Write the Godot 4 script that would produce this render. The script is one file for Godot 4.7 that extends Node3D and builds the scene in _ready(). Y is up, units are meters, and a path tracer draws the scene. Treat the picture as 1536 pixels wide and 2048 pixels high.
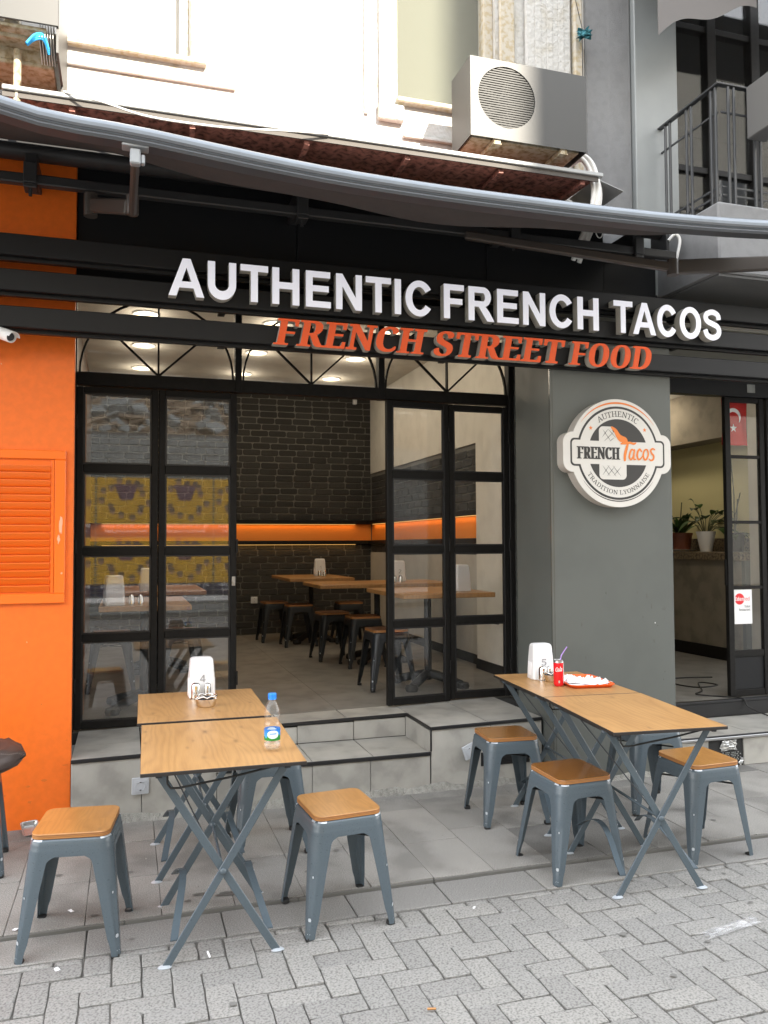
extends Node3D
# A street-food restaurant front: tables and stools on the pavement, sign on steel beams, glass doors, rooms behind.

const ZD := -5.58          # plane of the glass front
const ZW := -4.84          # face of the tiled platform
const ZB := -4.62          # front of the sign beams
var M := {}
var taken := {}
var rng := RandomNumberGenerator.new()

class MB:
	var V := PackedVector3Array()
	var N := PackedVector3Array()
	var U := PackedVector2Array()
	var ofs := Vector2.ZERO

	func _uv(p: Vector3, n: Vector3) -> Vector2:
		var a := n.abs()
		if a.y >= a.x and a.y >= a.z:
			return Vector2(p.x, p.z) + ofs
		if a.x >= a.z:
			return Vector2(p.z, -p.y) + ofs
		return Vector2(p.x, -p.y) + ofs

	func tri(a: Vector3, b: Vector3, c: Vector3, na: Vector3, nb: Vector3, nc: Vector3) -> void:
		V.append(a); V.append(c); V.append(b)
		N.append(na); N.append(nc); N.append(nb)
		var f := (b - a).cross(c - a)
		U.append(_uv(a, f)); U.append(_uv(c, f)); U.append(_uv(b, f))

	func tri_uv(a: Vector3, b: Vector3, c: Vector3, n: Vector3, ua: Vector2, ub: Vector2, uc: Vector2) -> void:
		V.append(a); V.append(c); V.append(b)
		N.append(n); N.append(n); N.append(n)
		U.append(ua); U.append(uc); U.append(ub)

	func flat(a: Vector3, b: Vector3, c: Vector3) -> void:
		var n := (b - a).cross(c - a)
		if n.length_squared() < 1e-16:
			return
		n = n.normalized()
		tri(a, b, c, n, n, n)

	func quad(a: Vector3, b: Vector3, c: Vector3, d: Vector3) -> void:
		flat(a, b, c)
		flat(a, c, d)

	func quad_out(a: Vector3, b: Vector3, c: Vector3, d: Vector3, out: Vector3) -> void:
		if (b - a).cross(c - a).dot(out) < 0.0:
			quad(a, d, c, b)
		else:
			quad(a, b, c, d)

	func quad_uv(a: Vector3, b: Vector3, c: Vector3, d: Vector3) -> void:   # a lower left, then counter-clockwise
		var n := (b - a).cross(c - a).normalized()
		tri_uv(a, b, c, n, Vector2(0, 1), Vector2(1, 1), Vector2(1, 0))
		tri_uv(a, c, d, n, Vector2(0, 1), Vector2(1, 0), Vector2(0, 0))

	func box(c: Vector3, s: Vector3, bev := 0.0, b := Basis()) -> MB:
		var h := s * 0.5
		var e: float = min(bev, 0.45 * min(s.x, min(s.y, s.z)))
		var P := func(ax: int, sg: Vector3) -> Vector3:
			var q := Vector3(h.x - e, h.y - e, h.z - e)
			q[ax] = h[ax]
			return c + b * (q * sg)
		for ax in 3:
			var u := (ax + 1) % 3
			var w := (ax + 2) % 3
			for s1 in [-1.0, 1.0]:
				var g := Vector3.ZERO
				g[ax] = s1
				var o := g
				var k := []
				for cc in [[-1.0, -1.0], [1.0, -1.0], [1.0, 1.0], [-1.0, 1.0]]:
					var t := g
					t[u] = cc[0]
					t[w] = cc[1]
					k.append(P.call(ax, t))
				quad_out(k[0], k[1], k[2], k[3], b * o)
				if e > 0.0:
					for s2 in [-1.0, 1.0]:
						var t0 := Vector3.ZERO
						t0[ax] = s1; t0[u] = s2; t0[w] = -1.0
						var t1 := t0
						t1[w] = 1.0
						var o2 := Vector3.ZERO
						o2[ax] = s1; o2[u] = s2
						quad_out(P.call(ax, t0), P.call(ax, t1), P.call(u, t1), P.call(u, t0), b * o2)
		if e > 0.0:
			for x in [-1.0, 1.0]:
				for y in [-1.0, 1.0]:
					for z in [-1.0, 1.0]:
						var t := Vector3(x, y, z)
						var p0: Vector3 = P.call(0, t)
						var p1: Vector3 = P.call(1, t)
						var p2: Vector3 = P.call(2, t)
						if (p1 - p0).cross(p2 - p0).dot(b * t) < 0.0:
							flat(p0, p2, p1)
						else:
							flat(p0, p1, p2)
		return self

	func span(a: Vector3, z: Vector3, bev := 0.0) -> MB:
		return box((a + z) * 0.5, (z - a).abs(), bev)

	# flat bar from a to b: width w along «side», thickness t
	func bar(a: Vector3, b: Vector3, w: float, t: float, side: Vector3, bev := 0.0) -> MB:
		var d := (b - a).normalized()
		var n := d.cross(side).normalized()
		var s := n.cross(d).normalized()
		return box((a + b) * 0.5, Vector3(w, (b - a).length(), t), bev, Basis(s, d, s.cross(d)))

	func loft(rings: Array, closed := true, flip := false, smooth := true) -> MB:
		var m := rings.size()
		var k: int = rings[0].size()
		var nn := []
		if smooth:
			for i in m:
				var row := PackedVector3Array()
				for j in k:
					var jp := (j + 1) % k if closed else mini(j + 1, k - 1)
					var jm := (j - 1 + k) % k if closed else maxi(j - 1, 0)
					var du: Vector3 = rings[i][jp] - rings[i][jm]
					var dv: Vector3 = rings[mini(i + 1, m - 1)][j] - rings[maxi(i - 1, 0)][j]
					var n := du.cross(dv)
					n = n.normalized() if n.length_squared() > 1e-18 else Vector3.UP
					row.append(-n if flip else n)
				nn.append(row)
		for i in m - 1:
			for j in (k if closed else k - 1):
				var j2 := (j + 1) % k
				var a: Vector3 = rings[i][j]
				var b: Vector3 = rings[i][j2]
				var c: Vector3 = rings[i + 1][j2]
				var d: Vector3 = rings[i + 1][j]
				if smooth:
					if flip:
						tri(a, c, b, nn[i][j], nn[i + 1][j2], nn[i][j2])
						tri(a, d, c, nn[i][j], nn[i + 1][j], nn[i + 1][j2])
					else:
						tri(a, b, c, nn[i][j], nn[i][j2], nn[i + 1][j2])
						tri(a, c, d, nn[i][j], nn[i + 1][j2], nn[i + 1][j])
				elif flip:
					quad(a, d, c, b)
				else:
					quad(a, b, c, d)
		return self

	func fan(ring: PackedVector3Array, out: Vector3) -> MB:
		var c := Vector3.ZERO
		for p in ring:
			c += p
		c /= ring.size()
		for j in ring.size():
			var a := ring[j]
			var b := ring[(j + 1) % ring.size()]
			if (b - a).cross(c - a).dot(out) < 0.0:
				flat(b, a, c)
			else:
				flat(a, b, c)
		return self

	func tube(pts: PackedVector3Array, r, seg := 8, caps := true) -> MB:
		var rings := []
		var up := Vector3.UP
		var d0 := (pts[1] - pts[0]).normalized()
		if absf(d0.dot(up)) > 0.9:
			up = Vector3.RIGHT
		var x := d0.cross(up).normalized()
		for i in pts.size():
			var d := (pts[mini(i + 1, pts.size() - 1)] - pts[maxi(i - 1, 0)]).normalized()
			x = (x - d * x.dot(d)).normalized()
			var y := d.cross(x)
			var ring := PackedVector3Array()
			var rr: float = r[i] if r is Array else r
			for j in seg:
				var t := TAU * j / seg
				ring.append(pts[i] + (x * cos(t) + y * sin(t)) * rr)
			rings.append(ring)
		loft(rings, true)
		if caps:
			fan(rings[0], pts[0] - pts[1])
			fan(rings[-1], pts[-1] - pts[-2])
		return self

	# profile of (radius, height) from bottom to top
	func lathe(prof: PackedVector2Array, seg := 20, xf := Transform3D(), a0 := 0.0, a1 := TAU) -> MB:
		var sn := PackedVector2Array()
		for i in prof.size() - 1:
			var d := prof[i + 1] - prof[i]
			sn.append(Vector2(d.y, -d.x).normalized())
		var full := absf(a1 - a0 - TAU) < 1e-4
		for i in prof.size() - 1:
			var n0 := sn[i]
			var n1 := sn[i]
			if i > 0 and sn[i - 1].dot(sn[i]) > 0.7:
				n0 = (sn[i - 1] + sn[i]).normalized()
			if i < prof.size() - 2 and sn[i + 1].dot(sn[i]) > 0.7:
				n1 = (sn[i + 1] + sn[i]).normalized()
			for j in seg:
				var t0 := a0 + (a1 - a0) * j / seg
				var t1 := a0 + (a1 - a0) * (j + 1) / seg
				var e0 := Vector3(sin(t0), 0, cos(t0))
				var e1 := Vector3(sin(t1), 0, cos(t1))
				var p := prof[i]
				var q := prof[i + 1]
				var a := xf * (e0 * p.x + Vector3.UP * p.y)
				var b := xf * (e1 * p.x + Vector3.UP * p.y)
				var c := xf * (e1 * q.x + Vector3.UP * q.y)
				var d := xf * (e0 * q.x + Vector3.UP * q.y)
				var B := xf.basis
				var na := (B * (e0 * n0.x + Vector3.UP * n0.y)).normalized()
				var nb := (B * (e1 * n0.x + Vector3.UP * n0.y)).normalized()
				var nc := (B * (e1 * n1.x + Vector3.UP * n1.y)).normalized()
				var nd := (B * (e0 * n1.x + Vector3.UP * n1.y)).normalized()
				var u0 := float(j) / seg
				var u1 := float(j + 1) / seg
				if p.x > 1e-6:
					V.append(a); V.append(c); V.append(b)
					N.append(na); N.append(nc); N.append(nb)
					U.append(Vector2(u0, -p.y)); U.append(Vector2(u1, -q.y)); U.append(Vector2(u1, -p.y))
				if q.x > 1e-6:
					V.append(a); V.append(d); V.append(c)
					N.append(na); N.append(nd); N.append(nc)
					U.append(Vector2(u0, -p.y)); U.append(Vector2(u0, -q.y)); U.append(Vector2(u1, -q.y))
		return self

	func prism(poly: PackedVector2Array, z0: float, z1: float, xf := Transform3D(), bev := 0.0) -> MB:
		var p := poly
		if Geometry2D.is_polygon_clockwise(p):
			p = poly.duplicate()
			p.reverse()
		var k := p.size()
		var inner := p
		if bev > 0.0:
			inner = PackedVector2Array()
			for i in k:
				var d0 := (p[i] - p[(i - 1 + k) % k]).normalized()
				var d1 := (p[(i + 1) % k] - p[i]).normalized()
				var n := (Vector2(-d0.y, d0.x) + Vector2(-d1.y, d1.x))
				n = n / maxf(0.4, n.length_squared() * 0.5)
				inner.append(p[i] + n * bev)
		var idx := Geometry2D.triangulate_polygon(inner)
		var nf := (xf.basis * Vector3.BACK).normalized()
		for i in range(0, idx.size(), 3):
			var a := inner[idx[i]]
			var b := inner[idx[i + 1]]
			var c := inner[idx[i + 2]]
			if (b - a).cross(c - a) < 0.0:
				var sw := b
				b = c
				c = sw
			tri(xf * Vector3(a.x, a.y, z1), xf * Vector3(b.x, b.y, z1), xf * Vector3(c.x, c.y, z1), nf, nf, nf)
			tri(xf * Vector3(a.x, a.y, z0), xf * Vector3(c.x, c.y, z0), xf * Vector3(b.x, b.y, z0), -nf, -nf, -nf)
		var levels := [[p, z0 + bev], [p, z1 - bev]]
		if bev > 0.0:
			levels = [[inner, z0], [p, z0 + bev], [p, z1 - bev], [inner, z1]]
		for l in levels.size() - 1:
			for i in k:
				var j := (i + 1) % k
				var A: PackedVector2Array = levels[l][0]
				var B: PackedVector2Array = levels[l + 1][0]
				var za: float = levels[l][1]
				var zb: float = levels[l + 1][1]
				quad(xf * Vector3(A[i].x, A[i].y, za), xf * Vector3(A[j].x, A[j].y, za), xf * Vector3(B[j].x, B[j].y, zb), xf * Vector3(B[i].x, B[i].y, zb))
		return self

	func into(m: ArrayMesh = null) -> ArrayMesh:
		if m == null:
			m = ArrayMesh.new()
		var a := []
		a.resize(Mesh.ARRAY_MAX)
		a[Mesh.ARRAY_VERTEX] = V
		a[Mesh.ARRAY_NORMAL] = N
		a[Mesh.ARRAY_TEX_UV] = U
		m.add_surface_from_arrays(Mesh.PRIMITIVE_TRIANGLES, a)
		return m


# ---------- naming and placing ----------
func numbered(called: String) -> String:
	var n: int = taken.get(called, 0)
	taken[called] = n + 1
	return called if n == 0 else "%s_%03d" % [called, n]

func tag(o: Node, label: String, category := "", group := "") -> void:
	if label:
		o.set_meta("label", label)
	if category:
		o.set_meta("category", category)
	if group:
		o.set_meta("group", group)

func thing(called: String, label: String, category: String, at := Vector3.ZERO, turn := 0.0, group := "") -> Node3D:
	var o := Node3D.new()
	o.name = numbered(called)
	add_child(o)
	o.position = at
	o.rotation.y = turn
	tag(o, label, category, group)
	return o

func setting(called: String) -> Node3D:
	var o := Node3D.new()
	o.name = numbered(called)
	add_child(o)
	o.set_meta("kind", "structure")
	return o

func count_under(parent: Node, called: String) -> String:
	var key := "n_" + called
	var n: int = parent.get_meta(key) if parent.has_meta(key) else 0
	parent.set_meta(key, n + 1)
	return called if n == 0 else "%s_%03d" % [called, n]

func part(called: String, mesh, material, parent: Node, xf := Transform3D(), label := "") -> MeshInstance3D:
	var o := MeshInstance3D.new()
	o.name = count_under(parent, called)
	o.mesh = mesh.into() if mesh is MB else mesh
	var mats: Array = material if material is Array else [material]
	if mats.size() == 1:
		o.material_override = mats[0]
	else:
		for i in mats.size():
			o.set_surface_override_material(i, mats[i])
	o.transform = xf
	if label:
		o.set_meta("label", label)
	parent.add_child(o, true)
	return o

func single(called: String, mesh, material, label: String, category: String, xf := Transform3D(), group := "") -> MeshInstance3D:
	var o := part("tmp", mesh, material, self, xf)
	o.name = numbered(called)
	tag(o, label, category, group)
	return o

func struct(called: String, mesh, material, xf := Transform3D()) -> MeshInstance3D:
	var o := part("tmp", mesh, material, self, xf)
	o.name = numbered(called)
	o.set_meta("kind", "structure")
	return o

func copy(o: Node3D, label: String, at: Vector3, turn: float, group := "") -> Node3D:
	var c: Node3D = o.duplicate()
	var stem := String(o.name)
	if stem.length() > 4 and stem[-4] == "_" and stem.right(3).is_valid_int():
		stem = stem.left(-4)
	c.name = numbered(stem)
	add_child(c)
	c.position = at
	c.rotation = Vector3(0, turn, 0)
	tag(c, label, "", group)
	return c

func V3(x: float, y: float, z: float) -> Vector3:
	return Vector3(x, y, z)

func T(x: float, y: float, z: float, b := Basis()) -> Transform3D:
	return Transform3D(b, Vector3(x, y, z))

func FL(x: float) -> float:        # the shop floor climbs a little to the right
	return 0.383 + 0.0155 * x

func rsq(hx: float, hy: float, r: float, seg := 4) -> PackedVector2Array:
	var o := PackedVector2Array()
	for q in 4:
		var cx: float = [hx - r, -hx + r, -hx + r, hx - r][q]
		var cy: float = [hy - r, hy - r, -hy + r, -hy + r][q]
		for i in seg + 1:
			var t := PI * 0.5 * (q + float(i) / seg)
			o.append(Vector2(cx + r * cos(t), cy + r * sin(t)))
	return o

func ring_xz(p: PackedVector2Array, y: float, off := Vector3.ZERO) -> PackedVector3Array:   # outline in the x-z plane, seen from above counter-clockwise
	var o := PackedVector3Array()
	for q in p:
		o.append(Vector3(q.x, y, -q.y) + off)
	return o

# ---------- lettering ----------
func font(serif: bool, weight: int) -> SystemFont:
	var f := SystemFont.new()
	f.font_names = PackedStringArray(["Droid Serif" if serif else "Droid Sans"])
	f.font_weight = weight
	f.generate_mipmaps = false
	return f

func text_arrays(s: String, f: Font, depth := 0.1, size := 64) -> Array:   # em of 64 px is one unit
	var t := TextMesh.new()
	t.text = s
	t.font = f
	t.font_size = size
	t.pixel_size = 1.0 / size
	t.depth = depth
	t.curve_step = 1.5
	t.horizontal_alignment = HORIZONTAL_ALIGNMENT_LEFT
	t.vertical_alignment = VERTICAL_ALIGNMENT_BOTTOM
	return t.get_mesh_arrays()

func bounds(a: Array) -> Rect2:
	var v: PackedVector3Array = a[Mesh.ARRAY_VERTEX]
	if v.is_empty():
		return Rect2()
	var r := Rect2(v[0].x, v[0].y, 0, 0)
	for p in v:
		r = r.expand(Vector2(p.x, p.y))
	return r

# maps every point of a text mesh with «f», recomputing flat normals
func text_mesh(a: Array, f: Callable) -> ArrayMesh:
	var v: PackedVector3Array = a[Mesh.ARRAY_VERTEX]
	var ix = a[Mesh.ARRAY_INDEX]
	var mb := MB.new()
	var n: int = ix.size() if ix != null and ix.size() else v.size()
	for i in range(0, n, 3):
		var p: Array = []
		for k in 3:
			var id: int = ix[i + k] if ix != null and ix.size() else i + k
			p.append(f.call(v[id]))
		mb.flat(p[0], p[2], p[1])
	return mb.into()

# text fitted into a rectangle of the plane z = z0 (front face), with thickness th, and slant
func fitted(s: String, f: Font, r: Rect2, z0: float, th: float, slant := 0.0) -> ArrayMesh:
	var a := text_arrays(s, f)
	var b := bounds(a)
	return text_mesh(a, func(p: Vector3) -> Vector3:
		var y := (p.y - b.position.y) / b.size.y
		return Vector3(r.position.x + (p.x - b.position.x) / b.size.x * r.size.x + slant * (y - 0.5) * r.size.y, r.position.y + y * r.size.y, z0 + (p.z - 0.05) / 0.1 * th))

func aim(yaw: float, pitch: float, roll: float) -> Basis:   # degrees; a yaw to the right is positive
	var y := deg_to_rad(yaw)
	var p := deg_to_rad(pitch)
	var r := deg_to_rad(roll)
	var f := Vector3(sin(y) * cos(p), sin(p), -cos(y) * cos(p))
	var x := Vector3(cos(y), 0, sin(y))
	var u := x.cross(f)
	return Basis(x * cos(r) + u * sin(r), -x * sin(r) + u * cos(r), -f)

func _ready() -> void:
	rng.seed = 4
	# camera
	var cam := Camera3D.new()
	cam.name = "camera"
	cam.fov = 63.97
	cam.near = 0.05
	cam.far = 400.0
	cam.transform = Transform3D(aim(17.374, 2.27, -0.275), Vector3(0, 1.55, 0))
	add_child(cam)
	cam.current = true
	# sky
	var sm := ProceduralSkyMaterial.new()
	sm.sky_top_color = Color(0.74, 0.755, 0.78)
	sm.sky_horizon_color = Color(0.91, 0.90, 0.88)
	sm.sky_curve = 0.25
	sm.ground_bottom_color = Color(0.35, 0.34, 0.32)
	sm.ground_horizon_color = Color(0.6, 0.6, 0.58)
	sm.sky_energy_multiplier = 1.3
	var sky := Sky.new()
	sky.sky_material = sm
	var env := Environment.new()
	env.background_mode = Environment.BG_SKY
	env.sky = sky
	env.tonemap_mode = Environment.TONE_MAPPER_LINEAR
	env.tonemap_exposure = 4.1
	env.sdfgi_enabled = true
	env.ssao_enabled = true
	env.ssil_enabled = true
	var we := WorldEnvironment.new()
	we.name = "world"
	we.environment = env
	add_child(we)
	# sun: behind the camera, a little to its right, high over the houses opposite
	var sun := DirectionalLight3D.new()
	sun.name = "sun"
	sun.light_energy = 1.1
	sun.light_color = Color(1.0, 0.96, 0.89)
	sun.light_angular_distance = 0.5
	sun.shadow_enabled = true
	sun.transform = Transform3D(Basis.looking_at(-Vector3(0.26, 0.63, 1.0), Vector3.UP), Vector3(5, 20, 20))
	add_child(sun)

	make_materials()
	build_ground()
	build_platform()
	build_front()
	build_room()
	build_right_shop()
	build_upper()
	build_neighbour()
	build_opposite()
	build_awning()
	build_signs()
	build_stools()
	build_tables()
	build_table_things()
	build_small_things()
	build_marks()

# ---------- materials ----------
func noise(freq: float, oct: int, kind := FastNoiseLite.TYPE_SIMPLEX_SMOOTH, sd := 1) -> FastNoiseLite:
	var n := FastNoiseLite.new()
	n.noise_type = kind
	n.frequency = freq
	n.fractal_octaves = oct
	n.fractal_type = FastNoiseLite.FRACTAL_FBM if oct > 1 else FastNoiseLite.FRACTAL_NONE
	n.seed = sd
	return n

func ntex(freq: float, oct: int, stops: Array, sd := 1, size := 512, kind := FastNoiseLite.TYPE_SIMPLEX_SMOOTH) -> NoiseTexture2D:
	var t := NoiseTexture2D.new()
	t.width = size
	t.height = size
	t.seamless = true
	t.noise = noise(freq, oct, kind, sd)
	if stops.size():
		var g := Gradient.new()
		var o := PackedFloat32Array()
		var c := PackedColorArray()
		for s in stops:
			o.append(s[0])
			c.append(s[1] if s[1] is Color else Color(s[1], s[1], s[1]))
		g.offsets = o
		g.colors = c
		t.color_ramp = g
	return t

func mt(called: String, r: float, g: float, b: float, rough := 0.6, metal := 0.0) -> StandardMaterial3D:   # linear base colour
	var m := StandardMaterial3D.new()
	m.resource_name = called
	m.albedo_color = Color(r, g, b).linear_to_srgb()
	m.roughness = rough
	m.metallic = metal
	M[called] = m
	return m

func worldmap(m: StandardMaterial3D, scale: float, albedo: Texture2D, height: Texture2D = null, hs := 0.0, local := false) -> StandardMaterial3D:
	m.uv1_triplanar = true
	m.uv1_world_triplanar = not local
	m.uv1_triplanar_sharpness = 6.0
	m.uv1_scale = Vector3.ONE * scale
	m.albedo_texture = albedo
	if height:
		m.heightmap_enabled = true
		m.heightmap_texture = height
		m.heightmap_scale = hs
	return m

func uvmap(m: StandardMaterial3D, sx: float, sy: float, albedo: Texture2D) -> StandardMaterial3D:
	m.uv1_scale = Vector3(sx, sy, 1)
	m.albedo_texture = albedo
	return m

func tint(m: StandardMaterial3D, k: float, called := "") -> StandardMaterial3D:
	var d: StandardMaterial3D = m.duplicate()
	var c := m.albedo_color.srgb_to_linear()
	d.albedo_color = Color(c.r * k, c.g * k, c.b * k).linear_to_srgb()
	if called:
		M[called] = d
	return d

func wood_image(w: int, h: int, sd: int, light: Color, dark: Color, knots: int) -> ImageTexture:   # grain runs along v
	var im := Image.create(w, h, false, Image.FORMAT_RGB8)
	var n1 := noise(1.0, 3, FastNoiseLite.TYPE_SIMPLEX_SMOOTH, sd)
	var n2 := noise(1.0, 2, FastNoiseLite.TYPE_SIMPLEX_SMOOTH, sd + 5)
	var r := RandomNumberGenerator.new()
	r.seed = sd
	var ks := []
	for i in knots:
		ks.append([r.randf(), r.randf(), r.randf_range(0.010, 0.022), r.randf_range(0.5, 1.0)])
	for y in h:
		var v := float(y) / h
		for x in w:
			var u := float(x) / w
			var k := 0.0
			var du := 0.0
			for q in ks:
				var dx: float = u - q[0]
				var dy: float = (v - q[1]) * 0.45
				var d2 = (dx * dx + dy * dy) / (q[2] * q[2])
				if d2 < 30.0:
					var e := exp(-d2 * 0.25)
					du += e * q[2] * 2.2 * signf(dx)
					k = maxf(k, exp(-d2 * 1.6) * q[3])
			var uu := u + du * 0.8
			var warp := n1.get_noise_2d(uu * 1.7, v * 0.45) * 0.22 + n1.get_noise_2d(uu * 9.0, v * 1.3 + 7.0) * 0.022
			var ring := (uu + warp) * 17.0
			var f := absf(fposmod(ring, 1.0) - 0.5) * 2.0
			f = pow(f, 1.6)
			var tone := n2.get_noise_2d(u * 3.0, v * 1.5) * 0.35
			var fine := n2.get_noise_2d(u * 120.0, v * 5.0) * 0.5
			var t := clampf(0.10 + f * 0.36 + tone * 0.55 + fine * 0.34, 0.0, 1.0)
			var c := light.lerp(dark, t)
			c = c.lerp(Color(0.13, 0.06, 0.025), clampf(k * 0.75, 0, 1))
			im.set_pixel(x, y, c.linear_to_srgb())
	return ImageTexture.create_from_image(im)

func stripes_image(cols: Array) -> ImageTexture:
	var im := Image.create(4, cols.size(), false, Image.FORMAT_RGB8)
	for i in cols.size():
		for x in 4:
			im.set_pixel(x, i, (cols[i] as Color).linear_to_srgb())
	return ImageTexture.create_from_image(im)

func glass_mat(called: String, a := 0.004) -> StandardMaterial3D:
	var m := mt(called, 0.8, 0.85, 0.85, 0.02)
	m.transparency = BaseMaterial3D.TRANSPARENCY_ALPHA
	m.albedo_color.a = a
	m.metallic_specular = 0.45
	return m

func make_materials() -> void:
	# stone
	var speck := ntex(0.12, 3, [[0.0, 0.62], [0.3, 0.82], [0.55, 0.90], [0.72, 0.96], [0.86, 1.25]], 3)
	var pit := ntex(0.045, 5, [[0.15, 0.70], [0.36, 0.88], [0.55, 0.96], [0.75, 1.0], [0.85, 1.12]], 5)
	var blot := ntex(0.012, 4, [[0.15, 0.84], [0.5, 0.95], [0.85, 1.0]], 8)
	var rough_h := ntex(0.05, 5, [], 12)
	var fine_h := ntex(0.20, 3, [], 14)
	for i in 4:
		var m := mt("paver%d" % i, [0.295, 0.270, 0.312, 0.284][i], [0.287, 0.263, 0.303, 0.277][i], [0.269, 0.248, 0.283, 0.261][i], 0.88)
		worldmap(m, 3.3, pit, fine_h, 0.22)
	var dirt := ntex(0.008, 5, [[0.2, 0.86], [0.4, 0.95], [0.6, 1.0], [0.85, 1.03]], 9)
	for i in 4:
		var m := mt("slab%d" % i, [0.375, 0.340, 0.405, 0.255][i], [0.360, 0.328, 0.388, 0.246][i], [0.332, 0.304, 0.357, 0.228][i], 0.9)
		worldmap(m, 2.3, speck, fine_h, 0.2)
		m.uv2_triplanar = true
		m.uv2_world_triplanar = true
		m.uv2_scale = Vector3.ONE * 0.45
		m.detail_enabled = true
		m.detail_uv_layer = BaseMaterial3D.DETAIL_UV_2
		m.detail_albedo = dirt
		m.detail_blend_mode = BaseMaterial3D.BLEND_MODE_MUL
	worldmap(mt("joint_dirt", 0.18, 0.172, 0.155, 0.95), 5.0, speck, rough_h, 0.8)
	worldmap(mt("gutter", 0.29, 0.282, 0.266, 0.9), 2.1, speck, fine_h, 0.25)
	var cloud := ntex(0.006, 6, [[0.2, 0.86], [0.42, 0.94], [0.6, 0.97], [0.85, 1.0]], 21)
	for i in 3:
		worldmap(mt("tile%d" % i, [0.40, 0.375, 0.42][i], [0.387, 0.362, 0.405][i], [0.353, 0.33, 0.368][i], 0.5), 1.15, cloud)
	worldmap(mt("mortar_pale", 0.42, 0.41, 0.37, 0.95), 4.0, blot, rough_h, 1.6)
	worldmap(mt("grout", 0.10, 0.098, 0.092, 0.95), 4.0, speck)
	mt("edge_trim", 0.012, 0.012, 0.013, 0.4)
	# paint
	var soft := ntex(0.008, 4, [[0.2, 0.965], [0.6, 1.0]], 31)
	worldmap(mt("orange", 0.87, 0.165, 0.014, 0.42), 1.6, ntex(0.02, 6, [[0.2, 0.965], [0.7, 1.0]], 33), ntex(0.25, 2, [], 34), 0.025)
	mt("orange_chip", 0.85, 0.42, 0.26, 0.7)
	mt("orange_scuff", 0.68, 0.15, 0.02, 0.6)
	mt("orange_louvre", 0.88, 0.172, 0.017, 0.22)
	worldmap(mt("pillar", 0.108, 0.115, 0.105, 0.45), 0.5, soft)
	worldmap(mt("pillar_side", 0.105, 0.109, 0.098, 0.17), 0.5, soft)
	var scuff := ntex(0.03, 5, [[0.0, 0.8], [0.5, 1.0], [0.72, 1.05], [0.76, 1.9], [0.8, 1.2]], 44)
	worldmap(mt("black_steel", 0.012, 0.0112, 0.0105, 0.5), 1.3, scuff)
	M.black_steel.metallic_specular = 0.3
	mt("black_beam", 0.010, 0.0103, 0.0115, 0.45)
	M.black_beam.metallic_specular = 0.4
	mt("fascia", 0.015, 0.0155, 0.017, 0.4)
	M.fascia.metallic_specular = 0.35
	# plaster
	var stain := ntex(0.010, 5, [[0.08, Color(0.88, 0.85, 0.79)], [0.28, Color(0.97, 0.96, 0.94)], [0.5, Color(1, 1, 1)]], 51)
	worldmap(mt("plaster", 0.50, 0.49, 0.465, 0.9), 0.8, stain, rough_h, 0.6)
	worldmap(mt("plaster_old", 0.47, 0.415, 0.32, 0.9), 1.4, ntex(0.016, 5, [[0.1, Color(0.55, 0.47, 0.36)], [0.45, Color(0.88, 0.83, 0.74)], [0.7, Color(1, 1, 1)]], 52), rough_h, 1.2)
	worldmap(mt("wood_paint", 0.50, 0.46, 0.385, 0.75), 2.0, ntex(0.02, 5, [[0.2, Color(0.93, 0.88, 0.78)], [0.6, Color(1, 1, 1)]], 53), fine_h, 0.3)
	worldmap(mt("stucco", 0.26, 0.262, 0.266, 0.95), 2.6, soft, ntex(0.14, 3, [], 61), 0.5)
	worldmap(mt("grey_smooth", 0.27, 0.285, 0.283, 0.35), 0.5, soft)
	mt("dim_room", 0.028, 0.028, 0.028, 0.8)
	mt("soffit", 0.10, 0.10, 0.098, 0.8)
	mt("wall_beige", 0.26, 0.25, 0.21, 0.8)
	worldmap(mt("wall_white", 0.70, 0.67, 0.60, 0.8), 0.8, soft)
	worldmap(mt("wall_panel", 0.50, 0.48, 0.43, 0.6), 0.9, soft)
	mt("wall_brown", 0.10, 0.07, 0.05, 0.6)
	mt("wall_yellow", 0.60, 0.55, 0.30, 0.8)
	mt("wall_yellow_pale", 0.135, 0.14, 0.105, 0.85)
	mt("band_orange", 0.80, 0.25, 0.03, 0.6)
	worldmap(mt("concrete", 0.26, 0.23, 0.18, 0.85), 1.0, cloud, fine_h, 0.2)
	worldmap(mt("counter_stone", 0.22, 0.17, 0.11, 0.3), 2.6, ntex(0.02, 5, [[0.2, 0.5], [0.5, 0.9], [0.75, 1.0]], 71))
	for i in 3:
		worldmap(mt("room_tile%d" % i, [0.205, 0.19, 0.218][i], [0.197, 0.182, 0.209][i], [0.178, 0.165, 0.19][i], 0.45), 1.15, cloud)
	for i in 3:
		worldmap(mt("brick%d" % i, [0.080, 0.068, 0.094][i], [0.076, 0.065, 0.090][i], [0.069, 0.059, 0.081][i], 0.9), 6.0, speck, rough_h, 1.2)
	worldmap(mt("mortar", 0.31, 0.295, 0.26, 0.95), 5.0, speck, rough_h, 1.0)
	# metal and plastic
	var worn := ntex(0.055, 4, [[0.0, 0.97], [0.5, 1.0], [0.69, 1.0], [0.72, 1.9], [0.76, 1.3], [0.80, 0.9]], 81)
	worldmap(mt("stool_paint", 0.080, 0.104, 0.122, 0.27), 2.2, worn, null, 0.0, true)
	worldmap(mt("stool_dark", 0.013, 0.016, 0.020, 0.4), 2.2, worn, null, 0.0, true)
	mt("worn_metal", 0.52, 0.56, 0.60, 0.35, 0.3)
	mt("rubber", 0.015, 0.015, 0.015, 0.7)
	mt("chrome", 0.78, 0.77, 0.75, 0.12, 1.0)
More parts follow.
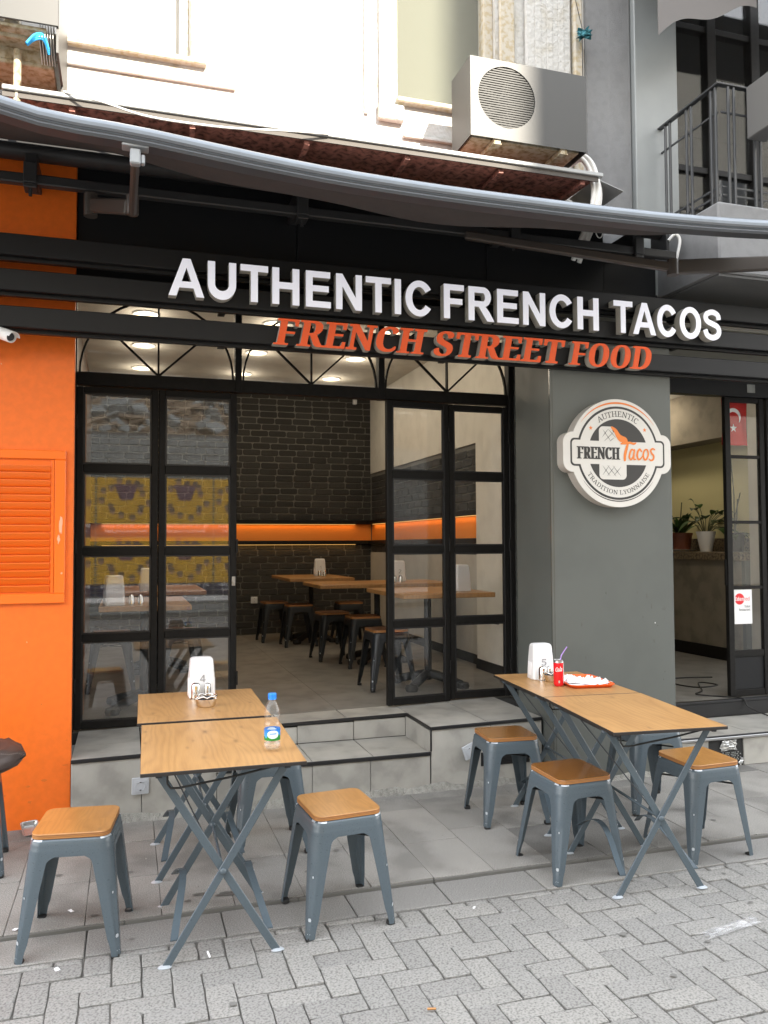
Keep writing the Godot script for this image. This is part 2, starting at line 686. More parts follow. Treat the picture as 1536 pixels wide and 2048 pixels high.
	mt("bare_steel", 0.42, 0.42, 0.42, 0.35, 0.9)
	mt("white_plastic", 0.72, 0.72, 0.725, 0.35)
	mt("grey_print", 0.28, 0.28, 0.29, 0.6)
	mt("socket_plastic", 0.50, 0.52, 0.55, 0.35)
	mt("letter_white", 0.86, 0.86, 0.90, 0.35)
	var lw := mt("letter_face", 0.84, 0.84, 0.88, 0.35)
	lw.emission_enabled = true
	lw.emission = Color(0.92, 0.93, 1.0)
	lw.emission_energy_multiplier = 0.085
	mt("gum", 0.15, 0.146, 0.135, 0.8)
	mt("kerb_dark", 0.12, 0.116, 0.106, 0.95)
	mt("letter_side", 0.46, 0.44, 0.39, 0.5)
	mt("letter_orange", 0.84, 0.095, 0.008, 0.3)
	mt("sign_white", 0.68, 0.66, 0.62, 0.45)
	mt("sign_side", 0.52, 0.48, 0.43, 0.5)
	mt("sign_dark", 0.040, 0.038, 0.036, 0.5)
	mt("sign_orange", 0.78, 0.22, 0.04, 0.45)
	mt("awning_lip", 0.075, 0.08, 0.088, 0.4, 0.2)
	worldmap(mt("awning_bar", 0.20, 0.225, 0.255, 0.34, 0.3), 1.0, soft)
	mt("awning_bracket", 0.34, 0.36, 0.38, 0.4, 0.3)
	mt("awning_dark", 0.030, 0.030, 0.031, 0.45)
	mt("arm_brown", 0.055, 0.046, 0.040, 0.4)
	worldmap(mt("awning_cloth", 0.066, 0.060, 0.058, 0.9), 3.0, soft)
	M.awning_cloth.backlight_enabled = true
	M.awning_cloth.backlight = Color(0.10, 0.09, 0.085)
	worldmap(mt("canopy_red", 0.52, 0.22, 0.175, 0.65), 1.2, ntex(0.03, 5, [[0.1, 0.45], [0.5, 0.9], [0.8, 1.0]], 91))
	worldmap(mt("zinc", 0.42, 0.43, 0.43, 0.5, 0.2), 1.5, soft)
	mt("canopy_dark", 0.09, 0.08, 0.072, 0.7)
	mt("ac_shell", 0.060, 0.0595, 0.057, 0.45)
	worldmap(mt("ac_under", 0.52, 0.47, 0.36, 0.7), 2.0, ntex(0.02, 5, [[0.1, Color(0.72, 0.66, 0.56)], [0.45, Color(0.94, 0.91, 0.85)], [0.7, Color(1, 1, 1)]], 95))
	mt("ac_dark", 0.03, 0.03, 0.03, 0.6)
	mt("cable_white", 0.80, 0.79, 0.76, 0.5)
	mt("cable_black", 0.014, 0.013, 0.012, 0.5)
	mt("cord_blue", 0.03, 0.35, 0.72, 0.7)
	mt("rag_teal", 0.05, 0.20, 0.24, 0.9)
	mt("rail_black", 0.055, 0.057, 0.060, 0.2)
	mt("box_grey", 0.12, 0.118, 0.115, 0.4)
	mt("awning_grey", 0.15, 0.14, 0.135, 0.9)
	mt("cap_blue", 0.01, 0.22, 0.72, 0.35)
	mt("can_red", 0.68, 0.012, 0.02, 0.22)
	mt("pure_white", 0.85, 0.85, 0.85, 0.45)
	mt("straw_violet", 0.42, 0.27, 0.68, 0.4)
	mt("tray_orange", 0.88, 0.12, 0.015, 0.3)
	mt("paper", 0.86, 0.86, 0.88, 0.85)
	mt("leather", 0.065, 0.046, 0.040, 0.5)
	mt("leather_thread", 0.22, 0.18, 0.16, 0.8)
	mt("pot_brown", 0.16, 0.045, 0.022, 0.5)
	mt("leaf", 0.040, 0.085, 0.018, 0.45)
	M.leaf.backlight_enabled = true
	M.leaf.backlight = Color(0.10, 0.20, 0.04)
	mt("leaf_dark", 0.022, 0.050, 0.012, 0.4)
	mt("stem", 0.06, 0.07, 0.025, 0.6)
	mt("soil", 0.03, 0.02, 0.012, 0.95)
	mt("flag_red", 0.62, 0.03, 0.025, 0.8)
	M.flag_red.backlight_enabled = true
	M.flag_red.backlight = Color(0.4, 0.03, 0.02)
	mt("edenred", 0.75, 0.02, 0.03, 0.4)
	mt("ink", 0.02, 0.02, 0.025, 0.6)
	mt("poster_yellow", 0.74, 0.42, 0.03, 0.5)
	mt("hair_print", 0.17, 0.12, 0.08, 0.6)
	mt("poster_purple", 0.16, 0.085, 0.11, 0.5)
	mt("skin_print", 0.42, 0.24, 0.15, 0.6)
	mt("poster_navy", 0.025, 0.022, 0.06, 0.5)
	mt("foil", 0.50, 0.50, 0.49, 0.25, 0.7)
	mt("opposite_wall", 0.62, 0.58, 0.50, 0.9)
	mt("opposite_pane", 0.05, 0.06, 0.07, 0.1)
	worldmap(mt("block_grey", 0.36, 0.37, 0.35, 0.9), 1.5, blot)
	worldmap(mt("rubble", 0.40, 0.32, 0.235, 0.95), 0.7, ntex(0.03, 5, [[0.1, Color(0.35, 0.28, 0.2)], [0.5, Color(0.9, 0.85, 0.78)], [0.8, Color(1, 1, 1)]], 97), rough_h, 3.0)
	mt("timber", 0.46, 0.36, 0.26, 0.9)
	mt("bush", 0.05, 0.08, 0.03, 0.8)
	var wt := mt("water", 0.9, 0.95, 0.97, 0.02)
	wt.transparency = BaseMaterial3D.TRANSPARENCY_ALPHA
	wt.albedo_color.a = 0.08
	var lb := Image.create(64, 32, false, Image.FORMAT_RGB8)
	for y in 32:
		for x in 64:
			var c := Color(0.05, 0.42, 0.78).lerp(Color(0.35, 0.68, 0.90), y / 31.0)
			var hill := 20.0 + 4.0 * sin(x * 0.5) + 2.0 * sin(x * 1.3)
			if y > hill:
				c = Color(0.12, 0.50, 0.16)
			for k in 3:
				var dx: float = (x - k * 32.0) / 7.5
				var dy: float = (y - 14.0) / 12.0
				if dx * dx + dy * dy < 1.0:
					c = Color(0.86, 0.92, 0.95)
					if absf(dy + 0.15) < 0.12 and absf(dx) < 0.6:
						c = Color(0.35, 0.55, 0.80)
			lb.set_pixel(x, y, c)
	var lm := mt("bottle_label", 1, 1, 1, 0.35)
	lm.albedo_texture = ImageTexture.create_from_image(lb)
	lm.uv1_scale = Vector3(1, 1.0 / 0.044, 1)
	lm.uv1_offset = Vector3(0, 0.078 / 0.044, 0)
	glass_mat("glass")
	glass_mat("bottle_clear", 0.03).metallic_specular = 0.6
	var film := mt("film_clear", 0.7, 0.7, 0.7, 0.2)
	film.transparency = BaseMaterial3D.TRANSPARENCY_ALPHA
	film.albedo_color.a = 0.13
	# wood
	var w1 := wood_image(512, 512, 11, Color(0.47, 0.262, 0.100), Color(0.27, 0.132, 0.046), 9)
	var w2 := wood_image(512, 512, 29, Color(0.47, 0.262, 0.100), Color(0.27, 0.132, 0.046), 7)
	uvmap(mt("wood_a", 1, 1, 1, 0.38), 1.6, 1.3, w1)
	uvmap(mt("wood_b", 1, 1, 1, 0.38), 1.6, 1.3, w2)
	mt("wood_edge", 0.020, 0.016, 0.014, 0.5)
	var ws := wood_image(256, 256, 77, Color(0.45, 0.215, 0.060), Color(0.27, 0.115, 0.030), 2)
	uvmap(mt("seat_light", 1, 1, 1, 0.28), 2.2, 2.2, ws)
	uvmap(mt("seat_mid", 0.78, 0.72, 0.66, 0.26), 2.2, 2.2, ws)
	uvmap(mt("seat_dark", 0.56, 0.49, 0.44, 0.22), 2.2, 2.2, ws)
	for k in ["seat_light", "seat_mid", "seat_dark"]:
		M[k].clearcoat_enabled = true
		M[k].clearcoat = 0.5
		M[k].clearcoat_roughness = 0.2
	var ply := stripes_image([Color(0.50, 0.23, 0.06), Color(0.22, 0.09, 0.03), Color(0.46, 0.22, 0.07), Color(0.20, 0.08, 0.03), Color(0.44, 0.20, 0.06), Color(0.24, 0.10, 0.03)])
	uvmap(mt("ply", 1, 1, 1, 0.5), 1.0, 55.0, ply)
	uvmap(mt("wood_indoor", 0.85, 0.80, 0.74, 0.35), 1.2, 1.2, w2)
	uvmap(mt("seat_indoor", 0.22, 0.14, 0.11, 0.4), 2.2, 2.2, ws)
	# light fittings
	var lamp := mt("lamp_face", 1, 0.93, 0.78, 0.5)
	lamp.emission_enabled = true
	lamp.emission = Color(1.0, 0.90, 0.72)
	lamp.emission_energy_multiplier = 0.9
	var led := mt("led_face", 1, 0.8, 0.5, 0.5)
	led.emission_enabled = true
	led.emission = Color(1.0, 0.75, 0.40)
	led.emission_energy_multiplier = 0.25

# ---------- ground ----------
func slab_mesh(sx: float, sz: float, th: float, sd: int, wob := 0.003, dome := 0.0015, bev := 0.006) -> ArrayMesh:   # a stone with an uneven outline, top at y = 0
	var r := RandomNumberGenerator.new()
	r.seed = sd
	var hx := sx * 0.5
	var hz := sz * 0.5
	var o := PackedVector2Array()
	for e in 4:
		var a: Vector2 = [Vector2(-hx, -hz), Vector2(hx, -hz), Vector2(hx, hz), Vector2(-hx, hz)][e]
		var b: Vector2 = [Vector2(hx, -hz), Vector2(hx, hz), Vector2(-hx, hz), Vector2(-hx, -hz)][e]
		var d := (b - a).normalized()
		var n := Vector2(-d.y, d.x)
		for i in 4:
			var t: float = ([0.04, 0.34, 0.66, 0.96] if dome > 0.0 else [0.012, 0.34, 0.66, 0.988])[i]
			o.append(a.lerp(b, t) + n * (r.randf_range(0.0, wob) + (wob * 0.8 if i == 0 or i == 3 else 0.0)))
	var k := o.size()
	var low := PackedVector3Array()
	var rim := PackedVector3Array()
	var top := PackedVector3Array()
	for i in range(k - 1, -1, -1):
		var p := o[i]
		var q := p * Vector2(1.0 - bev / hx, 1.0 - bev / hz)
		low.append(Vector3(p.x, -th, p.y))
		rim.append(Vector3(p.x, -bev * 0.75, p.y))
		top.append(Vector3(q.x, r.randf_range(-0.001, 0.0005), q.y))
	var mb := MB.new()
	mb.loft([low, rim], true, false, false)
	mb.loft([rim, top], true, false, true)
	var c := Vector3(0, dome, 0)
	for i in k:
		mb.flat(top[i], top[(i + 1) % k], c)
	return mb.into()

func build_ground() -> void:
	var g := setting("ground")
	part("earth", MB.new().span(V3(-60, -0.6, -60), V3(60, -0.0075, 60)), M.joint_dirt, g)
	var street := setting("street")
	var u := 0.1035
	var full := []
	for i in 10:
		full.append(slab_mesh(u * 2 - 0.0015, u - 0.0015, 0.035, 100 + i, 0.0026, 0.002, 0.003))
	var z_edge := -3.352
	var near := []
	var rest := []
	var eye := Vector3(0, 1.55, 0)
	var cb := aim(17.374, 2.27, -0.275)
	for i in range(-80, 125):
		for j in range(-34, 100):
			var k := posmod(i - j, 4)
			if k != 0 and k != 2:
				continue
			var r: Rect2
			if k == 0:
				r = Rect2(i * u + 0.06, j * u, 2 * u, u)
			else:
				r = Rect2(i * u + 0.06, (j - 1) * u, u, 2 * u)
			if r.end.y < z_edge + 0.03:
				continue
			var c := r.get_center()
			var at := Vector3(c.x, 0, c.y)
			var q := cb.inverse() * (at - eye)
			var seen := q.z < -0.5 and absf(q.x) < -q.z * 0.52 and absf(q.y) < -q.z * 0.66
			if r.position.y < z_edge:
				near.append([q.length(), r, k, true, seen])
			elif seen:
				near.append([q.length(), r, k, false, seen])
			else:
				rest.append([at, k])
	near.sort_custom(func(a, b): return a[0] < b[0])
	var n := 0
	for e in near:
		var r: Rect2 = e[1]
		var at := Vector3(r.get_center().x, rng.randf_range(-0.004, 0.003), r.get_center().y)
		if not e[4] or n >= 290:
			rest.append([Vector3(r.get_center().x, 0, maxf(r.get_center().y, z_edge + u * 0.5)), e[2]])
			continue
		n += 1
		var mesh: ArrayMesh
		var b := Basis(Vector3.UP, PI * rng.randi_range(0, 1) + (0.0 if e[2] == 0 else PI / 2))
		b = b * Basis(Vector3.RIGHT, rng.randf_range(-0.012, 0.012)) * Basis(Vector3.BACK, rng.randf_range(-0.008, 0.008))
		if e[3]:
			var zz: float = r.end.y - z_edge
			mesh = slab_mesh(r.size.x - 0.005, zz - 0.004, 0.035, 300 + n, 0.003, 0.001)
			at.z = z_edge + zz * 0.5
			b = Basis()
		else:
			mesh = full[rng.randi_range(0, 9)]
		part("paver", mesh, M["paver%d" % rng.randi_range(0, 3)], street, Transform3D(b, at))
	var mm := MultiMesh.new()
	mm.transform_format = MultiMesh.TRANSFORM_3D
	mm.mesh = full[3]
	mm.instance_count = rest.size()
	for i in rest.size():
		mm.set_instance_transform(i, Transform3D(Basis(Vector3.UP, 0.0 if rest[i][1] == 0 else PI / 2), rest[i][0] + Vector3(0, rng.randf_range(-0.004, 0.003), 0)))
	var mi := MultiMeshInstance3D.new()
	mi.name = "paver_field"
	mi.multimesh = mm
	mi.material_override = M.paver0
	mi.set_meta("kind", "stuff")
	street.add_child(mi)
	# gutter row of flat stones between pavers and pavement
	var x := -3.2
	while x < 8.0:
		var w := rng.randf_range(0.42, 0.56)
		part("gutter_stone", slab_mesh(w - 0.004, 0.222, 0.04, 700 + int(x * 10), 0.001, 0.0, 0.004), M.gutter if rng.randf() < 0.6 else M.slab1, street, T(x + w * 0.5, 0.003, -3.466))
		x += w
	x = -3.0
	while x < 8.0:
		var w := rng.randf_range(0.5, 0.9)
		part("kerb_edge", MB.new().span(V3(x, -0.02, -3.5885), V3(x + w - 0.003, 0.0165, -3.5765), 0.003), M.kerb_dark, street)  # thin strip along the pavement step, darker than the slabs
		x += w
	# pavement slabs, a small step above the gutter
	var walk := setting("pavement")
	part("bedding", MB.new().span(V3(-3.2, -0.04, -5.2), V3(8, 0.013, -3.60)), M.joint_dirt, walk)
	var col := 0
	x = -3.174
	while x < 6.4:
		var w := 0.302
		var z := -3.5895
		var l := rng.randf_range(0.44, 0.58)
		var first := true
		while z > -4.86:
			var z2 := maxf(z - l, -4.90)
			if z2 < -4.72:
				z2 = -4.90
			part("paving_slab", slab_mesh(w - 0.001, z - z2 - 0.001, 0.05, 900 + col * 7 + int(-z * 10), 0.001, 0.0, 0.0018), M["slab%d" % (3 if rng.randf() < 0.09 else rng.randi_range(0, 2))], walk, Transform3D(Basis(Vector3.RIGHT, rng.randf_range(-0.003, 0.003)), Vector3(x + w * 0.5, 0.02 + rng.randf_range(-0.0015, 0.0015), (z + z2) * 0.5)))
			z = z2
			l = rng.randf_range(0.44, 0.56)
			first = false
		x += w
		col += 1

# ---------- tiled platform with its notch of steps ----------
func tile_piece(parent: Node, a: Vector3, b: Vector3, bev := 0.0025) -> void:
	part("tile", MB.new().span(a, b, bev), M["tile%d" % rng.randi_range(0, 2)], parent)

func sloped(x0: float, x1: float, z0: float, z1: float, th: float) -> MB:   # a sheet whose top follows the shop floor
	var mb := MB.new()
	var y0 := FL(x0)
	var y1 := FL(x1)
	var p := [V3(x0, y0 - th, z0), V3(x1, y1 - th, z0), V3(x1, y1 - th, z1), V3(x0, y0 - th, z1), V3(x0, y0, z0), V3(x1, y1, z0), V3(x1, y1, z1), V3(x0, y0, z1)]
	mb.quad_out(p[4], p[5], p[6], p[7], Vector3.UP)
	mb.quad_out(p[0], p[1], p[2], p[3], Vector3.DOWN)
	mb.quad_out(p[0], p[1], p[5], p[4], V3(0, 0, z0 - z1))
	mb.quad_out(p[3], p[2], p[6], p[7], V3(0, 0, z1 - z0))
	mb.quad_out(p[0], p[3], p[7], p[4], Vector3.LEFT)
	mb.quad_out(p[1], p[2], p[6], p[5], Vector3.RIGHT)
	return mb

func build_platform() -> void:
	var s := setting("entrance_platform")
	var X0 := -0.287
	var NL := 0.50       # notch
	var NR := 1.815
	var X1 := 2.585
	var zi := -5.30      # upper riser of the notch
	# core under the tiles
	part("core", MB.new().span(V3(X0, -0.03, ZW - 0.7), V3(NL, FL(X0) - 0.022, ZW - 0.014)), M.grout, s)
	part("core", MB.new().span(V3(NL + 0.001, -0.03, -5.5), V3(NR - 0.001, 0.235, ZW - 0.014)), M.grout, s)
	part("core", MB.new().span(V3(NR, -0.03, ZW - 0.7), V3(X1 - 0.002, FL(NR) - 0.022, ZW - 0.014)), M.grout, s)
	part("core", MB.new().span(V3(X0, 0.0, -5.56), V3(X1 - 0.002, FL(X0) - 0.022, zi - 0.015)), M.grout, s)
	# top tiles
	for e in [[X0 + 0.002, 0.084], [0.088, NL]]:
		for f in [[ZW, -5.16], [-5.164, -5.575]]:
			part("tile", sloped(e[0], e[1] - 0.004, f[1], f[0] - (0.002 if f[0] == ZW else 0.0), 0.02), M["tile%d" % rng.randi_range(0, 2)], s)
	for e in [[NL, 0.95], [0.954, 1.39], [1.394, NR]]:
		part("tile", sloped(e[0] + 0.002, e[1] - 0.002, -5.575, zi, 0.02), M["tile%d" % rng.randi_range(0, 2)], s)
	for e in [[NR, 2.20], [2.204, X1]]:
		for f in [[ZW, -5.20], [-5.204, -5.575]]:
			part("tile", sloped(e[0] + 0.002, e[1] - 0.002, f[1], f[0], 0.02), M["tile%d" % rng.randi_range(0, 2)], s)
	# front face tiles
	var face := func(x0: float, x1: float, y1: float, y0 := 0.022, z := ZW) -> void:
		tile_piece(s, V3(x0 + 0.0015, y0, z - 0.012), V3(x1 - 0.0015, y1 - 0.001, z))
	face.call(X0, 0.086, 0.362)
	face.call(0.086, NL, 0.366)
	face.call(NL, 1.06, 0.236)
	face.call(1.06, 1.42, 0.236)
	face.call(1.42, NR - 0.006, 0.236)
	face.call(NR, 2.22, 0.396)
	face.call(2.22, X1, 0.400)
	for e in [[NL, 1.06], [1.062, 1.44], [1.442, NR - 0.012]]:      # riser and tread in the notch
		tile_piece(s, V3(e[0] + 0.001, 0.2605, zi - 0.012), V3(e[1] - 0.001, FL(e[0]) - 0.024, zi))
		tile_piece(s, V3(e[0] + 0.001, 0.238, zi + 0.001), V3(e[1] - 0.001, 0.259, ZW - 0.003))
	tile_piece(s, V3(NR - 0.012, 0.238, zi), V3(NR - 0.0005, FL(NR) - 0.022, ZW - 0.003))
	tile_piece(s, V3(NL, 0.2605, zi), V3(NL + 0.012, FL(NL) - 0.022, ZW - 0.003))
	# dark metal edge trims
	var trim := func(x0: float, x1: float, z: float, dy := 0.0) -> void:
		var a := V3(x0, FL(x0) - 0.0095 + dy, z)
		var b := V3(x1, FL(x1) - 0.0095 + dy, z)
		part("edge_trim", MB.new().bar(a, b, 0.021, 0.011, Vector3.UP, 0.003), M.edge_trim, s)
	trim.call(X0, NL, ZW + 0.0045)
	trim.call(NR, X1, ZW + 0.0045)
	trim.call(NL, NR, zi + 0.0045)
	part("edge_trim", MB.new().span(V3(NL + 0.012, 0.237, ZW - 0.001), V3(NR - 0.003, 0.2605, ZW + 0.010), 0.003), M.edge_trim, s)
	part("edge_trim", MB.new().bar(V3(NR - 0.006, FL(NR) - 0.0095, zi), V3(NR - 0.006, FL(NR) - 0.0095, ZW + 0.009), 0.021, 0.011, Vector3.UP, 0.003), M.edge_trim, s)
	part("edge_trim", MB.new().span(V3(NR - 0.008, 0.262, ZW + 0.0005), V3(NR + 0.003, 0.394, ZW + 0.009), 0.002), M.edge_trim, s)
	# rough fillet of mortar along the foot
	var rings := []
	for i in 70:
		var x := lerpf(X0, X1 + 0.93, i / 69.0)
		var w := rng.randf_range(0.022, 0.05)
		var h := rng.randf_range(0.022, 0.05)
		var z0 := ZW if x < X1 else -4.70
		rings.append(PackedVector3Array([V3(x, 0.012, z0 + w), V3(x, 0.02 + h * 0.35, z0 + w * 0.55), V3(x, 0.02 + h, z0 - 0.001)]))
	part("mortar_fillet", MB.new().loft(rings, false, true), M.mortar_pale, s)
	# low platform before the shop on the right
	var r := setting("side_step")
	part("core", MB.new().span(V3(3.522, -0.03, -5.3), V3(7.5, 0.214, -4.724)), M.grout, r)
	var x := 3.522
	for w in [0.62, 0.6, 0.6, 0.6, 0.6, 0.6]:
		tile_piece(r, V3(x + 0.002, 0.215, -5.21), V3(x + w - 0.002, 0.236, -4.704))
		x += w
	for e in [[3.522, 3.775], [4.062, 4.48], [4.48, 5.1], [5.1, 5.7], [5.7, 6.4]]:
		tile_piece(r, V3(e[0] + 0.0015, 0.022, -4.722), V3(e[1] - 0.0015, 0.205, -4.71))
	part("edge_trim", MB.new().span(V3(3.522, 0.208, -4.712), V3(7.4, 0.226, -4.697), 0.003), M.bare_steel, r)
	part("edge_trim", MB.new().span(V3(3.522, 0.2265, -4.712), V3(7.4, 0.237, -4.699), 0.002), M.edge_trim, r)
	# hole where a tile has come off: dark mesh and torn foil
	part("cavity", MB.new().span(V3(3.778, 0.022, -4.7235), V3(4.06, 0.206, -4.7185)), M.rubber, r)
	var mesh := MB.new()
	for i in 14:
		for j in 5:
			if (i + j) % 2 == 0 or rng.randf() < 0.35:
				mesh.box(V3(3.87 + i * 0.0125 + (0.006 if j % 2 else 0.0), 0.065 + j * 0.012, -4.7165), V3(0.0065, 0.0055, 0.003))
	part("mesh", mesh, M.block_grey, r)
	part("torn_foil", crumple(0.13, 0.07, 0.012, 9, 5), M.foil, r, Transform3D(Basis(Vector3.RIGHT, PI / 2), V3(3.94, 0.165, -4.712)))
	part("torn_foil", crumple(0.05, 0.03, 0.008, 5, 8), M.foil, r, Transform3D(Basis(Vector3.RIGHT, PI / 2) * Basis(Vector3.UP, 0.8), V3(4.04, 0.05, -4.71)))

func crumple(sx: float, sz: float, h: float, n: int, sd: int) -> MB:   # a crumpled sheet lying in the x-z plane, with a little thickness
	var f := noise(1.0, 3, FastNoiseLite.TYPE_SIMPLEX, sd)
	var g := noise(1.0, 2, FastNoiseLite.TYPE_CELLULAR, sd + 3)
	var rings := []
	for side in 2:
		var rows := []
		for i in n + 1:
			var ring := PackedVector3Array()
			for j in n + 1:
				var u := float(i) / n - 0.5
				var v := float(j) / n - 0.5
				var e := 1.0 + 0.25 * f.get_noise_2d(u * 6.0 + 9.0, v * 6.0)
				var edge := 1.0 - pow(maxf(absf(u), absf(v)) * 2.0, 4.0) * 0.7
				var y := (0.5 + f.get_noise_2d(u * 4.5, v * 4.5) + 0.45 * g.get_noise_2d(u * 5.0, v * 5.0)) * h * edge
				ring.append(V3(u * sx * e, maxf(y, 0.0008) - side * 0.0006, v * sz * e))
			rows.append(ring)
		rings.append(rows)
	var mb := MB.new()
	mb.loft(rings[0], false, true, false)
	mb.loft(rings[1], false, false, false)
	return mb

# ---------- glass front ----------
func pane_box(x0: float, x1: float, y0: float, y1: float, z := 0.0) -> MB:
	return MB.new().span(V3(x0, y0, z - 0.004), V3(x1, y1, z + 0.004))

func door_leaf(front: Node, x0: float, x1: float, z: float, turn: float, hinge_right: bool, lock: bool, label := "", double := true) -> void:
	var w := x1 - x0
	var fl := FL((x0 + x1) * 0.5) + 0.008
	var px := x1 if hinge_right else x0
	var s := -1.0 if hinge_right else 1.0
	var st := 0.042
	var fr := MB.new()
	var a := minf(0.0, s * w)
	var b := a + w
	fr.span(V3(a, fl, -0.022), V3(a + st, 2.575, 0.022), 0.004)
	fr.span(V3(b - st, fl, -0.022), V3(b, 2.575, 0.022), 0.004)
	var ys := [[fl, fl + 0.048], [0.945 + 0.012 * (x0 - 0.2), 0.995 + 0.012 * (x0 - 0.2)], [1.487, 1.540], [2.020, 2.076], [2.535, 2.575]]
	for y in ys:
		fr.span(V3(a + st, y[0], -0.02), V3(b - st, y[1], 0.02), 0.004)
	var bead := MB.new()
	for i in 4:
		var y0: float = ys[i][1]
		var y1: float = ys[i + 1][0]
		bead.span(V3(a + st, y0, 0.006), V3(a + st + 0.010, y1, 0.017))
		bead.span(V3(b - st - 0.010, y0, 0.006), V3(b - st, y1, 0.017))
		bead.span(V3(a + st + 0.010, y0, 0.006), V3(b - st - 0.010, y0 + 0.010, 0.017))
		bead.span(V3(a + st + 0.010, y1 - 0.010, 0.006), V3(b - st - 0.010, y1, 0.017))
	var leaf := part("door_leaf", fr, M.black_steel, front, Transform3D(Basis(Vector3.UP, turn), V3(px, 0, z)), label)
	part("glazing_bead", bead, M.edge_trim, leaf)
	for i in 4:
		var gl := MB.new()
		gl.span(V3(a + st, ys[i][1], -0.006), V3(b - st, ys[i + 1][0], -0.003))
		if double:
			gl.span(V3(a + st, ys[i][1], 0.0025), V3(b - st, ys[i + 1][0], 0.0055))
		part("pane", gl, M.glass, leaf)
	for y in [0.62, 1.5, 2.3]:
		part("hinge", MB.new().lathe(PackedVector2Array([Vector2(0, 0), Vector2(0.009, 0), Vector2(0.009, 0.09), Vector2(0, 0.09)]), 10, T(0, y, 0.026)), M.black_steel, leaf)
	if lock:
		var k := MB.new()
		k.box(V3(a + 0.02 if not hinge_right else b - 0.02, 1.31, 0.0235), V3(0.024, 0.062, 0.003), 0.001)
		k.lathe(PackedVector2Array([Vector2(0.009, 0), Vector2(0.009, 0.016), Vector2(0, 0.016)]), 12, Transform3D(Basis(Vector3.RIGHT, PI / 2), V3(a + 0.02 if not hinge_right else b - 0.02, 1.30, 0.024)))
		part("lock", k, M.bare_steel, leaf)

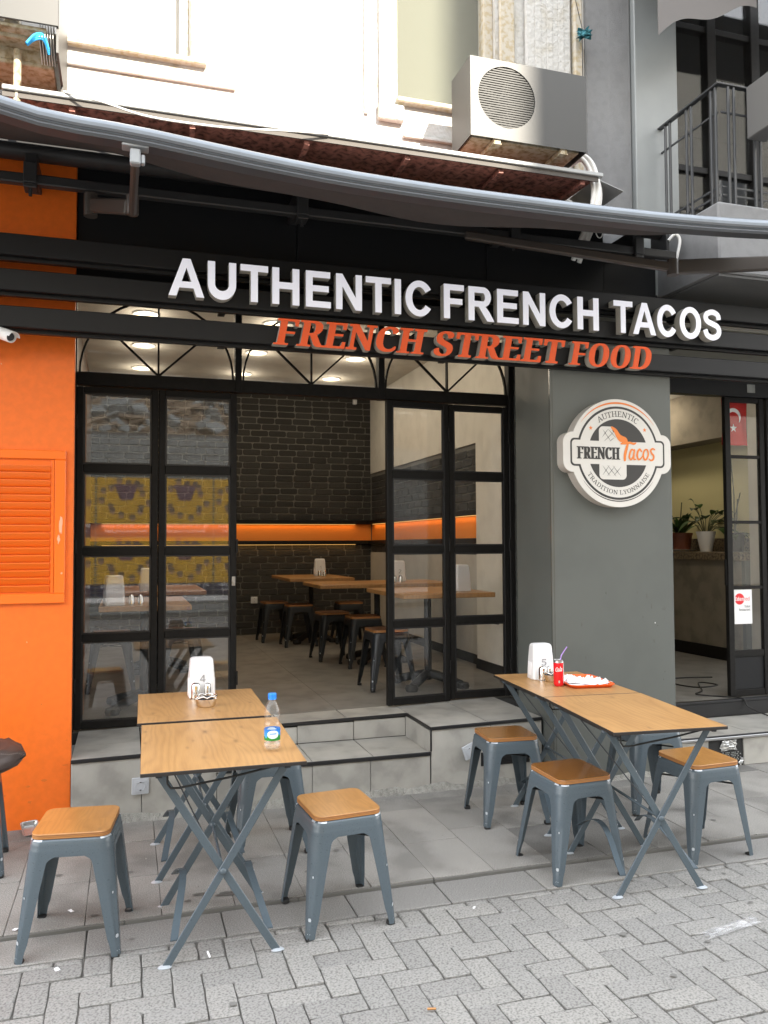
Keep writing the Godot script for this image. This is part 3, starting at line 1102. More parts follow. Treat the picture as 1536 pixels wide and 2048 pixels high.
func build_front() -> void:
	var f := thing("glass_front", "black steel glass front with arched fanlights above folding doors", "shopfront")
	var posts := [-0.335, 0.71, 1.725, 2.742]
	for i in 4:
		var x: float = posts[i]
		var w: float = [0.035, 0.044, 0.044, 0.046][i]
		part("post", MB.new().span(V3(x - w * 0.5, FL(x) if i == 0 or i == 3 else 2.584, ZD - 0.04), V3(x + w * 0.5, 3.2, ZD + 0.034), 0.004), M.black_steel, f)
	part("transom", MB.new().span(V3(-0.317, 2.585, ZD - 0.036), V3(2.719, 2.668, ZD + 0.030), 0.005), M.black_steel, f)
	part("head", MB.new().span(V3(-0.352, 3.201, ZD - 0.04), V3(2.765, 3.27, ZD + 0.034)), M.black_steel, f)
	for i in 3:
		var a: float = posts[i] + 0.022
		var b: float = posts[i + 1] - 0.022
		var c := (a + b) * 0.5
		var R := (b - a) * 0.5 - 0.012
		var fan := MB.new()
		fan.span(V3(c - 0.006, 2.668, ZD - 0.012), V3(c + 0.006, 3.2, ZD + 0.014))
		for s in [-1.0, 1.0]:
			fan.bar(V3(c + s * 0.004, 2.672, ZD + 0.001), V3(c + s * R * 0.715, 2.672 + R * 0.66, ZD + 0.001), 0.012, 0.024, V3(1, 0, 0))
		var arc := []
		for k in 25:
			var t := PI * k / 24.0
			var p := V3(c + R * cos(t), 2.668 + R * 1.02 * sin(t), ZD)
			var q := V3(cos(t), sin(t), 0)
			arc.append(PackedVector3Array([p - q * 0.006 + V3(0, 0, 0.013), p + q * 0.006 + V3(0, 0, 0.013), p + q * 0.006 - V3(0, 0, 0.011), p - q * 0.006 - V3(0, 0, 0.011)]))
		fan.loft(arc, true, true, false)
		var fr := part("fanlight", fan, M.black_steel, f)
		part("pane", pane_box(a, b, 2.668, 3.2, ZD - 0.003), M.glass, fr)
	door_leaf(f, -0.316, 0.188, ZD, 0.0, false, false)
	door_leaf(f, 0.192, 0.700, ZD, 0.0, true, true, "closed door leaf with the lock cylinder")
	door_leaf(f, 2.236, 2.718, ZD, 0.0, true, false, "", false)
	door_leaf(f, 1.742, 2.232, ZD + 0.012, 0.10, true, false, "door leaf standing slightly ajar", false)

	# ----- the lower walls of the house -----
	var h := thing("restaurant_house", "pale old house with an orange wall and grey pillar around the glass front", "building")
	part("orange_wall", MB.new().span(V3(-3.2, 0.0, -4.92), V3(-0.288, 3.9, -4.87), 0.004), M.orange, h)
	part("wall_core", MB.new().span(V3(-3.2, 0.0, -5.55), V3(-0.325, 3.9, -4.921)), M.black_steel, h)
	part("return_wall", MB.new().span(V3(-3.2, 0.0, -5.72), V3(-0.356, 3.4, -5.56)), M.black_steel, h)
	# louvred hatch on the orange wall
	var z := -4.87
	var fr := MB.new()
	fr.span(V3(-1.0, 2.028, z + 0.001), V3(-0.328, 2.078, z + 0.022), 0.004)
	fr.span(V3(-1.0, 1.236, z + 0.001), V3(-0.328, 1.290, z + 0.022), 0.004)
	fr.span(V3(-0.385, 1.290, z + 0.001), V3(-0.328, 2.028, z + 0.022), 0.004)
	fr.span(V3(-1.0, 1.290, z + 0.001), V3(-0.385, 2.028, z + 0.006))
	fr.span(V3(-0.405, 1.292, z + 0.007), V3(-0.387, 2.026, z + 0.016), 0.002)
	var hatch := part("louvre_hatch", fr, M.orange_louvre, h)
	for i in 17:
		var y := 1.318 + i * 0.0412
		part("slat", MB.new().box(V3(-0.703, y, z + 0.022), V3(0.592, 0.040, 0.006), 0.0015, Basis(Vector3.RIGHT, 0.55)), M.orange_louvre, hatch)
	# pillar: front slab and the two skewed panels of its left flank
	var pf := [V3(2.598, 0.02, -4.70), V3(3.512, 0.02, -4.70)]
	part("pillar", MB.new().span(V3(2.60, 0.02, -5.2), V3(3.512, 3.05, -4.70), 0.003), M.pillar, h)
	var flank := func(t0: float, t1: float) -> void:
		var a := V3(2.596, 0.02, -4.702).lerp(V3(2.762, 0.02, -5.552), t0)
		var b := V3(2.596, 0.02, -4.702).lerp(V3(2.762, 0.02, -5.552), t1)
		var n := V3(-0.98, 0, -0.19) * 0.02
		var mb := MB.new()
		var k := [a, b, b - n, a - n]
		var up := V3(0, 3.03, 0)
		mb.quad_out(k[0], k[1], k[1] + up, k[0] + up, V3(-1, 0, -0.2))
		mb.quad_out(k[3], k[2], k[2] + up, k[3] + up, V3(1, 0, 0.2))
		mb.quad_out(k[0], k[3], k[3] + up, k[0] + up, V3(0, 0, 1))
		mb.quad_out(k[1], k[2], k[2] + up, k[1] + up, V3(0, 0, -1))
		part("flank_panel", mb, M.pillar_side, h)
	flank.call(0.0, 0.47)
	flank.call(0.478, 1.0)
	part("pillar_core", MB.new().span(V3(2.79, 0.0, -5.7), V3(3.50, 3.3, -5.205)), M.wall_white, h)
	# dark sign panel over the doors and the soffit behind it
	for e in [[-0.284, 0.98], [0.984, 2.25], [2.254, 3.14]]:
		part("fascia_panel", MB.new().span(V3(e[0], 3.00, -4.94), V3(e[1], 3.72, -4.905), 0.003), M.fascia, h)
	part("fascia_panel", MB.new().span(V3(3.144, 3.06, -4.95), V3(3.57, 3.60, -4.915), 0.003), M.fascia, h)
	part("soffit", MB.new().span(V3(-0.35, 3.275, -5.6), V3(3.6, 3.32, -4.945)), M.fascia, h)
	# ----- the beams that carry the letters -----
	var place := ["topmost", "middle", "lowest"]
	for i in 3:
		var y: float = [3.078, 2.890, 2.695][i]
		var b := MB.new()
		b.span(V3(-3.0, y, ZB - 0.075), V3(6.6, y + 0.112, ZB), 0.004)
		b.span(V3(-3.0, y - 0.019, ZB - 0.075), V3(6.6, y - 0.001, ZB - 0.045))
		var o := thing("sign_beam", "%s of the three long black steel beams across the front" % place[i], "beam", Vector3.ZERO, 0.0, "black beams that carry the sign letters")
		part("tube", b, M.black_beam, o)
		for x in [-0.9, 0.5, 1.9, 3.45, 3.64, 5.2]:
			part("wall_bracket", MB.new().span(V3(x, y + 0.02, -4.90), V3(x + 0.04, y + 0.09, ZB - 0.077)), M.black_beam, o)

# ---------- dining room behind the glass ----------
func bricks(wall: Node, x0: float, x1: float, y0: float, y1: float, xf: Transform3D, most: int, sd: int) -> void:   # in the plane of «xf»: x across, y up, z out
	var r := RandomNumberGenerator.new()
	r.seed = sd
	var bl := 0.222
	var bh := 0.0715
	var p := 0.0832
	var meshes := []
	for i in 7:
		var mb := MB.new()
		var o := PackedVector2Array()
		for q in rsq(bl * 0.5, bh * 0.5, 0.014, 1):
			o.append(q + Vector2(r.randf_range(-0.0025, 0.0025), r.randf_range(-0.002, 0.002)))
		mb.prism(o, -0.010, 0.006, Transform3D(), 0.004)
		meshes.append(mb.into())
	var all := []
	var row := 0
	var y := y0 + p * 0.5
	while y < y1 - p * 0.3:
		var x := x0 - (r.randf_range(0.2, 0.8) * bl if row % 2 else r.randf_range(0.0, 0.3) * bl)
		while x < x1:
			var a := maxf(x, x0 + 0.004)
			var b := minf(x + bl, x1 - 0.004)
			if b - a > 0.03:
				all.append([(a + b) * 0.5, y, (b - a) / bl])
			x += bl + 0.0115
		y += p
		row += 1
	var rest := []
	var first := all.filter(func(e): return e[0] > 1.25 or x1 < 0.0)
	first.append_array(all.filter(func(e): return not (e[0] > 1.25 or x1 < 0.0)))
	all = first
	for i in all.size():
		var e: Array = all[i]
		var b := Basis(Vector3.BACK, r.randf_range(-0.006, 0.006)).scaled(Vector3(e[2], 1, r.randf_range(0.6, 1.15)))
		var t := xf * Transform3D(b, V3(e[0], e[1] + r.randf_range(-0.003, 0.003), 0))
		if i < most:
			part("brick", meshes[r.randi_range(0, 6)], M["brick%d" % r.randi_range(0, 2)], wall, t)
		else:
			rest.append(t)
	if rest.size():
		var mm := MultiMesh.new()
		mm.transform_format = MultiMesh.TRANSFORM_3D
		mm.mesh = meshes[0]
		mm.instance_count = rest.size()
		for i in rest.size():
			mm.set_instance_transform(i, rest[i])
		var mi := MultiMeshInstance3D.new()
		mi.name = count_under(wall, "brick_rows")
		mi.multimesh = mm
		mi.material_override = M.brick0
		mi.set_meta("kind", "stuff")
		wall.add_child(mi)

func ceiling_lamp(at: Vector3, label: String, energy: float) -> void:
	var l := thing("ceiling_light", label, "ceiling light", at, 0.0, "round downlights in the shop ceilings")
	part("rim", MB.new().lathe(PackedVector2Array([Vector2(0.098, -0.012), Vector2(0.112, -0.010), Vector2(0.116, 0.0)]), 24), M.pure_white, l)
	part("lamp_face", MB.new().lathe(PackedVector2Array([Vector2(0.0, -0.009), Vector2(0.098, -0.0091)]), 24), M.lamp_face, l)
	var a := OmniLight3D.new()
	a.name = "lamp_glow"
	a.light_size = 0.07
	a.omni_range = 14.0
	a.omni_attenuation = 2.0
	a.light_color = Color(1.0, 0.94, 0.84)
	a.light_energy = energy
	a.shadow_enabled = true
	a.light_energy = energy * 0.42
	a.position.y = -0.12
	l.add_child(a)
	var d := AreaLight3D.new()
	d.name = "lamp_beam"
	d.area_size = Vector2(0.17, 0.17)
	d.light_color = a.light_color
	d.light_energy = energy
	d.shadow_enabled = true
	d.rotation.x = -PI / 2
	d.position.y = -0.016
	l.add_child(d)

func build_room() -> void:
	var zb := -10.585
	var xr := 3.128
	var xl := -0.43
	var yc := 3.545
	# floor of large tiles
	var fl := setting("shop_floor")
	part("bed", sloped(xl - 0.1, 3.3, zb - 0.2, -5.59, 0.08), M.grout, fl, T(0, -0.006, 0))
	var xs := [xl - 0.02, 0.20, 0.80, 1.40, 2.0, 2.6, 3.13]
	for i in xs.size() - 1:
		var z := -5.583 - (0.6 if i % 2 else 0.0)
		var zs := [-5.583]
		while z > zb:
			if z < -5.59:
				zs.append(z)
			z -= 1.2
		zs.append(zb)
		for k in zs.size() - 1:
			part("floor_tile", sloped(xs[i] + 0.0015, xs[i + 1] - 0.0015, zs[k + 1] + 0.0015, zs[k] - 0.0015, 0.012), M["room_tile%d" % rng.randi_range(0, 2)], fl)
	struct("shop_ceiling", MB.new().span(V3(xl - 0.15, yc, zb - 0.15), V3(3.3, yc + 0.1, -5.45)), M.wall_white)
	# back wall: bricks, an orange light cove between dark boards
	var bw := thing("brick_back_wall", "dark brick back wall with a glowing orange band across it", "wall")
	part("bed", MB.new().span(V3(xl - 0.15, 0.2, zb - 0.15), V3(3.3, yc, zb - 0.006)), M.mortar, bw)
	bricks(bw, xl, xr, FL(1.4), 1.555, T(0, 0, zb), 138, 5)
	bricks(bw, xl, xr, 1.875, yc, T(0, 0, zb), 152, 6)
	part("orange_band", MB.new().span(V3(xl, 1.603, zb - 0.004), V3(xr, 1.822, zb + 0.004)), M.band_orange, bw)
	part("dark_board", MB.new().span(V3(xl, 1.822, zb - 0.004), V3(xr - 0.046, 1.874, zb + 0.052), 0.004), M.black_steel, bw)
	part("dark_board", MB.new().span(V3(xl, 1.556, zb - 0.004), V3(xr - 0.046, 1.606, zb + 0.052), 0.004), M.black_steel, bw)
	var socket := make_socket("shop_socket", "small white wall socket low on the dark brick back wall", M.white_plastic, 0.085)
	socket.position = V3(1.556, 0.846, zb + 0.018)
	single("motion_sensor", MB.new().box(Vector3.ZERO, V3(0.055, 0.10, 0.05), 0.01), M.white_plastic, "small white sensor box high on the brick back wall", "sensor", T(2.895, 3.474, zb + 0.045))
	# right wall
	var rw := thing("right_room_wall", "right room wall of brick between white plaster and pale panels", "wall")
	var rx := Transform3D(Basis(Vector3.UP, -PI / 2), V3(xr, 0, 0))    # local x runs towards -z... out is -x
	part("bed", MB.new().span(V3(xr + 0.006, 0.2, zb), V3(xr + 0.17, yc, -6.87)), M.mortar, rw)
	bricks(rw, zb + 0.055, -6.872, 1.875, 2.50, rx, 126, 7)
	bricks(rw, zb + 0.055, -6.872, 1.45, 1.555, rx, 34, 8)
	part("white_plaster", MB.new().span(V3(xr - 0.012, 2.502, zb + 0.02), V3(xr + 0.005, yc, -6.87)), M.wall_white, rw)
	part("pale_panel", MB.new().span(V3(xr - 0.014, 0.52, zb + 0.02), V3(xr + 0.005, 1.448, -6.87), 0.002), M.wall_panel, rw)
	part("baseboard", MB.new().span(V3(xr - 0.02, 0.40, zb + 0.02), V3(xr + 0.005, 0.518, -6.87)), M.black_steel, rw)
	part("orange_band", MB.new().span(V3(xr - 0.004, 1.607, zb + 0.055), V3(xr + 0.005, 1.821, -6.87)), M.band_orange, rw)
	part("dark_board", MB.new().span(V3(xr - 0.045, 1.822, zb + 0.02), V3(xr + 0.005, 1.874, -6.87), 0.004), M.black_steel, rw)
	part("dark_board", MB.new().span(V3(xr - 0.045, 1.556, zb + 0.02), V3(xr + 0.005, 1.606, -6.87), 0.004), M.black_steel, rw)
	part("white_pier", MB.new().span(V3(xr - 0.10, 0.36, -6.869), V3(xr + 0.17, yc, -5.72)), M.wall_white, rw)
	part("pier_foot", MB.new().span(V3(xr - 0.112, 0.38, -6.868), V3(xr - 0.102, 0.52, -5.72)), M.black_steel, rw)
	part("vent_plate", MB.new().span(V3(xr - 0.106, 0.86, -6.50), V3(xr - 0.101, 0.93, -6.41)), M.box_grey, rw)
	var lw := thing("left_room_wall", "dark brown left wall of the dining room seen through the door glass", "wall")
	part("boards", MB.new().span(V3(xl - 0.15, 0.2, zb), V3(xl, yc, -5.725)), M.wall_brown, lw)
	# LED strips in the coves
	for e in [[1.818, "upper", "orange band"], [1.552, "lower", "bricks"]]:
		var y: float = e[0]
		var s := thing("led_strip", "%s warm light strip hidden under the dark board above the %s" % [e[1], e[2]], "light strip", V3(1.3, y, zb + 0.035))
		part("led_face", MB.new().box(Vector3.ZERO, V3(3.2, 0.005, 0.010)), M.led_face, s)
		var a := AreaLight3D.new()
		a.name = "led_glow"
		a.area_size = Vector2(3.2, 0.012)
		a.light_color = Color(1.0, 0.75, 0.42)
		a.light_energy = 0.04 if e[1] == "upper" else 0.03
		a.shadow_enabled = true
		a.rotation.x = -PI / 2
		a.position.y = -0.006
		s.add_child(a)
	var s2 := thing("led_strip", "warm light strip under the dark board on the right room wall", "light strip", V3(xr - 0.03, 1.818, -8.7))
	part("led_face", MB.new().box(Vector3.ZERO, V3(0.010, 0.005, 3.4)), M.led_face, s2)
	var a2 := AreaLight3D.new()
	a2.name = "led_glow"
	a2.area_size = Vector2(0.012, 3.4)
	a2.light_color = Color(1.0, 0.75, 0.42)
	a2.light_energy = 0.04
	a2.shadow_enabled = true
	a2.rotation.x = -PI / 2
	a2.position.y = -0.006
	s2.add_child(a2)
	# round ceiling lights
	var rows := ["by the glass front", "in the second row", "in the third row", "near the back wall"]
	var cols := ["left", "middle", "right"]
	for i in 4:
		for j in 3:
			ceiling_lamp(V3([0.14, 1.26, 2.32][j], yc, [-6.1, -7.27, -8.42, -9.52][i]), "%s round ceiling light %s" % [cols[j], rows[i]], 0.050)
	# tables
	var tb := [
		[2.08, -9.55, 0.74, 1.20, "wooden pedestal table in the far corner by the brick wall"],
		[2.34, -7.72, 1.32, 0.78, "wooden pedestal table before the far one, reaching the right wall"],
		[2.31, -6.22, 0.74, 0.98, "wooden pedestal table close behind the right door panes"],
		[0.12, -6.22, 0.60, 1.00, "wooden pedestal table close behind the left door panes"],
		[0.30, -8.0, 0.74, 1.2, "wooden pedestal table in the left half of the dining room"],
	]
	for e in tb:
		var t := thing("pedestal_table", e[4], "table", V3(e[0], FL(e[0]), e[1]), 0.0, "pedestal tables in the dining room")
		part("tabletop", MB.new().box(V3(0, 0.745, 0), V3(e[2], 0.036, e[3]), 0.004), M.wood_indoor, t)
		part("column", MB.new().lathe(PackedVector2Array([Vector2(0.03, 0.05), Vector2(0.03, 0.72), Vector2(0.09, 0.722), Vector2(0.09, 0.727)]), 12), M.rubber, t)
		for k in 4:
			var q := Basis(Vector3.UP, PI / 4 + k * PI / 2)
			var foot := MB.new().tube(PackedVector3Array([q * V3(0.0, 0.10, 0), q * V3(0.12, 0.075, 0), q * V3(0.22, 0.05, 0), q * V3(0.29, 0.032, 0)]), [0.035, 0.034, 0.034, 0.030], 8)
			foot.lathe(PackedVector2Array([Vector2(0, 0), Vector2(0.045, 0), Vector2(0.052, 0.02), Vector2(0.045, 0.045), Vector2(0, 0.055)]), 10, T((q * V3(0.30, 0, 0)).x, 0, (q * V3(0.30, 0, 0)).z))
			part("claw_foot", foot, M.rubber, t)
	# napkin dispensers and shakers indoors
	make_dispenser("white napkin dispenser on the far table by the brick wall", V3(2.20, FL(2.2) + 0.763, -9.62), 0.0, "1")
	make_dispenser("white napkin dispenser on the table before the far one", V3(2.56, FL(2.5) + 0.763, -7.72), 0.0, "2")
	make_dispenser("white napkin dispenser behind the right door panes", V3(2.50, FL(2.5) + 0.763, -5.98), 0.15, "")
	make_dispenser("white napkin dispenser behind the leftmost door pane", V3(-0.085, FL(0) + 0.763, -5.86), 0.2, "")
	make_dispenser("white napkin dispenser on the table deeper behind the left door panes", V3(0.17, FL(0) + 0.763, -7.62), 0.0, "")
	for e in [[2.20, -9.50, "far"], [2.50, -7.56, "second"], [0.06, -5.9, "left window"]]:
		var sh := thing("shaker_pair", "pair of steel shakers on the %s indoor table" % e[2], "shakers", V3(e[0], FL(e[0]) + 0.763, e[1]))
		for dx in [-0.03, 0.03]:
			part("shaker", MB.new().lathe(PackedVector2Array([Vector2(0.02, 0), Vector2(0.02, 0.05), Vector2(0.014, 0.066), Vector2(0, 0.07)]), 12), M.chrome, sh, T(dx, 0, 0))

# ---------- shop on the right ----------
func build_right_shop() -> void:
	var zt := -5.22
	var w := thing("right_shop", "neighbouring shop room with yellow wall and stone bar beyond the grey pillar", "building")
	part("floor", MB.new().span(V3(3.515, 0.20, -9.2), V3(7.4, 0.35, zt - 0.012)), M.room_tile1, w)
	part("threshold", MB.new().span(V3(3.515, 0.237, zt - 0.01), V3(7.4, 0.338, zt), 0.002), M.edge_trim, w)
	part("threshold_rail", MB.new().span(V3(3.515, 0.338, zt - 0.05), V3(7.4, 0.357, zt + 0.004), 0.003), M.edge_trim, w)
	part("left_wall", MB.new().span(V3(3.40, 0.2, -9.2), V3(3.51, 3.35, -5.25)), M.concrete, w)
	part("back_wall", MB.new().span(V3(3.3, 0.2, -9.35), V3(7.5, 3.35, -9.2)), M.concrete, w)
	part("ceiling", MB.new().span(V3(3.4, 3.22, -9.2), V3(7.5, 3.34, -5.25)), M.wall_white, w)
	part("lintel", MB.new().span(V3(3.515, 2.700, -5.36), V3(7.4, 2.86, -5.28)), M.fascia, w)
	part("lintel_panel", MB.new().span(V3(3.515, 2.861, -5.36), V3(7.4, 3.22, -5.285)), M.wall_beige, w)
	part("yellow_wall", MB.new().span(V3(6.30, 0.35, -9.2), V3(6.42, 3.22, -6.7)), M.wall_yellow, w)
	part("bulkhead", MB.new().span(V3(6.0, 2.67, -9.2), V3(6.296, 3.215, -6.7)), M.concrete, w)
	part("end_wall", MB.new().span(V3(5.90, 0.35, -6.695), V3(7.4, 3.22, -6.45)), M.wall_panel, w)
	part("bar_front", MB.new().span(V3(5.845, 0.35, -9.2), V3(6.0, 1.37, -6.75)), M.concrete, w)
	part("bar_end", MB.new().span(V3(5.84, 0.35, -6.745), V3(6.29, 1.37, -6.70)), M.pillar, w)
	part("bar_top", MB.new().span(V3(5.80, 1.371, -9.2), V3(6.295, 1.455, -6.72), 0.006), M.counter_stone, w)
	part("bar_upstand", MB.new().span(V3(6.25, 1.456, -9.2), V3(6.294, 1.60, -6.72), 0.003), M.counter_stone, w)
	part("baseboard", MB.new().span(V3(5.825, 0.351, -9.2), V3(5.844, 0.48, -6.75)), M.black_steel, w)
	for i in 2:
		ceiling_lamp(V3([4.7, 5.6][i], 3.218, [-6.6, -8.1][i]), ["round ceiling light near the right shop door", "round ceiling light deep inside the right shop"][i], 0.10)
	# door leaf
	var d := thing("shop_door", "black steel shop door with four panes and solid bottom panel", "door", V3(4.47, 0, -5.33))
	var fr := MB.new()
	fr.span(V3(0, 0.358, -0.02), V3(0.05, 2.70, 0.02), 0.003)
	fr.span(V3(0.33, 0.358, -0.02), V3(0.375, 2.70, 0.02), 0.003)
	var ys := [0.358, 0.66, 1.187, 1.700, 2.217, 2.66]
	for i in 6:
		var hgt: float = [0.05, 0.05, 0.024, 0.024, 0.024, 0.04][i]
		fr.span(V3(0.05, ys[i], -0.016), V3(0.33, ys[i] + hgt, 0.016), 0.002)
	part("frame", fr, M.black_steel, d)
	part("bottom_panel", MB.new().span(V3(0.05, 0.41, -0.008), V3(0.33, 0.658, 0.006)), M.fascia, d)
	for i in 4:
		part("pane", pane_box(0.05, 0.33, ys[i + 1] + (0.05 if i == 0 else 0.024), ys[i + 2]), M.glass, d)
	part("handle", MB.new().span(V3(-0.012, 1.22, -0.012), V3(-0.001, 1.42, 0.010), 0.003), M.black_steel, d)
	# fixed panes right of the door
	var sl := thing("side_light", "narrow fixed black steel window right of the shop door", "window", V3(4.86, 0, -5.33))
	var f2 := MB.new()
	f2.span(V3(0.0, 0.358, -0.03), V3(0.06, 2.70, 0.03), 0.003)
	f2.span(V3(1.3, 0.358, -0.03), V3(1.36, 2.70, 0.03), 0.003)
	for y in [0.358, 1.187, 1.70, 2.217, 2.66]:
		f2.span(V3(0.06, y, -0.016), V3(1.3, y + 0.035, 0.016), 0.002)
	part("frame", f2, M.black_steel, sl)
	for y in [[0.393, 1.187], [1.222, 1.70], [1.735, 2.217], [2.252, 2.66]]:
		part("pane", pane_box(0.06, 1.3, y[0], y[1]), M.glass, sl)
	# notice on the door
	var n := thing("door_notice", "white notice with a red disc stuck on the shop door glass", "notice", V3(4.53, 0.915, -5.322))
	part("sheet", MB.new().span(V3(0, 0, 0), V3(0.168, 0.268, 0.001)), M.pure_white, n)
	part("red_disc", MB.new().lathe(PackedVector2Array([Vector2(0.044, 0), Vector2(0.044, 0.0008), Vector2(0, 0.0008)]), 28, Transform3D(Basis(Vector3.RIGHT, PI / 2), V3(0.05, 0.195, 0.001))), M.edenred, n)
	var sans := font(false, 700)
	part("lettering", fitted("Eden", sans, Rect2(0.008, 0.180, 0.080, 0.032), 0.0027, 0.0006), M.pure_white, n)
	part("lettering", fitted("red", font(false, 400), Rect2(0.090, 0.181, 0.054, 0.031), 0.0020, 0.0006), M.edenred, n)
	part("lettering", fitted("Ticket", font(false, 400), Rect2(0.095, 0.127, 0.055, 0.018), 0.0020, 0.0006), M.ink, n)
	part("lettering", fitted("Restaurant", font(false, 400), Rect2(0.045, 0.102, 0.105, 0.018), 0.0020, 0.0006), M.ink, n)
	# flag behind the top pane
	var fg := thing("hanging_flag", "red flag with white crescent and star hanging behind the door glass", "flag", V3(4.51, 2.33, -5.40))
	var rows := []
	for i in 13:
		var r := PackedVector3Array()
		for j in 13:
			r.append(V3(j / 12.0 * 0.25, i / 12.0 * 0.37, 0.010 * sin(j * 0.8 + i * 0.25)))
		rows.append(r)
	var fm := MB.new()
	fm.loft(rows, false)
	var rows2 := []
	for r in rows:
		var q := PackedVector3Array()
		for p in r:
			q.append(p - V3(0, 0, 0.002))
		rows2.append(q)
	fm.loft(rows2, false, true)
	part("cloth", fm, M.flag_red, fg)
	var cres := PackedVector2Array()
	for i in 21:
		var t := lerpf(-0.62, PI + 0.62, i / 20.0)
		cres.append(Vector2(0.105 + 0.072 * cos(t), 0.225 + 0.072 * sin(t)))
	for i in 17:
		var t := lerpf(PI + 0.42, -0.42, i / 16.0)
		cres.append(Vector2(0.105 + 0.058 * cos(t), 0.208 + 0.058 * sin(t)))
	part("crescent", MB.new().prism(cres, 0.012, 0.0135), M.pure_white, fg)
	part("star", MB.new().prism(star(0.035, Vector2(0.105, 0.135), PI / 2), 0.012, 0.0135), M.pure_white, fg)
	# plants on the bar
	plant("leafy potted plant in a brown pot at the left end of the bar", V3(6.03, 1.456, -7.93), 0, 31)
	plant("drooping potted plant in a white pot on the bar", V3(6.03, 1.456, -7.50), 1, 37)
	plant("tall bare stemmed orchid in a dark pot behind the door glass", V3(6.05, 1.456, -7.08), 2, 41)
	# cable across the floor and out over the threshold
	var pts := PackedVector3Array()
	for p in [V3(4.98, 0.356, -6.15), V3(4.62, 0.356, -6.20), V3(4.45, 0.356, -5.98), V3(4.52, 0.356, -5.76), V3(4.75, 0.356, -5.80), V3(4.68, 0.356, -5.95), V3(4.45, 0.356, -5.62), V3(4.30, 0.356, -5.50), V3(4.42, 0.356, -5.36), V3(4.50, 0.362, -5.22), V3(4.53, 0.30, -5.19), V3(4.62, 0.245, -5.02), V3(4.75, 0.243, -4.85), V3(4.9, 0.243, -4.72)]:
		pts.append(p)
	single("floor_cable", MB.new().tube(smooth(pts, 6), 0.0055, 6), M.cable_black, "black cable looping over the shop floor and threshold", "cable")
	single("door_sticker", MB.new().span(V3(4.66, 2.735, -5.279), V3(4.735, 2.80, -5.277)), M.block_grey, "small grey printed sticker on the black lintel over the shop door", "sticker")

func star(r: float, c: Vector2, a0: float) -> PackedVector2Array:
	var p := PackedVector2Array()
	for i in 10:
		var t := a0 + i * PI / 5.0
		p.append(c + Vector2(cos(t), sin(t)) * (r if i % 2 == 0 else r * 0.4))
	return p

func smooth(p: PackedVector3Array, k: int) -> PackedVector3Array:   # Catmull-Rom through the points
	var o := PackedVector3Array()
	for i in p.size() - 1:
		var a := p[maxi(i - 1, 0)]
		var b := p[i]
		var c := p[i + 1]
		var d := p[mini(i + 2, p.size() - 1)]
		for j in k:
			o.append(b.cubic_interpolate(c, a, d, float(j) / k))
	o.append(p[-1])
	return o

func leaf_shape(mb: MB, root: Vector3, dir: Vector3, side: Vector3, l: float, w: float, droop: float) -> void:
	var rows := []
	var n := 7
	for i in n:
		var t := float(i) / (n - 1)
		var c := root + dir * l * t + Vector3.DOWN * droop * l * t * t
		var ww := w * sin(PI * pow(t, 0.75) * 0.97 + 0.06) * 0.5
		rows.append(PackedVector3Array([c - side * ww + V3(0, ww * 0.25, 0), c, c + side * ww + V3(0, ww * 0.25, 0)]))
	mb.loft(rows, false)
	var under := []
	for r in rows:
		var q := PackedVector3Array()
		for p in r:
			q.append(p - V3(0, 0.0008, 0))
		under.append(q)
	mb.loft(under, false, true)

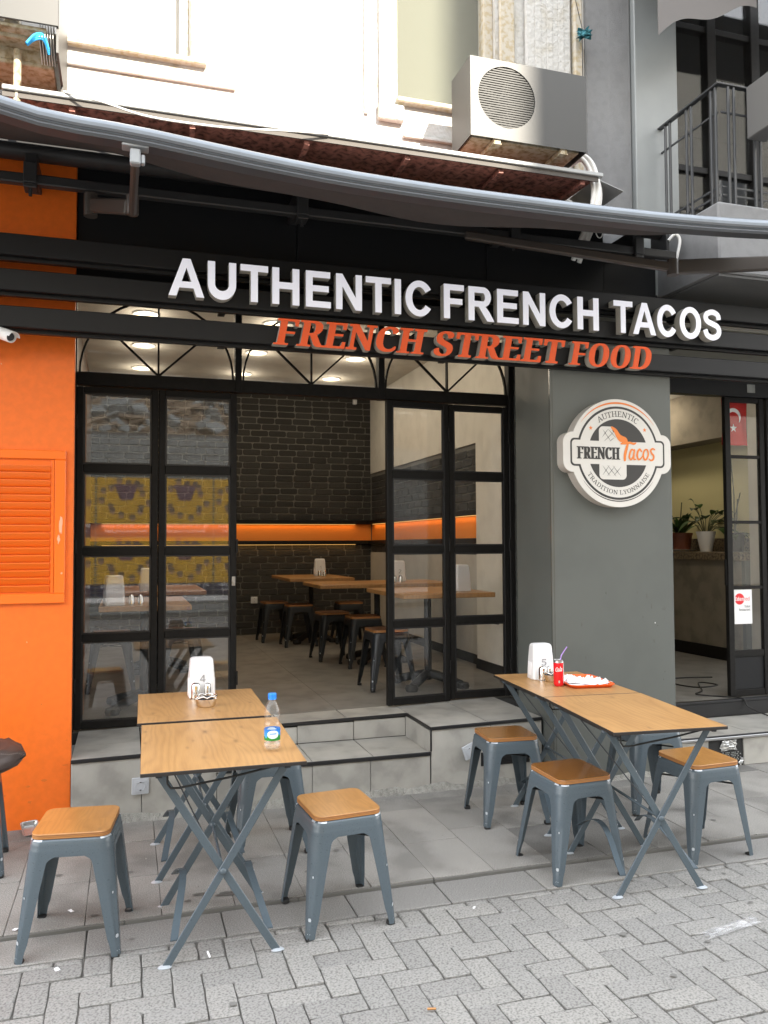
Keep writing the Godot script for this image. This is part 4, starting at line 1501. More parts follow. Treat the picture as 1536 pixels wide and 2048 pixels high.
func plant(label: String, at: Vector3, kind: int, sd: int) -> void:
	var r := RandomNumberGenerator.new()
	r.seed = sd
	var o := thing("potted_plant", label, "plant", at)
	if kind == 0:
		part("saucer", MB.new().lathe(PackedVector2Array([Vector2(0, 0), Vector2(0.13, 0.001), Vector2(0.16, 0.02), Vector2(0.155, 0.021), Vector2(0, 0.008)]), 24), M.pure_white, o)
		part("pot", MB.new().lathe(PackedVector2Array([Vector2(0, 0.01), Vector2(0.10, 0.01), Vector2(0.125, 0.18), Vector2(0.132, 0.18), Vector2(0.132, 0.21), Vector2(0.118, 0.21), Vector2(0.11, 0.17)]), 24), M.pot_brown, o)
		part("soil", MB.new().lathe(PackedVector2Array([Vector2(0.113, 0.18), Vector2(0, 0.19)]), 18), M.soil, o)
	elif kind == 1:
		part("pot", MB.new().lathe(PackedVector2Array([Vector2(0, 0), Vector2(0.06, 0), Vector2(0.105, 0.22), Vector2(0.095, 0.22), Vector2(0.08, 0.17)]), 24), M.pure_white, o)
		part("soil", MB.new().lathe(PackedVector2Array([Vector2(0.09, 0.19), Vector2(0, 0.20)]), 18), M.soil, o)
	else:
		part("pot", MB.new().lathe(PackedVector2Array([Vector2(0, 0), Vector2(0.08, 0), Vector2(0.105, 0.20), Vector2(0.095, 0.20), Vector2(0.09, 0.17)]), 24), M.ink, o)
	for i in [26, 24, 8][kind]:
		var a := r.randf() * TAU
		var el: float = r.randf_range(0.55, 1.35) if kind == 0 else r.randf_range(0.0, 1.2) if kind == 1 else r.randf_range(0.1, 0.5)
		var d := V3(cos(a) * cos(el), sin(el), sin(a) * cos(el))
		var s := d.cross(Vector3.UP).normalized()
		var mb := MB.new()
		var rt := V3(cos(a) * 0.02, 0.18, sin(a) * 0.02)
		var l: float = r.randf_range(0.25, 0.5) if kind == 0 else r.randf_range(0.12, 0.2)
		if kind == 1:
			var tip := rt + d * r.randf_range(0.08, 0.26) + V3(0, r.randf_range(0.02, 0.16), 0)
			part("stem", MB.new().tube(smooth(PackedVector3Array([rt, rt.lerp(tip, 0.5) + V3(0, 0.05, 0), tip]), 4), 0.0035, 5), M.stem, o)
			rt = tip
		leaf_shape(mb, rt, d, s, l, [0.055, 0.10, 0.08][kind], [0.35, 0.7, 0.5][kind])
		part("leaf", mb, M.leaf if r.randf() < 0.6 else M.leaf_dark, o)
	var stems: Array = [[[0.03, 0.56, -0.01]], [], [[-0.05, 1.02, 0.02], [0.02, 0.55, 0.03], [0.10, 0.62, -0.02]]][kind]
	for e in stems:
		part("flower_stem", MB.new().tube(PackedVector3Array([V3(0, 0.15, 0), V3(e[0] * 0.3, 0.15 + (e[1] - 0.15) * 0.5, e[2]), V3(e[0], e[1], e[2])]), 0.006, 6), M.stem, o)

# ---------- upper floor of the house ----------
func wall_with_holes(x0: float, x1: float, y0: float, y1: float, z0: float, z1: float, holes: Array) -> MB:   # holes: Rect2, side by side
	var mb := MB.new()
	var x := x0
	for h in holes:
		mb.span(V3(x, y0, z0), V3(h.position.x, y1, z1))
		mb.span(V3(h.position.x, y0, z0), V3(h.end.x, h.position.y, z1))
		mb.span(V3(h.position.x, h.end.y, z0), V3(h.end.x, y1, z1))
		x = h.end.x
	mb.span(V3(x, y0, z0), V3(x1, y1, z1))
	return mb

func build_upper() -> void:
	var z := -5.05
	var h := thing("upper_storey", "sunlit white upper storey with two flat windows above the awning", "building")
	part("wall", wall_with_holes(-4.0, 3.10, 3.35, 9.5, z - 0.35, z, [Rect2(-0.62, 4.54, 0.96, 2.0), Rect2(1.66, 4.49, 0.74, 2.0)]), M.plaster, h)
	part("inner_lintel", MB.new().span(V3(-0.5, 3.321, -5.66), V3(3.3, 3.6, -5.57)), M.plaster_old, h)
	part("roof_slab", MB.new().span(V3(-4.0, 9.5, -12), V3(3.1, 9.7, z + 0.15)), M.plaster, h)
	# bare plaster band under the canopy
	part("bare_band", MB.new().span(V3(-4.0, 3.36, z + 0.002), V3(3.10, 4.07, z + 0.012)), M.plaster_old, h)
	# mouldings and ledges
	part("ledge", MB.new().span(V3(-1.4, 4.375, z + 0.001), V3(0.62, 4.395, z + 0.022), 0.004), M.plaster, h)
	part("moulding", MB.new().span(V3(1.455, 4.36, z + 0.001), V3(1.482, 7.2, z + 0.02), 0.005), M.plaster, h)
	part("moulding", MB.new().span(V3(1.555, 4.44, z + 0.001), V3(1.640, 7.2, z + 0.03), 0.006), M.plaster, h)
	part("moulding", MB.new().span(V3(1.545, 4.33, z + 0.001), V3(1.72, 4.438, z + 0.05), 0.008), M.plaster, h)
	part("ledge", MB.new().span(V3(1.722, 4.24, z + 0.001), V3(2.44, 4.262, z + 0.03), 0.004), M.plaster, h)
	part("pilaster", MB.new().span(V3(2.62, 3.92, z + 0.001), V3(2.975, 7.2, z + 0.035), 0.01), M.plaster, h)
	for x in [2.69, 2.78, 2.87]:
		part("flute", MB.new().span(V3(x, 3.93, z + 0.036), V3(x + 0.045, 7.2, z + 0.041), 0.003), M.plaster, h)
	part("moulding", MB.new().span(V3(2.99, 3.92, z + 0.001), V3(3.06, 7.2, z + 0.055), 0.012), M.wood_paint, h)
	part("moulding", MB.new().span(V3(2.425, 4.50, z + 0.001), V3(2.54, 7.2, z + 0.03), 0.01), M.wood_paint, h)
	# left window: blind white pane and a grey sash, sill
	var w := MB.new()
	w.span(V3(0.29, 4.545, z - 0.12), V3(0.345, 6.5, z - 0.03), 0.006)
	w.span(V3(0.346, 4.53, z - 0.05), V3(0.432, 6.6, z + 0.028), 0.008)
	w.span(V3(-0.70, 4.53, z - 0.05), V3(-0.62, 6.6, z + 0.028), 0.008)
	w.span(V3(-0.62, 6.45, z - 0.12), V3(0.345, 6.55, z + 0.02), 0.006)
	var win := part("window", w, M.wood_paint, h)
	part("blind", MB.new().span(V3(-0.62, 4.55, z - 0.15), V3(0.13, 6.45, z - 0.11)), M.pure_white, win)
	part("pane", MB.new().span(V3(0.135, 4.55, z - 0.15), V3(0.288, 6.45, z - 0.13)), M.wall_panel, win)
	part("sill", MB.new().span(V3(-0.72, 4.490, z - 0.16), V3(0.442, 4.529, z + 0.045), 0.008), M.wood_paint, win)
	# right window: curtained glass, dark edge, sill
	var w2 := MB.new()
	w2.span(V3(2.33, 4.50, z - 0.12), V3(2.402, 6.5, z - 0.03), 0.006)
	w2.span(V3(1.655, 4.50, z - 0.12), V3(1.70, 6.5, z - 0.03), 0.006)
	w2.span(V3(1.70, 6.4, z - 0.12), V3(2.33, 6.5, z - 0.03), 0.006)
	var win2 := part("window", w2, M.wood_paint, h)
	part("pane", pane_box(1.70, 2.33, 4.50, 6.4, z - 0.08), M.glass, win2)
	part("curtain", MB.new().span(V3(1.66, 4.5, z - 0.30), V3(2.40, 6.45, z - 0.28)), M.wall_yellow_pale, win2)
	part("sill", MB.new().span(V3(1.675, 4.462, z - 0.16), V3(2.44, 4.499, z + 0.05), 0.008), M.wood_paint, win2)

	# corrugated canopy on battens
	var c := thing("canopy", "old red corrugated canopy with a pale front edge under the upper windows", "canopy")
	var top := []
	var low := []
	for i in 3:
		var t := i / 2.0
		var a := PackedVector3Array()
		var b := PackedVector3Array()
		for k in 229:
			var x := lerpf(-0.62, 2.90, k / 228.0)
			var y := lerpf(3.925, 3.945, t) + 0.006 * sin(x * TAU / 0.092) + 0.01 * sin(x * 2.3)
			a.append(V3(x, y, lerpf(-4.585, z + 0.013, t)))
			b.append(V3(x, y - 0.004, lerpf(-4.585, z + 0.013, t)))
		top.append(a)
		low.append(b)
	var sheet := MB.new()
	sheet.loft(top, false)
	sheet.loft(low, false, true)
	part("sheet", sheet, M.canopy_red, c)
	part("front_cap", MB.new().span(V3(-0.64, 3.926, -4.60), V3(2.93, 3.952, -4.56), 0.004), M.zinc, c)
	part("front_board", MB.new().span(V3(-0.64, 3.895, -4.583), V3(2.90, 3.925, -4.575)), M.canopy_dark, c)
	part("end_flashing", MB.new().box(V3(3.02, 3.915, -4.80), V3(0.22, 0.004, 0.34), 0.0, Basis(Vector3.BACK, -0.28)), M.zinc, c)
	for x in [-0.3, 0.33, 0.98, 1.60, 2.22, 2.80]:
		part("batten", MB.new().bar(V3(x, 3.888, -4.60), V3(x + 0.02, 3.905, z + 0.014), 0.03, 0.025, Vector3.RIGHT), M.canopy_red, c)
	part("ledger", MB.new().span(V3(-0.62, 3.89, z + 0.0135), V3(2.9, 3.925, z + 0.04)), M.canopy_red, c)

	# outdoor unit of an air conditioner
	var ac := thing("air_conditioner", "grey air conditioner box with round louvred fan opening on the upper wall", "air conditioner", V3(1.972, 4.035, -4.80))
	var W := 0.80
	var H := 0.495
	var D := 0.30
	var cx := 0.245
	var cy := 0.268
	var R := 0.193
	var ring := PackedVector2Array()
	for i in 41:
		var t := TAU * i / 40.0
		ring.append(V2(cx + R * cos(t), cy + R * sin(t)))
	var face := MB.new()
	# front sheet as strips round the hole
	for i in 40:
		var p0 := ring[i]
		var p1 := ring[i + 1]
		var q0 := to_frame(p0, cx, cy, W, H)
		var q1 := to_frame(p1, cx, cy, W, H)
		face.quad_out(V3(p0.x, p0.y, D), V3(q0.x, q0.y, D), V3(q1.x, q1.y, D), V3(p1.x, p1.y, D), Vector3.BACK)
		face.quad_out(V3(p0.x, p0.y, D), V3(p1.x, p1.y, D), V3(p1.x, p1.y, D - 0.02), V3(p0.x, p0.y, D - 0.02), V3(cx - p0.x, cy - p0.y, 0))
	for cc in [[0, 0], [W, 0], [W, H], [0, H]]:
		var k := V2(cc[0], cc[1])
		for i in 40:
			var q0 := to_frame(ring[i], cx, cy, W, H)
			var q1 := to_frame(ring[i + 1], cx, cy, W, H)
			if absf(q0.x - q1.x) > 1e-5 and absf(q0.y - q1.y) > 1e-5:
				if (k - q0).length() < 0.2 and (k - q1).length() < 0.2:
					face.quad_out(V3(q0.x, q0.y, D), V3(k.x, k.y, D), V3(k.x, k.y, D), V3(q1.x, q1.y, D), Vector3.BACK)
	face.span(V3(0, 0, 0), V3(0.003, H, D - 0.001))
	face.span(V3(W - 0.003, 0, 0), V3(W, H, D - 0.001))
	face.span(V3(0.003, H - 0.003, 0), V3(W - 0.003, H, D - 0.001))
	part("casing", face, M.ac_shell, ac)
	part("bottom_tray", MB.new().span(V3(0.03, 0.012, 0.01), V3(W - 0.03, 0.03, D - 0.05)), M.ac_under, ac)
	part("dark_core", MB.new().span(V3(0.02, 0.04, 0.005), V3(W - 0.02, H - 0.02, D - 0.11)), M.ac_dark, ac)
	var fan := MB.new()
	for i in 5:
		var a := TAU * i / 5.0
		fan.box(V3(cx + 0.09 * cos(a), cy + 0.09 * sin(a), D - 0.08), V3(0.13, 0.075, 0.004), 0.0, Basis(Vector3.BACK, a) * Basis(Vector3.RIGHT, 0.5))
	fan.lathe(PackedVector2Array([Vector2(0.05, 0), Vector2(0.05, 0.03), Vector2(0.03, 0.045), Vector2(0, 0.048)]), 20, Transform3D(Basis(Vector3.RIGHT, PI / 2), V3(cx, cy, D - 0.085)))
	part("fan", fan, M.box_grey, ac)
	for i in 25:
		var y := cy - R + 0.012 + i * (2 * R - 0.024) / 24.0
		var hw := sqrt(maxf(0.0001, R * R - (y - cy) * (y - cy))) - 0.002
		part("louvre", MB.new().box(V3(cx, y, D - 0.008), V3(hw * 2, 0.0095, 0.004), 0.001, Basis(Vector3.RIGHT, 0.12)), M.ac_shell, ac)
	for x in [0.16, 0.62]:
		var br := MB.new()
		br.span(V3(x, -0.022, -0.245), V3(x + 0.045, 0.010, D - 0.01), 0.003)
		br.span(V3(x - 0.004, -0.028, D - 0.05), V3(x + 0.049, -0.023, D - 0.008))
		part("bracket", br, M.ac_under, ac)

	# a second unit at the left edge, seen from below
	var a2 := thing("air_conditioner", "grey air conditioner at the upper left corner with dirty underside", "air conditioner", V3(-1.25, 4.205, -5.03))
	var w3 := 0.895
	var shell := MB.new()
	shell.span(V3(0, 0.0, 0.62), V3(w3, 0.62, 0.632), 0.003)
	shell.span(V3(w3 - 0.012, -0.13, 0.30), V3(w3 - 0.0005, 0.62, 0.619))
	shell.span(V3(w3 - 0.012, -0.27, 0.0), V3(w3 - 0.0006, 0.62, 0.299))
	shell.span(V3(0, 0.60, 0), V3(w3 - 0.013, 0.618, 0.618))
	part("casing", shell, M.ac_shell, a2)
	var tray := MB.new()
	tray.span(V3(0, -0.02, 0.40), V3(w3 - 0.06, 0.0, 0.60), 0.004)
	tray.span(V3(0, -0.10, 0.10), V3(w3 - 0.04, -0.075, 0.40), 0.006)
	tray.span(V3(0, -0.078, 0.385), V3(w3 - 0.05, 0.0, 0.40))
	tray.box(V3(w3 * 0.55, -0.008, 0.52), V3(0.5, 0.05, 0.03), 0.01)
	part("bottom_tray", tray, M.ac_under, a2)
	part("support_beam", MB.new().box(V3(w3 * 0.45, -0.19, 0.13), V3(w3 * 1.02, 0.075, 0.06), 0.006, Basis(Vector3.UP, 0.06)), M.ac_under, a2)
	part("drain_pipe", MB.new().tube(PackedVector3Array([V3(0.68, -0.05, 0.44), V3(0.68, -0.2, 0.44), V3(0.675, -0.5, 0.43)]), 0.02, 10), M.ac_under, a2)
	var grid := MB.new()
	for i in 6:
		grid.box(V3(w3 - 0.03 - i * 0.013, -0.03, 0.50), V3(0.003, 0.10, 0.17), 0.0, Basis(Vector3.RIGHT, -0.35))
	part("fin_grid", grid, M.cable_white, a2)
	# cables, string, rag
	var cs := [[0.0, 0.0], [0.028, 0.012], [0.052, -0.012]]
	for i in 3:
		var p := PackedVector3Array()
		for q in [V3(2.775, 4.10, -4.78), V3(2.83, 4.12, -4.72), V3(2.89, 4.04, -4.68), V3(2.905, 3.86, -4.64), V3(2.885, 3.70, -4.66), V3(2.85, 3.56, -4.72), V3(2.84, 3.45, -4.8)]:
			p.append(q + V3(cs[i][0], cs[i][1] * 0.6, cs[i][1]))
		single("cooling_pipe", MB.new().tube(smooth(p, 5), 0.017, 8), M.cable_white, "%s of three white pipes hanging from the right end of the air conditioner" % ["left", "middle", "right"][i], "pipe", Transform3D(), "white pipes of the air conditioner")
	var lp := PackedVector3Array()
	for i in 15:
		var t := TAU * i / 14.0
		lp.append(V3(2.93 + 0.028 * sin(t), 3.60 + 0.055 * cos(t), -4.62))
	single("wire_loop", MB.new().tube(lp, 0.004, 6), M.cable_white, "thin white wire loop beside the white pipes at the canopy end", "wire")
	var sw := PackedVector3Array()
	for q in [V3(-0.34, 3.955, -4.56), V3(-0.15, 3.90, -4.50), V3(0.10, 3.850, -4.49), V3(0.50, 3.852, -4.49), V3(0.85, 3.90, -4.52), V3(1.10, 3.935, -4.555)]:
		sw.append(q)
	single("sagging_wire", MB.new().tube(smooth(sw, 6), 0.006, 6), M.cable_white, "pale wire sagging along the red canopy", "wire")
	var bs := MB.new()
	for i in 4:
		var p := PackedVector3Array()
		for q in [V3(-0.405, 4.09, -4.47), V3(-0.43, 4.15, -4.45), V3(-0.47, 4.14, -4.44), V3(-0.505, 4.10 - i * 0.012, -4.43 + i * 0.01)]:
			p.append(q + V3(0, i * 0.007, i * 0.004))
		bs.tube(smooth(p, 4), 0.006, 5)
	single("blue_cord", bs, M.cord_blue, "bright blue cord knotted under the upper left air conditioner", "cord")
	var rag := MB.new()
	for i in 7:
		var b := Basis(V3(rng.randf() - 0.5, rng.randf() - 0.5, rng.randf() - 0.5).normalized(), rng.randf() * TAU)
		var cr := crumple(0.11, 0.05, 0.03, 5, 60 + i)
		for k in cr.V.size():
			rag.V.append(b * cr.V[k])
			rag.N.append(b * cr.N[k])
			rag.U.append(cr.U[k])
	single("teal_rag", rag, M.rag_teal, "knotted teal rag tied to the wire at the upper wall corner", "rag", T(3.03, 5.12, -4.93))
	single("hanging_wire", MB.new().tube(PackedVector3Array([V3(2.93, 5.55, -4.95), V3(3.02, 5.16, -4.94), V3(3.03, 4.75, -4.96), V3(3.0, 4.56, -4.98)]), 0.003, 5), M.cable_black, "thin dark wire that carries the teal rag", "wire")

func V2(x: float, y: float) -> Vector2:
	return Vector2(x, y)

func to_frame(p: Vector2, cx: float, cy: float, W: float, H: float) -> Vector2:   # where the ray from the centre through p meets the frame
	var d := (p - Vector2(cx, cy)).normalized()
	var t := 1e9
	if d.x > 1e-6:
		t = minf(t, (W - cx) / d.x)
	elif d.x < -1e-6:
		t = minf(t, -cx / d.x)
	if d.y > 1e-6:
		t = minf(t, (H - cy) / d.y)
	elif d.y < -1e-6:
		t = minf(t, -cy / d.y)
	return Vector2(cx, cy) + d * t

# ---------- grey house on the right with its balcony ----------
func build_neighbour() -> void:
	var h := thing("grey_house", "grey rendered house on the right with black framed balcony windows", "building")
	part("stucco_strip", MB.new().span(V3(3.101, 3.33, -5.4), V3(3.478, 9.5, -5.035), 0.01), M.stucco, h)
	part("pilaster", MB.new().span(V3(3.482, 3.33, -5.4), V3(3.845, 9.5, -4.995), 0.006), M.grey_smooth, h)
	part("upper_wall", MB.new().span(V3(3.846, 6.45, -5.6), V3(9.0, 9.5, -5.0)), M.stucco, h)
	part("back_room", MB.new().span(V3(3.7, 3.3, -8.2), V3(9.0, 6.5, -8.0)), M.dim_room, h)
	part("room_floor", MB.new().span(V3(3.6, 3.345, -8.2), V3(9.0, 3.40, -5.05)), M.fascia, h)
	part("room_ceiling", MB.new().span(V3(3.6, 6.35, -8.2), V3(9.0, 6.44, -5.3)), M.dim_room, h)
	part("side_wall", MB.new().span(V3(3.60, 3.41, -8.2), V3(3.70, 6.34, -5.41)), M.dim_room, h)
	part("side_wall", MB.new().span(V3(9.0, 0.0, -9.4), V3(9.4, 9.5, -5.0)), M.stucco, h)
	part("shop_side", MB.new().span(V3(7.4, 0.0, -9.4), V3(8.99, 3.33, -5.0)), M.stucco, h)
	var fr := MB.new()
	for x in [3.85, 4.30, 4.72, 5.6, 6.5]:
		fr.span(V3(x, 3.41, -5.31), V3(x + 0.085, 6.34, -5.22), 0.005)
	for y in [3.41, 4.42, 5.55]:
		fr.span(V3(3.85, y, -5.30), V3(8.9, y + 0.05, -5.235), 0.004)
	var win := part("window", fr, M.black_steel, h)
	for e in [[3.94, 4.298], [4.388, 4.718], [4.808, 5.598], [5.69, 6.49]]:
		for y in [[3.462, 4.418], [4.472, 5.548], [5.602, 6.33]]:
			part("pane", pane_box(e[0], e[1], y[0], y[1], -5.265), M.glass, win)
	# balcony slab
	var b := part("balcony_slab", MB.new().span(V3(3.645, 3.305, -5.03), V3(8.8, 3.77, -4.35), 0.012), M.stucco, h)
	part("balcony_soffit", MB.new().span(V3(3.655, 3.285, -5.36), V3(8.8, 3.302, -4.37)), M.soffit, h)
	# railing
	var rail := thing("balcony_railing", "black steel balcony railing of paired bars on the grey house", "railing")
	var y0 := 3.77
	var y1 := 4.575
	var xs := 3.685
	part("handrail", MB.new().span(V3(xs - 0.02, y1 - 0.014, -5.0), V3(xs + 0.02, y1, -4.36), 0.003), M.rail_black, rail)
	part("handrail", MB.new().span(V3(xs + 0.021, y1 - 0.014, -4.40), V3(8.7, y1, -4.36), 0.003), M.rail_black, rail)
	for z in [-4.93, -4.88, -4.70, -4.65, -4.45, -4.405]:
		part("bar", MB.new().box(V3(xs, (y0 + y1 - 0.014) * 0.5, z), V3(0.016, y1 - y0 - 0.016, 0.016), 0.002), M.rail_black, rail)
	for y in [4.385, 3.885, 3.83]:
		part("cross_bar", MB.new().span(V3(xs + 0.008, y, -5.0), V3(xs + 0.018, y + 0.013, -4.40), 0.001), M.rail_black, rail)
		part("cross_bar", MB.new().span(V3(xs + 0.03, y, -4.396), V3(8.7, y + 0.013, -4.386), 0.001), M.rail_black, rail)
	var x := 3.76
	while x < 5.6:
		for d in [0.0, 0.045]:
			part("bar", MB.new().box(V3(x + d, (y0 + y1 - 0.014) * 0.5, -4.375), V3(0.016, y1 - y0 - 0.016, 0.016), 0.002), M.rail_black, rail)
		x += 0.17 if int(x * 100) % 2 else 0.21
	single("sign_box", MB.new().span(V3(3.87, 4.20, -4.335), V3(4.02, 4.55, -3.62), 0.006), M.box_grey, "plain grey metal box jutting out before the balcony railing", "box")
	# scalloped end of an awning above the balcony
	var aw := thing("balcony_awning", "grey scalloped awning edge above the balcony", "awning")
	var top := PackedVector2Array([Vector2(0.0, 0.0)])
	for i in 25:
		var t := i / 24.0
		top.append(Vector2(t * 0.95, -0.14 + 0.22 * t + 0.035 * sin(t * TAU * 1.4) - (0.22 if t < 0.02 else 0.22 * (1.0 - t) * (1.0 - t))))
	top.append(Vector2(0.95, 0.6))
	top.append(Vector2(0.0, 0.6))
	part("valance", MB.new().prism(top, -0.002, 0.002, Transform3D(Basis(Vector3.UP, 0.15), V3(3.36, 5.30, -4.55))), M.awning_grey, aw)
	part("roof_cloth", MB.new().box(V3(4.4, 5.85, -4.75), V3(2.2, 0.006, 0.6), 0.0, Basis(Vector3.RIGHT, 0.25)), M.awning_grey, aw)
	# white cable end below the roller
	var p := PackedVector3Array()
	for q in [V3(3.52, 3.62, -4.70), V3(3.56, 3.66, -4.68), V3(3.59, 3.62, -4.67), V3(3.57, 3.52, -4.67), V3(3.55, 3.43, -4.68)]:
		p.append(q)
	single("cable_end", MB.new().tube(smooth(p, 5), 0.011, 7), M.cable_white, "short white cable bend at the right end of the awning roller", "cable")

# ---------- across the street (seen in the panes, and it shades the street) ----------
func build_opposite() -> void:
	var f := thing("block_wall", "grey concrete block wall with posters across the street seen in the panes", "wall", V3(0, 0, 7.0), PI)
	part("core", MB.new().span(V3(-14, 0, -0.25), V3(9, 3.95, -0.012)), M.mortar, f)
	var mb := MB.new()
	var row := 0
	var y := 0.1
	while y < 3.9:
		var x := -14.0 + (0.2 if row % 2 else 0.0)
		while x < 8.8:
			mb.box(V3(x + 0.195, y + 0.095, -0.01), V3(0.388, 0.188, 0.03), 0.006)
			x += 0.4
		y += 0.2
		row += 1
	var bl := part("block_rows", mb, M.block_grey, f)
	bl.set_meta("kind", "stuff")
	part("teal_strip", MB.new().span(V3(-7, 3.04, 0.012), V3(2.0, 3.14, 0.02)), M.rag_teal, f)
	part("white_base", MB.new().span(V3(-13, 0.36, 0.012), V3(8, 0.46, 0.03)), M.pure_white, f)
	var serif := font(false, 700)
	var l1 := fitted("04, 11, 18 ve 25 Şubat", serif, Rect2(-0.50, 0.17, 1.0, 0.085), 0.013, 0.001)
	var l2 := fitted("Maximum Uniq Hall", serif, Rect2(-0.42, 0.06, 0.84, 0.085), 0.013, 0.001)
	var sheet := MB.new().span(V3(-0.585, 0.0, 0.0), V3(0.585, 1.24, 0.01))
	var foot := MB.new().span(V3(-0.586, 0.0, 0.0101), V3(0.586, 0.27, 0.0115))
	var sm := sheet.into()
	var fm := foot.into()
	var shield := MB.new().prism(PackedVector2Array([V2(-0.25, 1.10), V2(-0.12, 0.76), V2(0.12, 0.76), V2(0.25, 1.10)]), 0.0101, 0.0118).into()
	var heads := MB.new()
	var hats := MB.new()
	var r := RandomNumberGenerator.new()
	r.seed = 9
	for i in 15:
		var a := TAU * i / 15.0
		var c := V2(0.42 * cos(a) + r.randf_range(-0.09, 0.09), 0.78 + 0.37 * sin(a) + r.randf_range(-0.05, 0.05))
		var o := PackedVector2Array()
		var o2 := PackedVector2Array()
		for k in 12:
			var t := TAU * k / 12.0
			o.append(c + V2(0.055 * cos(t), 0.068 * sin(t)))
			o2.append(c + V2(0.062 * cos(t), 0.045 + 0.045 * sin(t)))
		heads.prism(o, 0.0101, 0.0112)
		hats.prism(o2, 0.0102, 0.0122)
	var hm := heads.into()
	var tm := hats.into()
	var n := 0
	for j in 2:
		for i in 7:
			var p := thing("poster", "yellow poster, %s row, %s from the left on the wall across the street" % [["lower", "upper"][j], ["first", "second", "third", "fourth", "fifth", "sixth", "seventh"][i]], "poster", V3(3.6 - i * 1.21, 0.48 + j * 1.27, 6.985), PI, "yellow posters on the wall across the street")
			part("sheet", sm, M.poster_yellow, p)
			part("foot_band", fm, M.poster_navy, p)
			part("lettering", l1, M.pure_white, p)
			part("lettering", l2, M.pure_white, p)
			part("emblem", shield, M.poster_purple, p)
			part("printed_faces", hm, M.skin_print, p)
			part("printed_hair", tm, M.hair_print, p)
			n += 1
	# rubble behind the wall
	var ru := thing("rubble_heap", "heap of demolition rubble above the block wall across the street", "rubble")
	var f1 := noise(0.5, 5, FastNoiseLite.TYPE_SIMPLEX, 15)
	var rows := []
	for i in 13:
		var rr := PackedVector3Array()
		for j in 90:
			var t := i / 12.0
			var x := lerpf(14.0, -8.0, j / 89.0)
			rr.append(V3(x, lerpf(3.7, 5.5, t) + f1.get_noise_2d(x * 2.0, i * 0.7) * 0.7, lerpf(7.3, 11.5, t)))
		rows.append(rr)
	part("earth", MB.new().loft(rows, false, false, false), M.rubble, ru)
	var bits := MB.new()
	for i in 260:
		var t := r.randf()
		var q := V3(r.randf_range(-6, 9), lerpf(3.85, 5.6, t) + r.randf_range(-0.1, 0.15), lerpf(7.4, 11.3, t))
		var s := V3(r.randf_range(0.1, 0.5), r.randf_range(0.05, 0.3), r.randf_range(0.1, 0.4))
		bits.box(q, s, 0.01, Basis(V3(r.randf() - 0.5, r.randf() - 0.5, r.randf() - 0.5).normalized(), r.randf() * 3.0))
	var bt := part("broken_stones", bits, M.block_grey, ru)
	bt.set_meta("kind", "stuff")
	var beams := MB.new()
	for i in 40:
		var t := r.randf()
		var q := V3(r.randf_range(-5, 8), lerpf(3.95, 5.6, t), lerpf(7.4, 11.3, t))
		beams.box(q, V3(r.randf_range(0.8, 2.2), 0.07, 0.1), 0.0, Basis(Vector3.UP, r.randf_range(-0.6, 0.6)) * Basis(Vector3.BACK, r.randf_range(-0.3, 0.3)))
	var tb := part("broken_timber", beams, M.timber, ru)
	tb.set_meta("kind", "stuff")
	# houses behind
	var low := thing("house_opposite", "pale lower house across the street behind the rubble", "building")
	part("wall", MB.new().span(V3(-16, 0, 14.5), V3(7.93, 15.6, 17)), M.opposite_wall, low)
	var tall := thing("house_opposite", "pale taller house across the street to the right of the rubble", "building")
	part("wall", MB.new().span(V3(7.95, 0, 14.5), V3(30, 20.0, 17)), M.opposite_wall, tall)
	for e in [[low, -14.0, 7], [tall, 8.6, 6]]:
		for i in e[2]:
			for j in 3:
				var x: float = e[1] + i * 3.1
				var yw := 6.5 + j * 3.5
				var w := part("window", MB.new().span(V3(x, yw, 14.42), V3(x + 1.2, yw + 1.7, 14.499)), M.pure_white, e[0])
				part("pane", MB.new().span(V3(x + 0.08, yw + 0.08, 14.40), V3(x + 1.12, yw + 1.62, 14.419)), M.opposite_pane, w)

# ---------- awning ----------
func bar_y(x: float) -> float:   # centre height of the front bar: it sags
	var k := [[-3.0, 3.62], [-0.511, 3.348], [0.08, 3.295], [0.735, 3.244], [1.213, 3.226], [1.73, 3.223], [2.587, 3.234], [3.342, 3.273], [4.6, 3.35], [6.5, 3.46]]
	for i in k.size() - 1:
		if x <= k[i + 1][0]:
			var p: float = k[maxi(i - 1, 0)][1]
			var q: float = k[mini(i + 2, k.size() - 1)][1]
			return cubic_interpolate(k[i][1], k[i + 1][1], p, q, clampf((x - k[i][0]) / (k[i + 1][0] - k[i][0]), 0, 1))
	return 3.46

